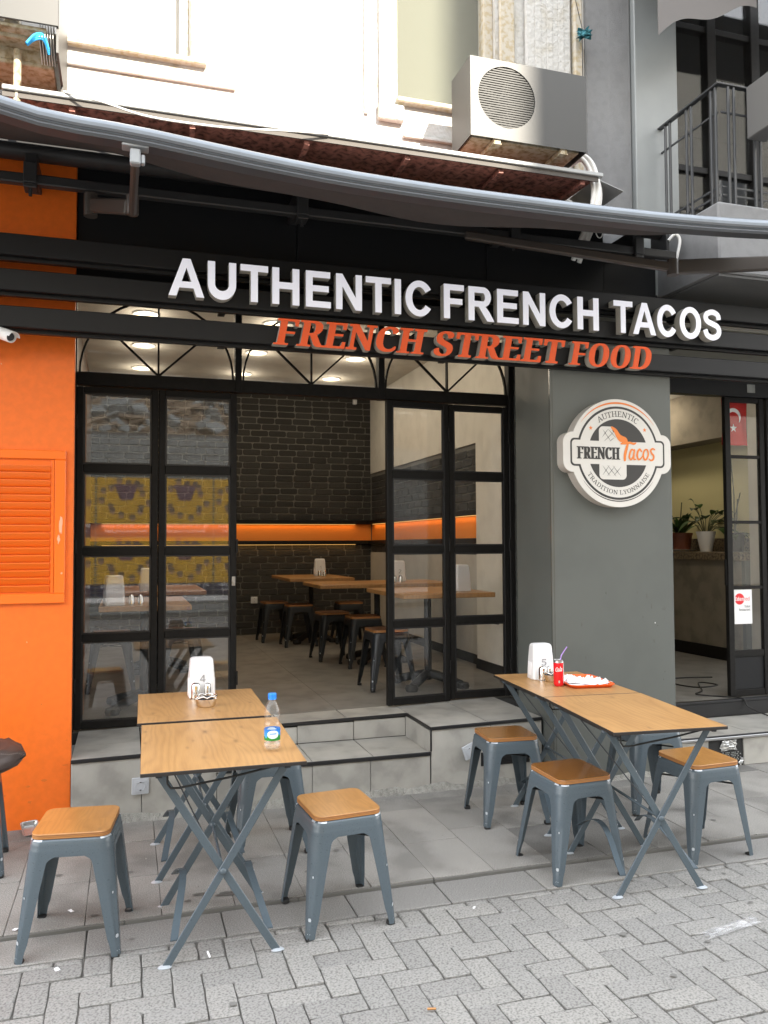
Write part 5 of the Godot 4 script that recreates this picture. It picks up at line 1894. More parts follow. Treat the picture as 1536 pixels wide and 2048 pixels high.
func build_awning() -> void:
	var a := thing("awning", "retracted grey awning with a sagging metal front bar over the shop front", "awning")
	var zf := -3.6
	var prof := PackedVector2Array()
	prof.append_array(PackedVector2Array([V2(0.030, -0.041), V2(0.037, -0.034), V2(0.037, -0.029), V2(0.033, -0.026), V2(0.033, -0.022), V2(0.039, -0.018), V2(0.040, -0.002), V2(0.040, 0.012), V2(0.037, 0.021), V2(0.031, 0.030), V2(0.020, 0.038), V2(0.006, 0.042), V2(-0.012, 0.042), V2(-0.030, 0.036), V2(-0.040, 0.022), V2(-0.040, -0.022), V2(-0.030, -0.041)]))
	var rings := []
	var caps := []
	for i in 60:
		var x := lerpf(-2.6, 6.2, i / 59.0)
		var ring := PackedVector3Array()
		for p in prof:
			ring.append(V3(x, bar_y(x) + p.y, zf + p.x))
		rings.append(ring)
	var bar := MB.new().loft(rings, true, true, false)
	bar.fan(rings[0], Vector3.LEFT)
	bar.fan(rings[-1], Vector3.RIGHT)
	part("front_bar", bar, M.awning_bar, a)
	var lip := []
	for i in 60:
		var x := lerpf(-2.6, 6.2, i / 59.0)
		var ring := PackedVector3Array()
		for p in [V2(0.0425, -0.016), V2(0.0435, -0.004), V2(0.0405, -0.0035), V2(0.0335, -0.0225), V2(0.0335, -0.0255), V2(0.0375, -0.0285), V2(0.040, -0.034), V2(0.034, -0.0465), V2(-0.036, -0.0465), V2(-0.036, -0.0405), V2(0.0305, -0.0405), V2(0.0365, -0.033), V2(0.0365, -0.0295), V2(0.0325, -0.0265), V2(0.0325, -0.0215), V2(0.0385, -0.0175)]:
			ring.append(V3(x, bar_y(x) + p.y, zf + p.x))
		lip.append(ring)
	part("bottom_lip", MB.new().loft(lip, true, false, false), M.awning_lip, a)
	# cloth from the bar up to the roller, bellied
	for side in 2:
		pass
	var top := []
	var low := []
	for i in 60:
		var x := lerpf(-2.6, 3.42, i / 59.0)
		var r0 := PackedVector3Array()
		var r1 := PackedVector3Array()
		for j in 15:
			var t := j / 14.0
			var belly := 0.12 * sin(PI * clampf((x + 0.25) / 3.6, 0.0, 1.0)) + 0.02
			var y := lerpf(bar_y(x) + 0.005, 3.735, t) - belly * sin(PI * pow(t, 0.8)) - 0.015 * sin(x * 5.0) * sin(PI * t)
			r0.append(V3(x, y, lerpf(zf - 0.035, -4.72, t)))
			r1.append(V3(x, y - 0.003, lerpf(zf - 0.035, -4.72, t)))
		top.append(r0)
		low.append(r1)
	var cl := MB.new()
	cl.loft(top, false)
	cl.loft(low, false, true)
	part("cloth", cl, M.awning_cloth, a)
	# roller in its case and the square bar that carries the arms
	part("roller", MB.new().tube(PackedVector3Array([V3(-2.8, 3.71, -4.78), V3(3.50, 3.71, -4.78)]), 0.055, 14), M.awning_dark, a)
	part("roller_hood", MB.new().span(V3(-2.8, 3.77, -4.88), V3(3.52, 3.785, -4.70), 0.003), M.awning_dark, a)
	part("end_plate", MB.new().span(V3(3.505, 3.55, -4.88), V3(3.53, 3.768, -4.70), 0.004), M.awning_dark, a)
	part("carrier_bar", MB.new().span(V3(-2.8, 3.452, -4.64), V3(3.50, 3.505, -4.585), 0.006), M.awning_dark, a)
	for x in [-0.50, 0.95, 2.3, 3.2]:
		var m := MB.new()
		m.span(V3(x - 0.03, 3.51, -4.90), V3(x + 0.03, 3.62, -4.60), 0.004)
		m.span(V3(x - 0.033, 3.425, -4.66), V3(x + 0.033, 3.449, -4.565), 0.004)
		m.span(V3(x - 0.033, 3.45, -4.584), V3(x + 0.033, 3.56, -4.565), 0.004)
		m.lathe(PackedVector2Array([Vector2(0.009, 0), Vector2(0.009, 0.05), Vector2(0, 0.05)]), 8, T(x, 3.39, -4.60))
		part("wall_clamp", m, M.awning_dark, a)
	# left arm
	var fx := 0.02
	var bk := MB.new()
	var by := bar_y(fx)
	bk.span(V3(fx - 0.055, by - 0.055, zf - 0.03), V3(fx + 0.055, by - 0.042, zf + 0.03), 0.003)
	bk.span(V3(fx - 0.022, by - 0.125, zf - 0.02), V3(fx + 0.022, by - 0.056, zf + 0.02), 0.006)
	bk.span(V3(fx + 0.024, by - 0.12, zf - 0.015), V3(fx + 0.040, by - 0.08, zf + 0.015), 0.004)
	part("arm_bracket", bk, M.awning_bracket, a)
	var arm := MB.new()
	var e0 := V3(fx, by - 0.10, zf - 0.01)
	var e1 := V3(0.012, 3.175, -4.12)
	var e2 := V3(-0.20, 3.36, -4.56)
	arm.bar(e0, e1, 0.036, 0.05, Vector3.RIGHT, 0.012)
	arm.lathe(PackedVector2Array([Vector2(0, -0.045), Vector2(0.026, -0.045), Vector2(0.03, -0.035), Vector2(0.03, 0.05), Vector2(0, 0.055)]), 14, T(e1.x, e1.y + 0.03, e1.z))
	part("arm", arm, M.arm_brown, a)
	var arm2 := MB.new()
	arm2.bar(e1 + V3(-0.02, 0.03, -0.02), e2, 0.075, 0.036, Vector3.UP, 0.008)
	arm2.lathe(PackedVector2Array([Vector2(0, -0.06), Vector2(0.035, -0.06), Vector2(0.035, 0.06), Vector2(0, 0.06)]), 14, T(e2.x, e2.y, e2.z))
	part("arm", arm2, M.arm_brown, a)
	# right arm, opened further
	var s0 := V3(1.95, 3.43, -4.55)
	var s1 := V3(3.06, 3.175, -4.05)
	var s2 := V3(4.62, 3.27, -3.66)
	var ra := MB.new()
	ra.bar(s0, s1, 0.05, 0.045, Vector3.UP, 0.008)
	part("arm", ra, M.arm_brown, a)
	var rb := MB.new()
	rb.bar(s1, s2, 0.085, 0.04, Vector3.UP, 0.008)
	rb.lathe(PackedVector2Array([Vector2(0, -0.045), Vector2(0.034, -0.045), Vector2(0.034, 0.045), Vector2(0, 0.045)]), 14, T(s1.x, s1.y, s1.z))
	part("arm", rb, M.arm_brown, a)

# ---------- lettering and round sign ----------
func letter_row(o: Node3D, words: Array, f: Font, y: float, cap: float, z0: float, th: float, slant: float, mface: Material, mside: Material) -> void:
	for w in words:
		var s: String = w[0]
		var x0: float = w[1]
		var x1: float = w[2]
		var whole := text_arrays(s, f)
		var wb := bounds(whole)
		var capb := bounds(text_arrays("E", f))
		var kx := (x1 - x0) / wb.size.x
		var ky := cap / capb.size.y
		for i in s.length():
			var adv: float = f.get_string_size(s.substr(0, i), HORIZONTAL_ALIGNMENT_LEFT, -1, 64).x / 64.0 if i else 0.0
			var lead: float = bounds(text_arrays(s[0], f)).position.x
			var arr := text_arrays(s[i], f)
			var put := func(p: Vector3, za: float, zb: float, dx: float) -> Vector3:
				var yy := (p.y - capb.position.y) * ky
				return V3(x0 + dx + (adv + p.x - lead) * kx + slant * (yy - cap * 0.5), y + yy + absf(dx) * 0.2, lerpf(za, zb, p.z * 10.0 + 0.5) + dx * 0.05)
			var bm := ArrayMesh.new()
			var fm := ArrayMesh.new()
			for dx in [-0.0035, 0.0, 0.0035]:
				add_all(bm, text_mesh(arr, func(p: Vector3) -> Vector3: return put.call(p, z0 + 0.0006, z0 + th - 0.0045, dx)))
				add_all(fm, text_mesh(arr, func(p: Vector3) -> Vector3: return put.call(p, z0 + th - 0.0040, z0 + th, dx)))
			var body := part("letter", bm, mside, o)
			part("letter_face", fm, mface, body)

# plain grotesque capitals, drawn on a cap height of one: polygons that butt against each other, and the advance
func block_glyph(ch: String) -> Array:
	var box4 := func(x0: float, y0: float, x1: float, y1: float) -> PackedVector2Array:
		return PackedVector2Array([V2(x0, y0), V2(x1, y0), V2(x1, y1), V2(x0, y1)])
	var ring := func(c: Vector2, rx: float, ry: float, w: float, h: float, a0: float, a1: float, n: int) -> PackedVector2Array:
		var p := PackedVector2Array()
		for i in n + 1:
			var t := deg_to_rad(lerpf(a0, a1, float(i) / n))
			p.append(c + V2(rx * cos(t), ry * sin(t)))
		for i in n + 1:
			var t := deg_to_rad(lerpf(a1, a0, float(i) / n))
			p.append(c + V2((rx - w) * cos(t), (ry - h) * sin(t)))
		return p
	match ch:
		"A":
			return [1.0, [PackedVector2Array([V2(0.0, 0), V2(0.22, 0), V2(0.5, 0.765), V2(0.5, 1.0), V2(0.39, 1.0)]), PackedVector2Array([V2(0.78, 0), V2(1.0, 0), V2(0.61, 1.0), V2(0.5, 1.0), V2(0.5, 0.765)]), PackedVector2Array([V2(0.3024, 0.225), V2(0.6976, 0.225), V2(0.6372, 0.39), V2(0.3628, 0.39)])]]
		"U":
			return [1.01, [box4.call(0.10, 0.40, 0.305, 1.0), box4.call(0.705, 0.40, 0.91, 1.0), ring.call(V2(0.505, 0.40), 0.405, 0.415, 0.205, 0.235, 180, 360, 20)]]
		"T":
			return [0.86, [box4.call(0.025, 0.83, 0.835, 1.0), box4.call(0.327, 0, 0.533, 0.83)]]
		"H":
			return [1.01, [box4.call(0.10, 0, 0.305, 1), box4.call(0.705, 0, 0.91, 1), box4.call(0.305, 0.43, 0.705, 0.61)]]
		"E":
			return [0.93, [box4.call(0.10, 0, 0.305, 1), box4.call(0.305, 0.83, 0.845, 1), box4.call(0.305, 0.44, 0.80, 0.605), box4.call(0.305, 0, 0.865, 0.17)]]
		"N":
			return [1.01, [box4.call(0.10, 0, 0.295, 1), box4.call(0.715, 0, 0.91, 1), PackedVector2Array([V2(0.295, 1.0), V2(0.295, 0.655), V2(0.715, 0), V2(0.715, 0.345)])]]
		"I":
			return [0.39, [box4.call(0.095, 0, 0.30, 1)]]
		"F":
			return [0.85, [box4.call(0.10, 0, 0.305, 1), box4.call(0.305, 0.83, 0.79, 1), box4.call(0.305, 0.425, 0.735, 0.59)]]
		"C":
			return [1.01, [ring.call(V2(0.515, 0.5), 0.455, 0.515, 0.215, 0.18, 33, 327, 36)]]
		"O":
			return [1.09, [ring.call(V2(0.545, 0.5), 0.485, 0.515, 0.215, 0.18, 0, 180, 24), ring.call(V2(0.545, 0.5), 0.485, 0.515, 0.215, 0.18, 180, 360, 24)]]
		"R":
			return [1.01, [box4.call(0.10, 0, 0.305, 1), box4.call(0.305, 0.83, 0.61, 1), box4.call(0.305, 0.415, 0.60, 0.58), ring.call(V2(0.61, 0.7075), 0.275, 0.2925, 0.205, 0.17, -90, 90, 16), PackedVector2Array([V2(0.46, 0.415), V2(0.755, 0.0), V2(1.0, 0.0), V2(0.83, 0.27), V2(0.70, 0.415)])]]
	# S: a stroke along a curve
	var c := PackedVector3Array()
	for q in [[0.765, 0.68], [0.72, 0.83], [0.47, 0.915], [0.21, 0.835], [0.165, 0.70], [0.27, 0.595], [0.48, 0.53], [0.70, 0.45], [0.775, 0.30], [0.69, 0.15], [0.45, 0.083], [0.22, 0.16], [0.135, 0.335]]:
		c.append(V3(q[0], q[1], 0))
	var s := smooth(c, 4)
	var l := PackedVector2Array()
	var r := PackedVector2Array()
	for i in s.size():
		var d := (s[mini(i + 1, s.size() - 1)] - s[maxi(i - 1, 0)]).normalized()
		l.append(V2(s[i].x - d.y * 0.098, s[i].y + d.x * 0.088))
		r.append(V2(s[i].x + d.y * 0.098, s[i].y - d.x * 0.088))
	r.reverse()
	l.append_array(r)
	return [0.93, [l]]

func add_all(to: ArrayMesh, from: ArrayMesh) -> void:
	for i in from.get_surface_count():
		to.add_surface_from_arrays(Mesh.PRIMITIVE_TRIANGLES, from.surface_get_arrays(i))

func block_row(o: Node3D, words: Array, y: float, cap: float, z0: float, th: float, mface: Material, mside: Material) -> void:
	for w in words:
		var s: String = w[0]
		var total := 0.0
		for i in s.length():
			total += block_glyph(s[i])[0]
		var first: Rect2 = poly_bounds(block_glyph(s[0])[1])
		var last_g := block_glyph(s[-1])
		var last: Rect2 = poly_bounds(last_g[1])
		var used: float = total - first.position.x - (last_g[0] - last.end.x)
		var k: float = (w[2] - w[1]) / used
		var x: float = w[1] - first.position.x * k
		for i in s.length():
			var g := block_glyph(s[i])
			var body := MB.new()
			var face := MB.new()
			for p in g[1]:
				var q := PackedVector2Array()
				for v in p:
					q.append(V2(x + v.x * k, y + v.y * cap))
				body.prism(q, z0 + 0.0005, z0 + th - 0.004)
				face.prism(q, z0 + th - 0.0038, z0 + th)
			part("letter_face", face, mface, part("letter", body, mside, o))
			x += g[0] * k

func poly_bounds(ps: Array) -> Rect2:
	var r := Rect2(ps[0][0], Vector2.ZERO)
	for p in ps:
		for v in p:
			r = r.expand(v)
	return r

func arc_strip(c: Vector2, r0: float, r1: float, a0: float, a1: float, n := 40, taper := false) -> PackedVector2Array:
	var p := PackedVector2Array()
	for i in n + 1:
		var t := lerpf(a0, a1, float(i) / n)
		p.append(c + V2(cos(t), sin(t)) * r1)
	for i in n + 1:
		var u := 1.0 - float(i) / n
		var t := lerpf(a0, a1, u)
		var k := sin(PI * u) if taper else 1.0
		p.append(c + V2(cos(t), sin(t)) * lerpf(r1 - 0.0008, r0, k))
	return p

func ribbon(mb: MB, pts: Array, ws: Array, z0: float, z1: float) -> void:   # brush stroke
	var p3 := PackedVector3Array()
	for q in pts:
		p3.append(V3(q[0], q[1], 0))
	var s := smooth(p3, 5)
	var l := PackedVector2Array()
	var r := PackedVector2Array()
	for i in s.size():
		var d := (s[mini(i + 1, s.size() - 1)] - s[maxi(i - 1, 0)]).normalized()
		var t := float(i) / (s.size() - 1) * (ws.size() - 1)
		var w: float = lerpf(ws[int(t)], ws[mini(int(t) + 1, ws.size() - 1)], fmod(t, 1.0)) * 0.5
		l.append(V2(s[i].x - d.y * w, s[i].y + d.x * w))
		r.append(V2(s[i].x + d.y * w, s[i].y - d.x * w))
	for i in s.size() - 1:
		mb.quad_out(V3(l[i].x, l[i].y, z1), V3(r[i].x, r[i].y, z1), V3(r[i + 1].x, r[i + 1].y, z1), V3(l[i + 1].x, l[i + 1].y, z1), Vector3.BACK)
	for e in [0, s.size() - 1]:
		var a := PackedVector3Array()
		for k in 10:
			var t := TAU * k / 10.0
			var w: float = (ws[0] if e == 0 else ws[-1]) * 0.5
			a.append(V3(s[e].x + w * cos(t), s[e].y + w * sin(t), z1 - 0.00005))
		mb.fan(a, Vector3.BACK)

func round_text(o: Node, s: String, f: Font, c: Vector2, r: float, a0: float, a1: float, cap: float, out: bool, z: float, m: Material) -> void:
	var total: float = f.get_string_size(s, HORIZONTAL_ALIGNMENT_LEFT, -1, 64).x / 64.0
	var capb := bounds(text_arrays("E", f))
	var ky := cap / capb.size.y
	for i in s.length():
		if s[i] == " ":
			continue
		var a: float = f.get_string_size(s.substr(0, i), HORIZONTAL_ALIGNMENT_LEFT, -1, 64).x / 64.0 if i else 0.0
		var b: float = f.get_string_size(s.substr(0, i + 1), HORIZONTAL_ALIGNMENT_LEFT, -1, 64).x / 64.0
		var mid := (a + b) * 0.5
		var ang := lerpf(a0, a1, mid / total)
		var kx := absf(a1 - a0) * r / total
		var rad := V2(cos(ang), sin(ang))
		var up := rad if out else -rad
		var rt := V2(up.y, -up.x)
		var base := c + rad * r
		var half := (b - a) * 0.5
		part("printed_letter", text_mesh(text_arrays(s[i], f), func(p: Vector3) -> Vector3:
			var q := base + rt * ((p.x - half) * kx) + up * ((p.y - capb.position.y) * ky - cap * 0.5)
			return V3(q.x, q.y, z + (p.z + 0.05) * 0.008)), m, o)

func build_signs() -> void:
	var z0 := ZB + 0.001
	var a := thing("letter_sign", "large white block letters AUTHENTIC FRENCH TACOS on the black beams", "sign")
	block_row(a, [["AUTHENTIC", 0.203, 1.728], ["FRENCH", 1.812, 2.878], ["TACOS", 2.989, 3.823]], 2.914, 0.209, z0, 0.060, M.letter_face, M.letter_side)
	var b := thing("letter_sign", "orange slanted letters FRENCH STREET FOOD on the lowest black beam", "sign")
	letter_row(b, [["FRENCH", 0.795, 1.690], ["STREET", 1.759, 2.620], ["FOOD", 2.676, 3.266]], font(true, 700), 2.684, 0.150, z0, 0.055, 0.20, M.letter_orange, M.letter_side)
	# round sign on the pillar
	var s := thing("round_sign", "round white French Tacos sign with a crossbar on the grey pillar", "sign", V3(3.045, 2.137, -4.70))
	var R := 0.353
	var circ := PackedVector2Array()
	for i in 72:
		circ.append(V2(R * cos(TAU * i / 72), R * sin(TAU * i / 72)))
	var shape := func(r: float, hx: float, hy: float, rr: float) -> PackedVector2Array:
		var c2 := PackedVector2Array()
		for i in 96:
			c2.append(V2(r * cos(TAU * i / 96), r * sin(TAU * i / 96)))
		return Geometry2D.merge_polygons(c2, rsq(hx, hy, rr, 8))[0]
	var outline: PackedVector2Array = shape.call(R, 0.402, 0.129, 0.066)
	part("box", MB.new().prism(outline, 0.0, 0.076), M.sign_side, s)
	part("face", MB.new().prism(outline, 0.0762, 0.080, Transform3D(), 0.001), M.sign_white, s)
	var zf := 0.0804
	var flat := func(p: PackedVector2Array, k: int, m: Material, called: String) -> void:
		var mb := MB.new()
		mb.prism(p, zf + k * 0.0006, zf + k * 0.0006 + 0.0005)
		part(called, mb, m, s)
	# dark outline ring that steps round the crossbar
	flat.call(shape.call(0.305, 0.352, 0.090, 0.030), 0, M.sign_dark, "outline_print")
	flat.call(shape.call(0.290, 0.340, 0.078, 0.022), 1, M.sign_white, "inner_print")
	flat.call(arc_strip(V2(0, 0), 0.322, 0.334, deg_to_rad(35), deg_to_rad(145), 40, true), 0, M.sign_orange, "orange_arc")
	flat.call(arc_strip(V2(0, 0), 0.310, 0.317, deg_to_rad(215), deg_to_rad(325), 40, true), 0, M.sign_dark, "dark_arc")
	var disc := PackedVector2Array()
	for i in 64:
		disc.append(V2(0.222 * cos(TAU * i / 64), 0.222 * sin(TAU * i / 64)))
	flat.call(disc, 2, M.sign_dark, "dark_disc")
	flat.call(rsq(0.336, 0.075, 0.018, 4), 3, M.sign_white, "crossbar_print")
	var tc := V2(-0.042, 0.0)
	var taco := PackedVector2Array()
	for q in rsq(0.101, 0.172, 0.030, 5):
		taco.append(q + tc + V2(0.0, -0.001))
	flat.call(taco, 4, M.sign_white, "wrap_print")
	var cut := PackedVector2Array([V2(-0.050, 0.1725), V2(0.062, 0.1725), V2(0.062, 0.068), V2(0.035, 0.068), V2(0.015, 0.075), V2(0.002, 0.105), V2(-0.018, 0.125), V2(-0.040, 0.140)])
	flat.call(cut, 5, M.sign_dark, "bite_print")
	var drip := MB.new()
	ribbon(drip, [[-0.048, 0.166], [-0.022, 0.146], [0.0, 0.112], [0.022, 0.094], [0.05, 0.088], [0.062, 0.072]], [0.014, 0.026, 0.034, 0.044, 0.034, 0.016], 0, zf + 0.0042)
	part("sauce_print", drip, M.sign_orange, s)
	var grid := MB.new()
	for e in [[-0.115, 0.15, -0.055, 0.075], [-0.075, 0.155, -0.02, 0.10], [-0.12, 0.10, -0.075, 0.155], [-0.105, 0.075, -0.03, 0.14], [-0.03, 0.10, -0.065, 0.075],
			[-0.12, -0.085, -0.065, -0.15], [-0.085, -0.08, -0.02, -0.152], [-0.045, -0.082, 0.015, -0.15], [-0.12, -0.145, -0.07, -0.082], [-0.085, -0.15, -0.028, -0.085], [-0.04, -0.15, 0.018, -0.09]]:
		ribbon(grid, [[e[0], e[1]], [e[2], e[3]]], [0.0008, 0.0034, 0.0008], 0, zf + 0.0040)
	part("grill_marks", grid, M.ink, s)
	for k in 3:
		part("lettering", fitted("FRENCH", font(true, 700), Rect2(-0.307 + k * 0.0035, -0.043, 0.311, 0.079), zf + 0.0042 + k * 0.0002, 0.0007), M.sign_dark, s)
	# brushed word in orange
	var tw := MB.new()
	var zt := zf + 0.0046
	ribbon(tw, [[0.020, 0.062], [0.05, 0.066], [0.085, 0.070], [0.115, 0.064], [0.132, 0.070]], [0.010, 0.018, 0.014, 0.016, 0.008], 0, zt)
	ribbon(tw, [[0.072, 0.066], [0.060, 0.03], [0.048, -0.01], [0.046, -0.045]], [0.012, 0.020, 0.020, 0.016], 0, zt + 0.0001)
	var dx := 0.0
	ribbon(tw, [[0.118, 0.018], [0.100, 0.026], [0.086, 0.004], [0.080, -0.026], [0.092, -0.040], [0.108, -0.020], [0.120, 0.022]], [0.010, 0.012, 0.014, 0.014, 0.012, 0.010, 0.011], 0, zt)
	ribbon(tw, [[0.120, 0.024], [0.114, -0.010], [0.114, -0.036], [0.128, -0.038]], [0.012, 0.014, 0.013, 0.008], 0, zt + 0.0001)
	ribbon(tw, [[0.172, 0.016], [0.160, 0.030], [0.146, 0.014], [0.140, -0.016], [0.150, -0.038], [0.168, -0.030], [0.180, -0.014]], [0.012, 0.012, 0.014, 0.015, 0.013, 0.010, 0.006], 0, zt)
	ribbon(tw, [[0.212, 0.030], [0.196, 0.022], [0.186, -0.008], [0.194, -0.036], [0.210, -0.034], [0.224, -0.006], [0.220, 0.024], [0.208, 0.030]], [0.010, 0.012, 0.014, 0.014, 0.012, 0.013, 0.012, 0.008], 0, zt)
	ribbon(tw, [[0.274, 0.030], [0.258, 0.036], [0.244, 0.022], [0.252, 0.004], [0.266, -0.012], [0.262, -0.034], [0.244, -0.042], [0.230, -0.032]], [0.010, 0.012, 0.013, 0.014, 0.014, 0.013, 0.011, 0.007], 0, zt)
	part("lettering", tw, M.sign_orange, s)
	var sf := font(true, 400)
	round_text(s, "AUTHENTIC", sf, V2(0, 0), 0.256, deg_to_rad(126), deg_to_rad(54), 0.036, true, zf + 0.0014, M.sign_dark)
	round_text(s, "TRADITION LYONNAISE", sf, V2(0, 0), 0.256, deg_to_rad(211), deg_to_rad(330), 0.028, false, zf + 0.0014, M.sign_dark)
	for d in [142.0, 38.0]:
		var t := deg_to_rad(d)
		flat.call(star(0.016, V2(0.256 * cos(t), 0.256 * sin(t)), PI / 2), 2, M.sign_orange, "printed_star")

# ---------- stools ----------
func make_stool(label: String, paint: Material, seat_m: Material, group: String) -> Node3D:
	var o := thing("metal_stool", label, "stool", Vector3.ZERO, 0.0, group)
	# wooden seat: top and bevel in one surface, layered edge in the other
	var top := MB.new()
	var edge := MB.new()
	var ol := rsq(0.144, 0.144, 0.038, 6)
	var oi := rsq(0.1425, 0.1425, 0.037, 6)
	var y0 := 0.449
	edge.loft([ring_xz(ol, y0), ring_xz(ol, y0 + 0.0175)], true)
	edge.fan(ring_xz(ol, y0), Vector3.DOWN)
	top.loft([ring_xz(ol, y0 + 0.0175), ring_xz(oi, y0 + 0.019)], true)
	top.fan(ring_xz(oi, y0 + 0.019), Vector3.UP)
	var sm := top.into()
	edge.into(sm)
	part("seat", sm, [seat_m, M.ply], o)
	# pressed metal top with a short skirt
	var pan := MB.new()
	var lv := [[0.132, 0.4485, 0.040], [0.143, 0.4470, 0.046], [0.1485, 0.440, 0.048], [0.1515, 0.425, 0.049], [0.1532, 0.4085, 0.049], [0.1550, 0.4065, 0.049], [0.1562, 0.384, 0.049]]
	var rings := []
	for i in range(lv.size() - 1, -1, -1):
		rings.append(ring_xz(rsq(lv[i][0], lv[i][0], lv[i][2], 6), lv[i][1]))
	pan.loft(rings, true)
	pan.fan(rings[-1], Vector3.UP)
	var inn := []
	for i in lv.size():
		inn.append(ring_xz(rsq(lv[i][0] - 0.0022, lv[i][0] - 0.0022, lv[i][2] - 0.002, 6), lv[i][1] - (0.002 if i < 2 else 0.0)))
	pan.loft(inn, true)
	var pm := pan.into()
	var rim := MB.new()      # paint rubbed off along the top edge at the corners
	var r0 := ring_xz(rsq(0.1437, 0.1437, 0.046, 6), 0.4468)
	var r1 := ring_xz(rsq(0.1482, 0.1482, 0.048, 6), 0.4418)
	for i in r0.size():
		var k := i % 7
		if k < 6 and (i * 7 + 3) % 5 != 0:
			var n := V3(r0[i].x, 0.12, r0[i].z).normalized() * 0.0006
			rim.quad_out(r0[i] + n, r0[i + 1] + n, r1[i + 1] + n, r1[i] + n, n)
	rim.into(pm)
	part("seat_pan", pm, [paint, M.worn_metal if paint == M.stool_paint else paint], o)
	# legs: folded sheet with a rounded outer corner and a pressed groove
	var legm := leg_mesh()
	var foot := MB.new().loft([ring_xz(rsq(0.0155, 0.0155, 0.009, 3), 0.0), ring_xz(rsq(0.0165, 0.0165, 0.009, 3), 0.004), ring_xz(rsq(0.0155, 0.0155, 0.009, 3), 0.016)], true)
	foot.fan(ring_xz(rsq(0.0155, 0.0155, 0.009, 3), 0.0), Vector3.DOWN)
	foot.fan(ring_xz(rsq(0.0155, 0.0155, 0.009, 3), 0.016), Vector3.UP)
	var fm := foot.into()
	for i in 4:
		var l := part("leg", legm, [paint, M.worn_metal], o, Transform3D(Basis(Vector3.UP, i * PI / 2), Vector3.ZERO))
		part("rubber_foot", fm, M.rubber, l, T(0.1725, 0, 0.1725))
	# cross brace under the seat
	for i in 2:
		var b := MB.new()
		var q := Basis(Vector3.UP, PI / 4 + i * PI / 2)
		b.bar(q * V3(-0.205, 0.355 - i * 0.0045, 0), q * V3(0.205, 0.355 - i * 0.0045, 0), 0.022, 0.003, q * Vector3.BACK)
		part("cross_brace", b, M.rubber, o)
	return o

func leg_mesh() -> ArrayMesh:   # for the corner at +x, +z
	var ys := [0.392, 0.387, 0.381, 0.374, 0.366, 0.358, 0.33, 0.30, 0.27, 0.255, 0.18, 0.10, 0.075, 0.05, 0.010]
	var outer := []
	var inner := []
	for y in ys:
		var t: float = (0.405 - y) / 0.383
		var s := lerpf(0.1545, 0.1895, t)
		var a := lerpf(0.082, 0.036, pow(t, 0.9))
		if y > 0.360:
			a += 0.032 * pow((y - 0.360) / 0.028, 2.2)
		if y < 0.06:
			a -= 0.004
		var r := lerpf(0.049, 0.017, minf(1.0, t * 1.15))
		r = minf(r, a * 0.9)
		var groove: float = 0.0045 * clampf(minf((0.272 - y) / 0.02, (y - 0.06) / 0.02), 0.0, 1.0)
		var ro := PackedVector3Array()
		var ri := PackedVector3Array()
		ro.append(V3(s, y, s - a))
		ri.append(V3(s - 0.002, y, s - a))
		for k in 9:
			var u := k / 8.0 * PI / 2
			var rr := r - (groove if k >= 3 and k <= 5 else 0.0)
			ro.append(V3(s - r + rr * cos(u), y, s - r + rr * sin(u)))
			ri.append(V3(s - r + (rr - 0.002) * cos(u), y, s - r + (rr - 0.002) * sin(u)))
		ro.append(V3(s - a, y, s))
		ri.append(V3(s - a, y, s - 0.002))
		outer.append(ro)
		inner.append(ri)
	var mb := MB.new()
	mb.loft(outer, false, false)
	mb.loft(inner, false, true)
	for e in [0, outer[0].size() - 1]:      # the cut edges of the sheet
		for i in ys.size() - 1:
			mb.quad_out(outer[i][e], inner[i][e], inner[i + 1][e], outer[i + 1][e], V3(-1, 0, 0) if e else V3(0, 0, -1))
	var m := mb.into()
	var w := MB.new()
	for e in [[0.083, 0.0065, 0.0095], [0.24, 0.003, 0.006], [0.045, 0.004, 0.004], [0.030, 0.006, 0.003]]:
		var y: float = e[0]
		var t := (0.405 - y) / 0.383
		var s := lerpf(0.1545, 0.1895, t)
		var r := lerpf(0.049, 0.017, minf(1.0, t * 1.15))
		var c := V3(s - r + (r - 0.001) * 0.7071, y, s - r + (r - 0.001) * 0.7071)
		var rg := PackedVector3Array()
		for k in 8:
			var u := TAU * k / 8
			rg.append(c + V3(0.7071, 0, -0.7071) * e[1] * cos(u) + V3(0, 1, 0) * e[2] * sin(u) * (1.0 if k % 2 else 0.75) + V3(0.0003, 0, 0.0003))
		w.fan(rg, V3(1, 0, 1))
	w.into(m)
	return m

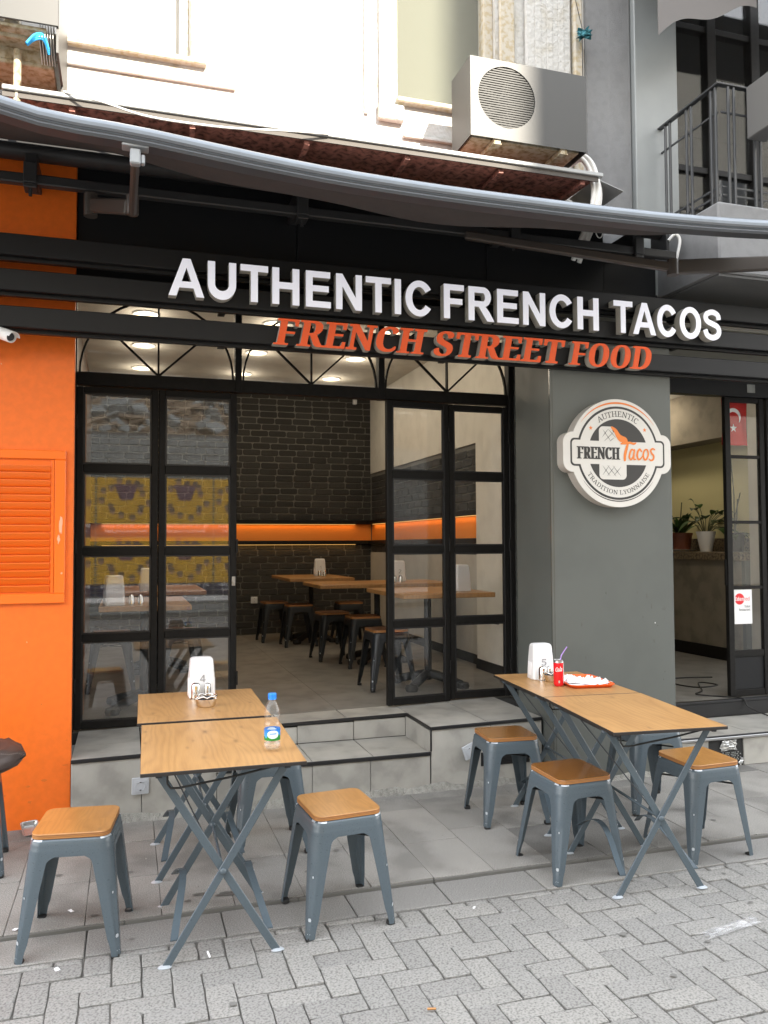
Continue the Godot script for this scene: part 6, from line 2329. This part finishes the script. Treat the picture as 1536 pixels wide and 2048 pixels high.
func build_stools() -> void:
	var grp := "metal stools with wooden seats round the pavement tables"
	var t0 := make_stool("grey metal stool at the left front corner, nearest the orange wall", M.stool_paint, M.seat_light, grp)
	t0.position = V3(-0.178, 0.0, -3.527)
	t0.rotation = Vector3(0.038, deg_to_rad(-8), 0)
	var put := func(x: float, z: float, deg: float, y: float, seat: Material, tilt: float, label: String) -> void:
		var c := copy(t0, label, V3(x, y, z), 0.0, grp)
		c.rotation = Vector3(tilt, deg_to_rad(deg), 0)
		(c.get_node("seat") as MeshInstance3D).set_surface_override_material(0, seat)
	put.call(0.852, -3.42, 6.0, 0.0, M.seat_light, 0.038, "grey metal stool right of the table with the water bottle")
	put.call(0.690, -4.24, 2.0, 0.021, M.seat_light, 0.0, "grey metal stool half hidden behind the table with the water bottle")
	put.call(-0.735, -4.37, 4.0, 0.021, M.seat_mid, 0.0, "grey metal stool cut by the left picture edge under brown leather")
	put.call(2.045, -4.262, -5.0, 0.021, M.seat_mid, 0.0, "metal stool with brown seat at the back left of the right table")
	put.call(2.035, -3.555, 3.0, 0.0, M.seat_dark, 0.038, "metal stool with dark brown seat at the front left of the right table")
	put.call(2.780, -3.575, 3.0, 0.0, M.seat_light, 0.038, "grey metal stool with honey seat at the right edge before the tile hole")
	put.call(2.925, -4.20, -4.0, 0.021, M.seat_mid, 0.0, "grey metal stool mostly hidden behind the right table by the grey pillar")
	# indoors: the same stool in near black
	var g2 := "dark stools in the dining room"
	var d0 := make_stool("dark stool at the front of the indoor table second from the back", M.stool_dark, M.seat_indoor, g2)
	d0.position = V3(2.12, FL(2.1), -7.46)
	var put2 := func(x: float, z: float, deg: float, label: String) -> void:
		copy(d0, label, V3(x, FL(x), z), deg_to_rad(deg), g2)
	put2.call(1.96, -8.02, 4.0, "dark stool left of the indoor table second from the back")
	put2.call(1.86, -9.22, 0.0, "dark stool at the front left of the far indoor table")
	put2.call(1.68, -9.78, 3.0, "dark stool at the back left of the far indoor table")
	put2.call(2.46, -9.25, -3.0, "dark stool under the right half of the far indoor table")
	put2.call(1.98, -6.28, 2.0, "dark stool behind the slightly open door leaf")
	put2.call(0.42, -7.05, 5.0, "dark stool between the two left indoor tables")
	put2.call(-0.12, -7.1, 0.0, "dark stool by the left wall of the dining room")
	# leather thing hanging over the stool at the left edge
	var lo := thing("leather_jacket", "dark brown leather with a stitched edge over the stool at the left picture edge", "jacket", V3(-0.735, 0.468, -4.33))
	var fn := noise(1.0, 3, FastNoiseLite.TYPE_SIMPLEX, 71)
	var rings := []
	for i in 19:
		var u := lerpf(-1.0, 1.0, i / 18.0)
		var k := sqrt(maxf(0.0004, 1.0 - pow(absf(u), 2.4)))
		var r := PackedVector3Array()
		for j in 28:
			var t := TAU * j / 28
			var sx := signf(cos(t)) * pow(absf(cos(t)), 0.75)
			var sy := signf(sin(t)) * pow(absf(sin(t)), 0.75)
			var b := 1.0 + 0.16 * fn.get_noise_3d(u * 2.2, cos(t) * 1.6, sin(t) * 1.6)
			r.append(V3(u * 0.275, 0.078 + 0.076 * k * sy * b + (0.012 * fn.get_noise_2d(u * 4.0, t) if sy > 0 else 0.0), 0.20 * k * sx * b))
		rings.append(r)
	part("folded_leather", MB.new().loft(rings, true, false), M.leather, lo)
	var st := MB.new()
	for i in range(9, 18):
		for k in 4:
			for jj in [3, 24]:
				var a: Vector3 = rings[i][jj].lerp(rings[i + 1][jj], k / 4.0)
				st.box(a * 1.003, V3(0.006, 0.0022, 0.0022))
	part("stitching", st, M.leather_thread, lo)

# ---------- folding tables ----------
func make_table(label: String, w: float, wood: Material) -> Node3D:
	var o := thing("folding_table", label, "table", Vector3.ZERO, 0.0, "folding wooden tables on the pavement")
	var d := 0.748
	var hy := 0.748
	var top := MB.new()
	top.ofs = V2(rng.randf() * 3.0, rng.randf() * 3.0)
	top.quad_out(V3(-w / 2 + 0.0012, hy, -d / 2 + 0.0012), V3(w / 2 - 0.0012, hy, -d / 2 + 0.0012), V3(w / 2 - 0.0012, hy, d / 2 - 0.0012), V3(-w / 2 + 0.0012, hy, d / 2 - 0.0012), Vector3.UP)
	var sm := top.into()
	var e := MB.new()
	e.box(V3(0, hy - 0.0072, 0), V3(w, 0.0135, d), 0.0012)
	e.into(sm)
	part("tabletop", sm, [wood, M.wood_edge], o)
	var zs := [0.272, -0.222]
	var hx := 0.205
	var up := 0.242
	for k in 2:
		for s in [-1.0, 1.0]:
			var zz: float = zs[k] + (0.006 if s > 0 else -0.006)
			var lg := MB.new()
			lg.bar(V3(-s * hx, 0.008, zz), V3(s * up, 0.728, zz), 0.030, 0.006, V3(1, 0, 0), 0.0015)
			lg.box(V3(s * (up - 0.008), 0.727, zz), V3(0.07, 0.012, 0.026), 0.002)
			var leg := part("leg", lg, M.stool_paint, o)
			var pad := MB.new()
			pad.lathe(PackedVector2Array([Vector2(0, 0.0), Vector2(0.018, 0.001), Vector2(0.023, 0.008), Vector2(0.016, 0.014), Vector2(0, 0.016)]), 14, Transform3D(Basis().scaled(V3(1.15, 1, 0.62)), V3(-s * hx - s * 0.004, 0, zz)))
			part("foot_pad", pad, M.worn_metal, leg)
		var bolt := MB.new()
		bolt.lathe(PackedVector2Array([Vector2(0.013, 0), Vector2(0.013, 0.003), Vector2(0.010, 0.0065), Vector2(0.004, 0.009), Vector2(0, 0.0095)]), 14, Transform3D(Basis(Vector3.RIGHT, PI / 2), V3(0.0, 0.335, zs[k] + 0.0095)))
		part("bolt", bolt, M.stool_paint, o)
	# arched flat bars that join the front and back legs low down
	for s in [-1.0, 1.0]:
		var rings := []
		for i in 15:
			var t := i / 14.0
			var y := 0.085 + 0.115 * sin(PI * clampf(t * 0.92 + 0.02, 0, 1)) + 0.035 * t
			var x: float = s * (hx - (y - 0.008) * 0.55 * (hx + up) / 0.72)
			var z := lerpf(zs[0] - 0.006, zs[1] + 0.006, pow(t, 0.8))
			var out := V3(s, 0, 0)
			rings.append(PackedVector3Array([V3(x, y, z) + out * 0.014, V3(x, y + 0.004, z) + out * 0.014, V3(x, y + 0.004, z) - out * 0.014, V3(x, y, z) - out * 0.014]))
		part("arched_brace", MB.new().loft(rings, true, s > 0, false), M.stool_paint, o)
	# rails under the top
	for s in [-1.0, 1.0]:
		part("top_rail", MB.new().span(V3(s * 0.235 - 0.012, 0.715, -0.33), V3(s * 0.235 + 0.012, 0.7335, 0.33), 0.002), M.stool_dark, o)
	# wire stays
	var wire := PackedVector3Array()
	for q in [V3(-0.205, 0.735, 0.30), V3(-0.204, 0.685, 0.305), V3(-0.192, 0.668, 0.305), V3(-0.16, 0.667, 0.305), V3(0.05, 0.695, 0.305), V3(0.20, 0.722, 0.305), V3(0.25, 0.730, 0.30)]:
		wire.append(q)
	part("wire_stay", MB.new().tube(wire, 0.0042, 7), M.rubber, o)
	part("wire_stay", MB.new().tube(PackedVector3Array([V3(-0.225, 0.725, -0.10), V3(-0.01, 0.345, 0.262)]), 0.003, 7), M.stool_dark, o)
	part("pivot_rod", MB.new().tube(PackedVector3Array([V3(0.0, 0.335, zs[1] + 0.01), V3(0.0, 0.335, zs[0] - 0.01)]), 0.0065, 8), M.stool_paint, o)
	return o

func build_tables() -> void:
	var a := make_table("front half of the left table pair, with the water bottle on it", 0.600, M.wood_a)
	a.position = V3(0.357, 0.0, -3.452)
	a.rotation = Vector3(0.022, deg_to_rad(-1.2), 0)
	var b := make_table("back half of the left table pair, under dispenser number 4", 0.598, M.wood_b)
	b.position = V3(0.352, 0.012, -4.206)
	b.rotation.y = deg_to_rad(-1.0)
	var c := make_table("front half of the right table pair, its bare end towards the street", 0.545, M.wood_b)
	c.position = V3(2.285, 0.006, -3.428)
	c.rotation = Vector3(0.02, deg_to_rad(-5.3), 0)
	var d := make_table("back half of the right table pair, under the orange tray", 0.545, M.wood_a)
	d.position = V3(2.356, 0.012, -4.172)
	d.rotation.y = deg_to_rad(-5.3)

# ---------- things on the tables ----------
func make_dispenser(label: String, at: Vector3, turn: float, digit: String) -> Node3D:
	var o := thing("napkin_dispenser", label, "napkin dispenser", at, turn, "white napkin dispensers on the tables")
	o.scale = Vector3.ONE * 1.08
	var lv := [[0.060, 0.048, 0.0, 0.014], [0.0625, 0.050, 0.004, 0.016], [0.0615, 0.049, 0.05, 0.018], [0.059, 0.046, 0.11, 0.018], [0.0545, 0.0415, 0.168, 0.018], [0.052, 0.039, 0.181, 0.018], [0.046, 0.033, 0.188, 0.016], [0.036, 0.024, 0.190, 0.012]]
	var rings := []
	for e in lv:
		rings.append(ring_xz(rsq(e[0], e[1], e[3], 5), e[2]))
	var mb := MB.new().loft(rings, true)
	mb.fan(rings[0], Vector3.DOWN)
	mb.fan(rings[-1], Vector3.UP)
	part("shell", mb, M.white_plastic, o)
	for s in [-1.0, 1.0]:
		part("side_slot", MB.new().box(V3(s * 0.0608, 0.055, 0), V3(0.004, 0.07, 0.045), 0.001), M.paper, o)
	if digit:
		var f := font(digit == "5", 400)
		var xf := Transform3D(Basis(Vector3.RIGHT, -0.055), V3(0, 0, 0.0500))
		part("number", fitted(digit, f, Rect2(-0.012 if digit != "1" else -0.004, 0.076, 0.026 if digit != "1" else 0.010, 0.034), 0.0045, 0.003), M.grey_print, o, xf)
	return o

func make_cruets(label: String, at: Vector3, turn: float, behind: float) -> void:
	var o := thing("condiment_set", label, "condiment set", at, turn)
	o.scale = Vector3.ONE * 1.14
	var bowl := MB.new()
	var prof := [[0.0, 0.0], [0.036, 0.0], [0.040, 0.004], [0.046, 0.034], [0.0445, 0.034], [0.038, 0.006], [0.0, 0.006]]
	var pv := PackedVector2Array()
	for e in prof:
		pv.append(V2(e[0], e[1]))
	bowl.lathe(pv, 28)
	part("bowl", bowl, M.chrome, o)
	var rim := PackedVector3Array()
	for i in 49:
		var t := TAU * i / 48.0
		rim.append(V3(0.0465 * sin(t), 0.040 + 0.007 * absf(sin(t * 4.0)), 0.0465 * cos(t)))
	part("scalloped_rim", MB.new().tube(rim, 0.0032, 7, false), M.chrome, o)
	var tall := PackedVector2Array([V2(0, 0), V2(0.026, 0), V2(0.026, 0.004), V2(0.0215, 0.007), V2(0.0205, 0.058), V2(0.0185, 0.067), V2(0.013, 0.0735), V2(0.006, 0.0765), V2(0, 0.077)])
	part("shaker", MB.new().lathe(tall, 24), M.chrome, o, T(-0.030, 0, -behind))
	var small := PackedVector2Array()
	for q in tall:
		small.append(V2(q.x * 0.76, q.y * 0.92))
	part("shaker", MB.new().lathe(small, 24), M.chrome, o, T(0.022, 0, -behind - 0.01))
	for i in 3:
		var t := TAU * (i / 3.0 + 0.1)
		part("spice_cup", MB.new().lathe(PackedVector2Array([V2(0, 0.008), V2(0.013, 0.008), V2(0.015, 0.030), V2(0.011, 0.040), V2(0, 0.042)]), 14), M.ink, o, T(0.022 * sin(t), 0, 0.022 * cos(t)))

func build_table_things() -> void:
	var yt := 0.762
	make_dispenser("white napkin dispenser number 4 on the left table", V3(0.375, 0.7605, -4.42), 0.03, "4")
	make_dispenser("white napkin dispenser number 5 on the right table", V3(2.325, 0.7605, -4.36), -0.12, "5")
	make_cruets("polished steel shakers and scalloped bowl before dispenser number 4", V3(0.375, 0.7605, -4.14), 0.0, 0.175)
	make_cruets("polished steel shakers and bowl between dispenser number 5 and the red can", V3(2.335, 0.7605, -4.245), 0.2, 0.035)
	# water bottle
	var b := thing("water_bottle", "clear plastic water bottle with blue cap on the left table", "bottle", V3(0.548, 0.7545, -3.235), -0.12)
	var p := PackedVector2Array([V2(0.0, 0.006), V2(0.020, 0.002), V2(0.029, 0.0), V2(0.0325, 0.006), V2(0.0325, 0.026), V2(0.0312, 0.030), V2(0.0312, 0.082), V2(0.0325, 0.087), V2(0.0315, 0.098), V2(0.0280, 0.108), V2(0.0300, 0.120), V2(0.0318, 0.133), V2(0.0300, 0.152), V2(0.0240, 0.170), V2(0.0160, 0.184), V2(0.0125, 0.190), V2(0.0125, 0.199)])
	part("bottle", MB.new().lathe(p, 36), M.bottle_clear, b)
	part("water", MB.new().lathe(PackedVector2Array([V2(0, 0.008), V2(0.027, 0.004), V2(0.0315, 0.010), V2(0.0315, 0.022), V2(0, 0.0225)]), 24), M.water, b)
	var cap := MB.new()
	cap.lathe(PackedVector2Array([V2(0.0165, 0.190), V2(0.0168, 0.194), V2(0.0160, 0.195), V2(0.0160, 0.211), V2(0.0145, 0.2135), V2(0, 0.2138)]), 28)
	for i in 24:
		var t := TAU * i / 24
		cap.box(V3(0.0162 * sin(t), 0.203, 0.0162 * cos(t)), V3(0.0014, 0.014, 0.0012), 0.0, Basis(Vector3.UP, t))
	part("cap", cap, M.cap_blue, b)
	part("label", MB.new().lathe(PackedVector2Array([V2(0.0316, 0.034), V2(0.0316, 0.078)]), 36), M.bottle_label, b)
	# can and straw
	var c := thing("drink_can", "slim red cola can with a violet straw beside the orange tray", "can", V3(2.292, 0.7605, -4.09), -0.42)
	part("can", MB.new().lathe(PackedVector2Array([V2(0, 0.003), V2(0.020, 0.0), V2(0.0225, 0.002), V2(0.0285, 0.012), V2(0.0288, 0.130)]), 36), M.can_red, c)
	part("lid", MB.new().lathe(PackedVector2Array([V2(0.0288, 0.1301), V2(0.0262, 0.142), V2(0.0268, 0.145), V2(0.0250, 0.146), V2(0.0240, 0.142), V2(0, 0.1415)]), 36), M.bare_steel, c)
	part("straw", MB.new().tube(PackedVector3Array([V3(0.006, 0.02, 0), V3(0.012, 0.150, -0.004), V3(0.018, 0.172, -0.004), V3(0.048, 0.216, -0.006)]), 0.0032, 8), M.straw_violet, c)
	var lm := text_arrays("Cola", font(true, 700))
	var lb := bounds(lm)
	part("lettering", text_mesh(lm, func(q: Vector3) -> Vector3:
		var u := (q.x - lb.position.x) / lb.size.x - 0.5
		var v := (q.y - lb.position.y) / lb.size.y - 0.5
		var t := u * 1.35 + v * 0.16
		var r := 0.0290 + (q.z + 0.05) * 0.004
		return V3(r * sin(t), 0.096 + v * 0.026 + u * 0.004, r * cos(t))), M.pure_white, c)
	var band := MB.new()
	band.lathe(PackedVector2Array([V2(0.02905, 0.018), V2(0.02905, 0.126)]), 6, Transform3D(), 0.98, 1.45)
	band.lathe(PackedVector2Array([V2(0.02905, 0.020), V2(0.02905, 0.034)]), 4, Transform3D(), -0.12, 0.14)
	part("print", band, M.letter_side, c)
	# tray with crumpled paper
	var t := thing("serving_tray", "orange plastic tray with rounded rim on the right table", "tray", V3(2.462, 0.7605, -4.135), deg_to_rad(-8))
	var tr := []
	for e in [[0.105, 0.155, 0.030, 0.002], [0.112, 0.162, 0.032, 0.003], [0.124, 0.174, 0.036, 0.018], [0.130, 0.180, 0.040, 0.020], [0.131, 0.181, 0.040, 0.017], [0.126, 0.176, 0.038, 0.013], [0.113, 0.163, 0.032, 0.0], [0.10, 0.15, 0.03, 0.0]]:
		tr.append(ring_xz(rsq(e[0], e[1], e[2], 5), e[3]))
	var tm := MB.new().loft(tr, true, true)
	tm.fan(tr[0], Vector3.UP)
	tm.fan(tr[-1], Vector3.DOWN)
	part("tray", tm, M.tray_orange, t)
	var pl := [[2.44, -4.17, 0.21, 0.27, 0.010, 12, "white napkin sheet spread flat over the orange tray", 0.1], [2.43, -4.25, 0.15, 0.13, 0.030, 12, "crumpled white wrapper at the back of the orange tray", 0.7], [2.50, -4.08, 0.16, 0.15, 0.036, 13, "crumpled white wrapper standing up at the front of the orange tray", 1.9], [2.40, -4.12, 0.12, 0.10, 0.028, 11, "small crumpled white paper by the red can on the tray", 2.6]]
	for i in 4:
		var e: Array = pl[i]
		single("crumpled_paper", crumple(e[2], e[3], e[4], e[5] + 4, 40 + i), M.paper, e[6], "paper", Transform3D(Basis(Vector3.UP, e[7]), V3(e[0], 0.7665 + i * 0.002, e[1])), "paper on the orange tray")

# ---------- small things ----------
func make_socket(called: String, label: String, m: Material, s: float) -> Node3D:
	var o := thing(called, label, "socket")
	var fr := MB.new()
	fr.prism(rsq(s * 0.5, s * 0.5, 0.005, 3), -0.006, 0.006, Transform3D(), 0.002)
	part("frame", fr, m, o)
	part("insert", MB.new().prism(rsq(s * 0.36, s * 0.36, 0.004, 3), 0.0063, 0.009, Transform3D(), 0.001), m, o)
	var cup := MB.new().lathe(PackedVector2Array([V2(0.0, -0.002), V2(s * 0.24, -0.002), V2(s * 0.26, 0.003), V2(s * 0.285, 0.003), V2(s * 0.285, 0.0)]), 28, Transform3D(Basis(Vector3.RIGHT, PI / 2), V3(0, 0, 0.0095)))
	part("cup", cup, m, o)
	var hl := MB.new()
	for d in [-1.0, 1.0]:
		hl.lathe(PackedVector2Array([V2(s * 0.04, 0), V2(s * 0.04, 0.001), V2(0, 0.001)]), 10, Transform3D(Basis(Vector3.RIGHT, PI / 2), V3(d * s * 0.11, 0, 0.0078)))
		hl.box(V3(0, d * s * 0.235, 0.0105), V3(s * 0.10, s * 0.05, 0.004), 0.001)
	part("contact", hl, M.ink, o)
	return o

func build_small_things() -> void:
	var s1 := make_socket("wall_socket", "grey power socket hanging loose on the tiled wall beneath the left table", M.socket_plastic, 0.092)
	s1.position = V3(0.078, 0.212, ZW + 0.014)
	s1.rotation = Vector3(0, 0.12, deg_to_rad(-1))
	var s2 := make_socket("wall_socket", "tilted grey power socket on the tiled wall left of the right table", M.socket_plastic, 0.088)
	s2.position = V3(2.068, 0.245, ZW + 0.012)
	s2.rotation = Vector3(0, 0.1, deg_to_rad(20))
	var v := thing("floor_vent", "black vent grille low in the tiled wall behind the right table", "vent", V3(2.32, 0.185, ZW + 0.004))
	part("back", MB.new().box(Vector3.ZERO, V3(0.34, 0.085, 0.004)), M.rubber, v)
	for i in 5:
		part("slat", MB.new().box(V3(0, -0.032 + i * 0.016, 0.005), V3(0.33, 0.008, 0.006), 0.001, Basis(Vector3.RIGHT, 0.5)), M.black_beam, v)
	# security camera at the left edge
	var c := thing("security_camera", "white bullet security camera on the orange wall at the left edge", "camera", V3(-0.60, 2.64, -4.60))
	var q := Basis(Vector3.UP, 0.75) * Basis(Vector3.RIGHT, 0.35)
	part("body", MB.new().lathe(PackedVector2Array([V2(0, -0.11), V2(0.026, -0.11), V2(0.03, -0.10), V2(0.03, 0.03), V2(0.026, 0.032), V2(0.024, 0.02), V2(0, 0.02)]), 20, Transform3D(q * Basis(Vector3.RIGHT, PI / 2), Vector3.ZERO)), M.pure_white, c)
	part("lens", MB.new().lathe(PackedVector2Array([V2(0.022, 0.021), V2(0.020, 0.026), V2(0, 0.028)]), 18, Transform3D(q * Basis(Vector3.RIGHT, PI / 2), Vector3.ZERO)), M.ink, c)
	part("sun_hood", MB.new().lathe(PackedVector2Array([V2(0.033, -0.10), V2(0.033, 0.055), V2(0.0315, 0.055), V2(0.0315, -0.10)]), 14, Transform3D(q * Basis(Vector3.RIGHT, PI / 2), Vector3.ZERO), PI * 0.55, PI * 1.45), M.pure_white, c)
	part("arm", MB.new().tube(PackedVector3Array([q * V3(0, -0.01, -0.10), V3(-0.12, -0.04, -0.20), V3(-0.13, -0.04, -0.265)]), 0.014, 10), M.pure_white, c)
	# litter
	var tr := thing("foil_tray", "small crushed foil tray on the pavement at the foot of the orange wall", "foil tray", V3(-0.485, 0.022, -4.80), 0.3)
	tr.scale = Vector3(0.75, 0.6, 0.75)
	var rg := []
	for e in [[0.040, 0.055, 0.014, 0.002], [0.052, 0.068, 0.018, 0.035], [0.060, 0.078, 0.020, 0.037], [0.059, 0.077, 0.02, 0.035]]:
		rg.append(ring_xz(rsq(e[0], e[1], e[2], 4), e[3]))
	var tm := MB.new().loft(rg, true, true)
	tm.fan(rg[0], Vector3.UP)
	part("tray", tm, M.foil, tr, Transform3D(Basis(Vector3.RIGHT, 0.5), V3(0, 0.02, 0)))
	var lit := [[-0.215, 0.024, -3.73, 0.03, 0.014, 0.006, "torn white paper scrap on the pavement behind the left front stool leg"], [-0.415, 0.024, -3.62, 0.02, 0.018, 0.006, "cream paper scrap at the kerb left of the left front stool"], [-0.075, 0.024, -4.12, 0.02, 0.02, 0.008, "white paper corner on the pavement behind the left front stool"], [-0.235, 0.004, -3.28, 0.025, 0.016, 0.006, "pale crushed scrap on the pavers before the left front stool"], [1.42, 0.004, -3.28, 0.02, 0.008, 0.003, "grey scrap in the pavers between the two tables"]]
	for e in lit:
		single("paper_scrap", crumple(e[3], e[4], e[5], 5, int(absf(e[0]) * 100)), M.paper, e[6], "litter", Transform3D(Basis(Vector3.UP, e[0] * 5.0), V3(e[0], e[1], e[2])), "scraps of litter on the ground")
	single("cigarette_end", MB.new().tube(PackedVector3Array([V3(0.302, 0.0075, -3.235), V3(0.306, 0.0075, -3.195)]), 0.004, 8), M.paper, "white cigarette end on the pavers beside the left table foot", "litter", Transform3D(), "cigarette ends on the pavers")
	single("cigarette_end", MB.new().tube(PackedVector3Array([V3(0.962, 0.0075, -2.62), V3(0.99, 0.0075, -2.612)]), 0.004, 8), M.seat_light, "tan cigarette end on the pavers at the bottom middle", "litter", Transform3D(), "cigarette ends on the pavers")
	single("plastic_strip", crumple(0.30, 0.055, 0.010, 10, 91), M.film_clear, "clear plastic strip lying on the pavers at the lower right", "litter", Transform3D(Basis(Vector3.UP, 0.18), V3(2.33, 0.006, -2.79)))
	# wet or greasy stains have their own outline on the slabs
	var st := MB.new()
	for e in [[0.33, -3.73, 0.05, 0.02], [0.44, -3.70, 0.06, 0.025], [0.26, -3.68, 0.02, 0.012], [1.16, -3.75, 0.03, 0.012], [-0.12, -3.66, 0.02, 0.01]]:
		var o := PackedVector3Array()
		for k in 14:
			var t := TAU * k / 14
			var r := rng.randf_range(0.6, 1.15)
			o.append(V3(e[0] + e[2] * r * cos(t), 0.0232, e[1] - e[3] * r * sin(t)))
		st.fan(o, Vector3.UP)
	var stain := part("oil_stain", st, M.joint_dirt, get_node("pavement"))
	stain.set_meta("kind", "stuff")

func build_marks() -> void:
	# trodden gum and pale crumbs on the ground
	var r := RandomNumberGenerator.new()
	r.seed = 21
	var gum := MB.new()
	for i in 34:
		var x := r.randf_range(-0.6, 3.6)
		var z := r.randf_range(-4.7, -2.5)
		var y := 0.0234 if z < -3.6 else 0.0062
		if z < -3.34 and z > -3.6:
			y = 0.0072
		var o := PackedVector3Array()
		var k0 := r.randf_range(0.006, 0.016)
		for k in 10:
			var t := TAU * k / 10
			var q := k0 * r.randf_range(0.75, 1.15)
			o.append(V3(x + q * cos(t), y, z - q * sin(t)))
		gum.fan(o, Vector3.UP)
	part("trodden_gum", gum, M.gum, get_node("pavement")).set_meta("kind", "stuff")
	var crumb := MB.new()
	for i in 240:
		var x := r.randf_range(-0.7, 3.8)
		var z := r.randf_range(-4.75, -2.3)
		var y := 0.0235 if z < -3.6 else 0.0065
		var q := r.randf_range(0.0012, 0.0042)
		crumb.box(V3(x, y, z), V3(q, q * 0.6, q * r.randf_range(0.6, 1.8)), 0.0, Basis(Vector3.UP, r.randf() * 3.0))
	part("crumbs", crumb, M.mortar_pale, get_node("street")).set_meta("kind", "stuff")
	# scuffs, chips and drips with outlines of their own
	var house := get_node("restaurant_house")
	var chip := func(x: float, y: float, z: float, w: float, h: float, m: Material, called: String) -> void:
		var o := PackedVector2Array()
		for k in 18:
			var t := TAU * k / 18
			var q := r.randf_range(0.55, 1.1)
			o.append(V2(x + w * q * cos(t), y + h * q * sin(t)))
		part(called, MB.new().prism(o, z, z + 0.0012), m, house)
	for e in [[-0.352, 1.66, 0.012, 0.055], [-0.362, 1.59, 0.008, 0.03], [-0.345, 1.40, 0.006, 0.008]]:
		chip.call(e[0], e[1], -4.8478, e[2], e[3], M.orange_chip, "paint_chip")
	for i in 16:
		chip.call(r.randf_range(-0.75, -0.30), r.randf_range(0.15, 2.55), -4.8699, r.randf_range(0.002, 0.006), r.randf_range(0.002, 0.008), M.orange_chip if r.randf() < 0.5 else M.orange_scuff, "paint_chip")
	for i in 9:
		chip.call(r.randf_range(-0.75, -0.30), r.randf_range(0.05, 0.4), -4.8699, r.randf_range(0.006, 0.022), r.randf_range(0.003, 0.010), M.orange_scuff, "scuff")
	chip.call(3.36, 1.02, -4.6999, 0.004, 0.004, M.pure_white, "paint_chip")
	for i in 20:
		chip.call(r.randf_range(2.65, 3.48), r.randf_range(0.1, 1.3), -4.6999, r.randf_range(0.0015, 0.004), r.randf_range(0.003, 0.016), M.pillar_side if r.randf() < 0.6 else M.kerb_dark, "scratch")
	for e in [[3.35, 0.90, 0.003, 0.014], [3.30, 1.20, 0.003, 0.022], [3.335, 1.13, 0.002, 0.018]]:
		chip.call(e[0], e[1], -4.6998, e[2], e[3], M.kerb_dark, "scratch")
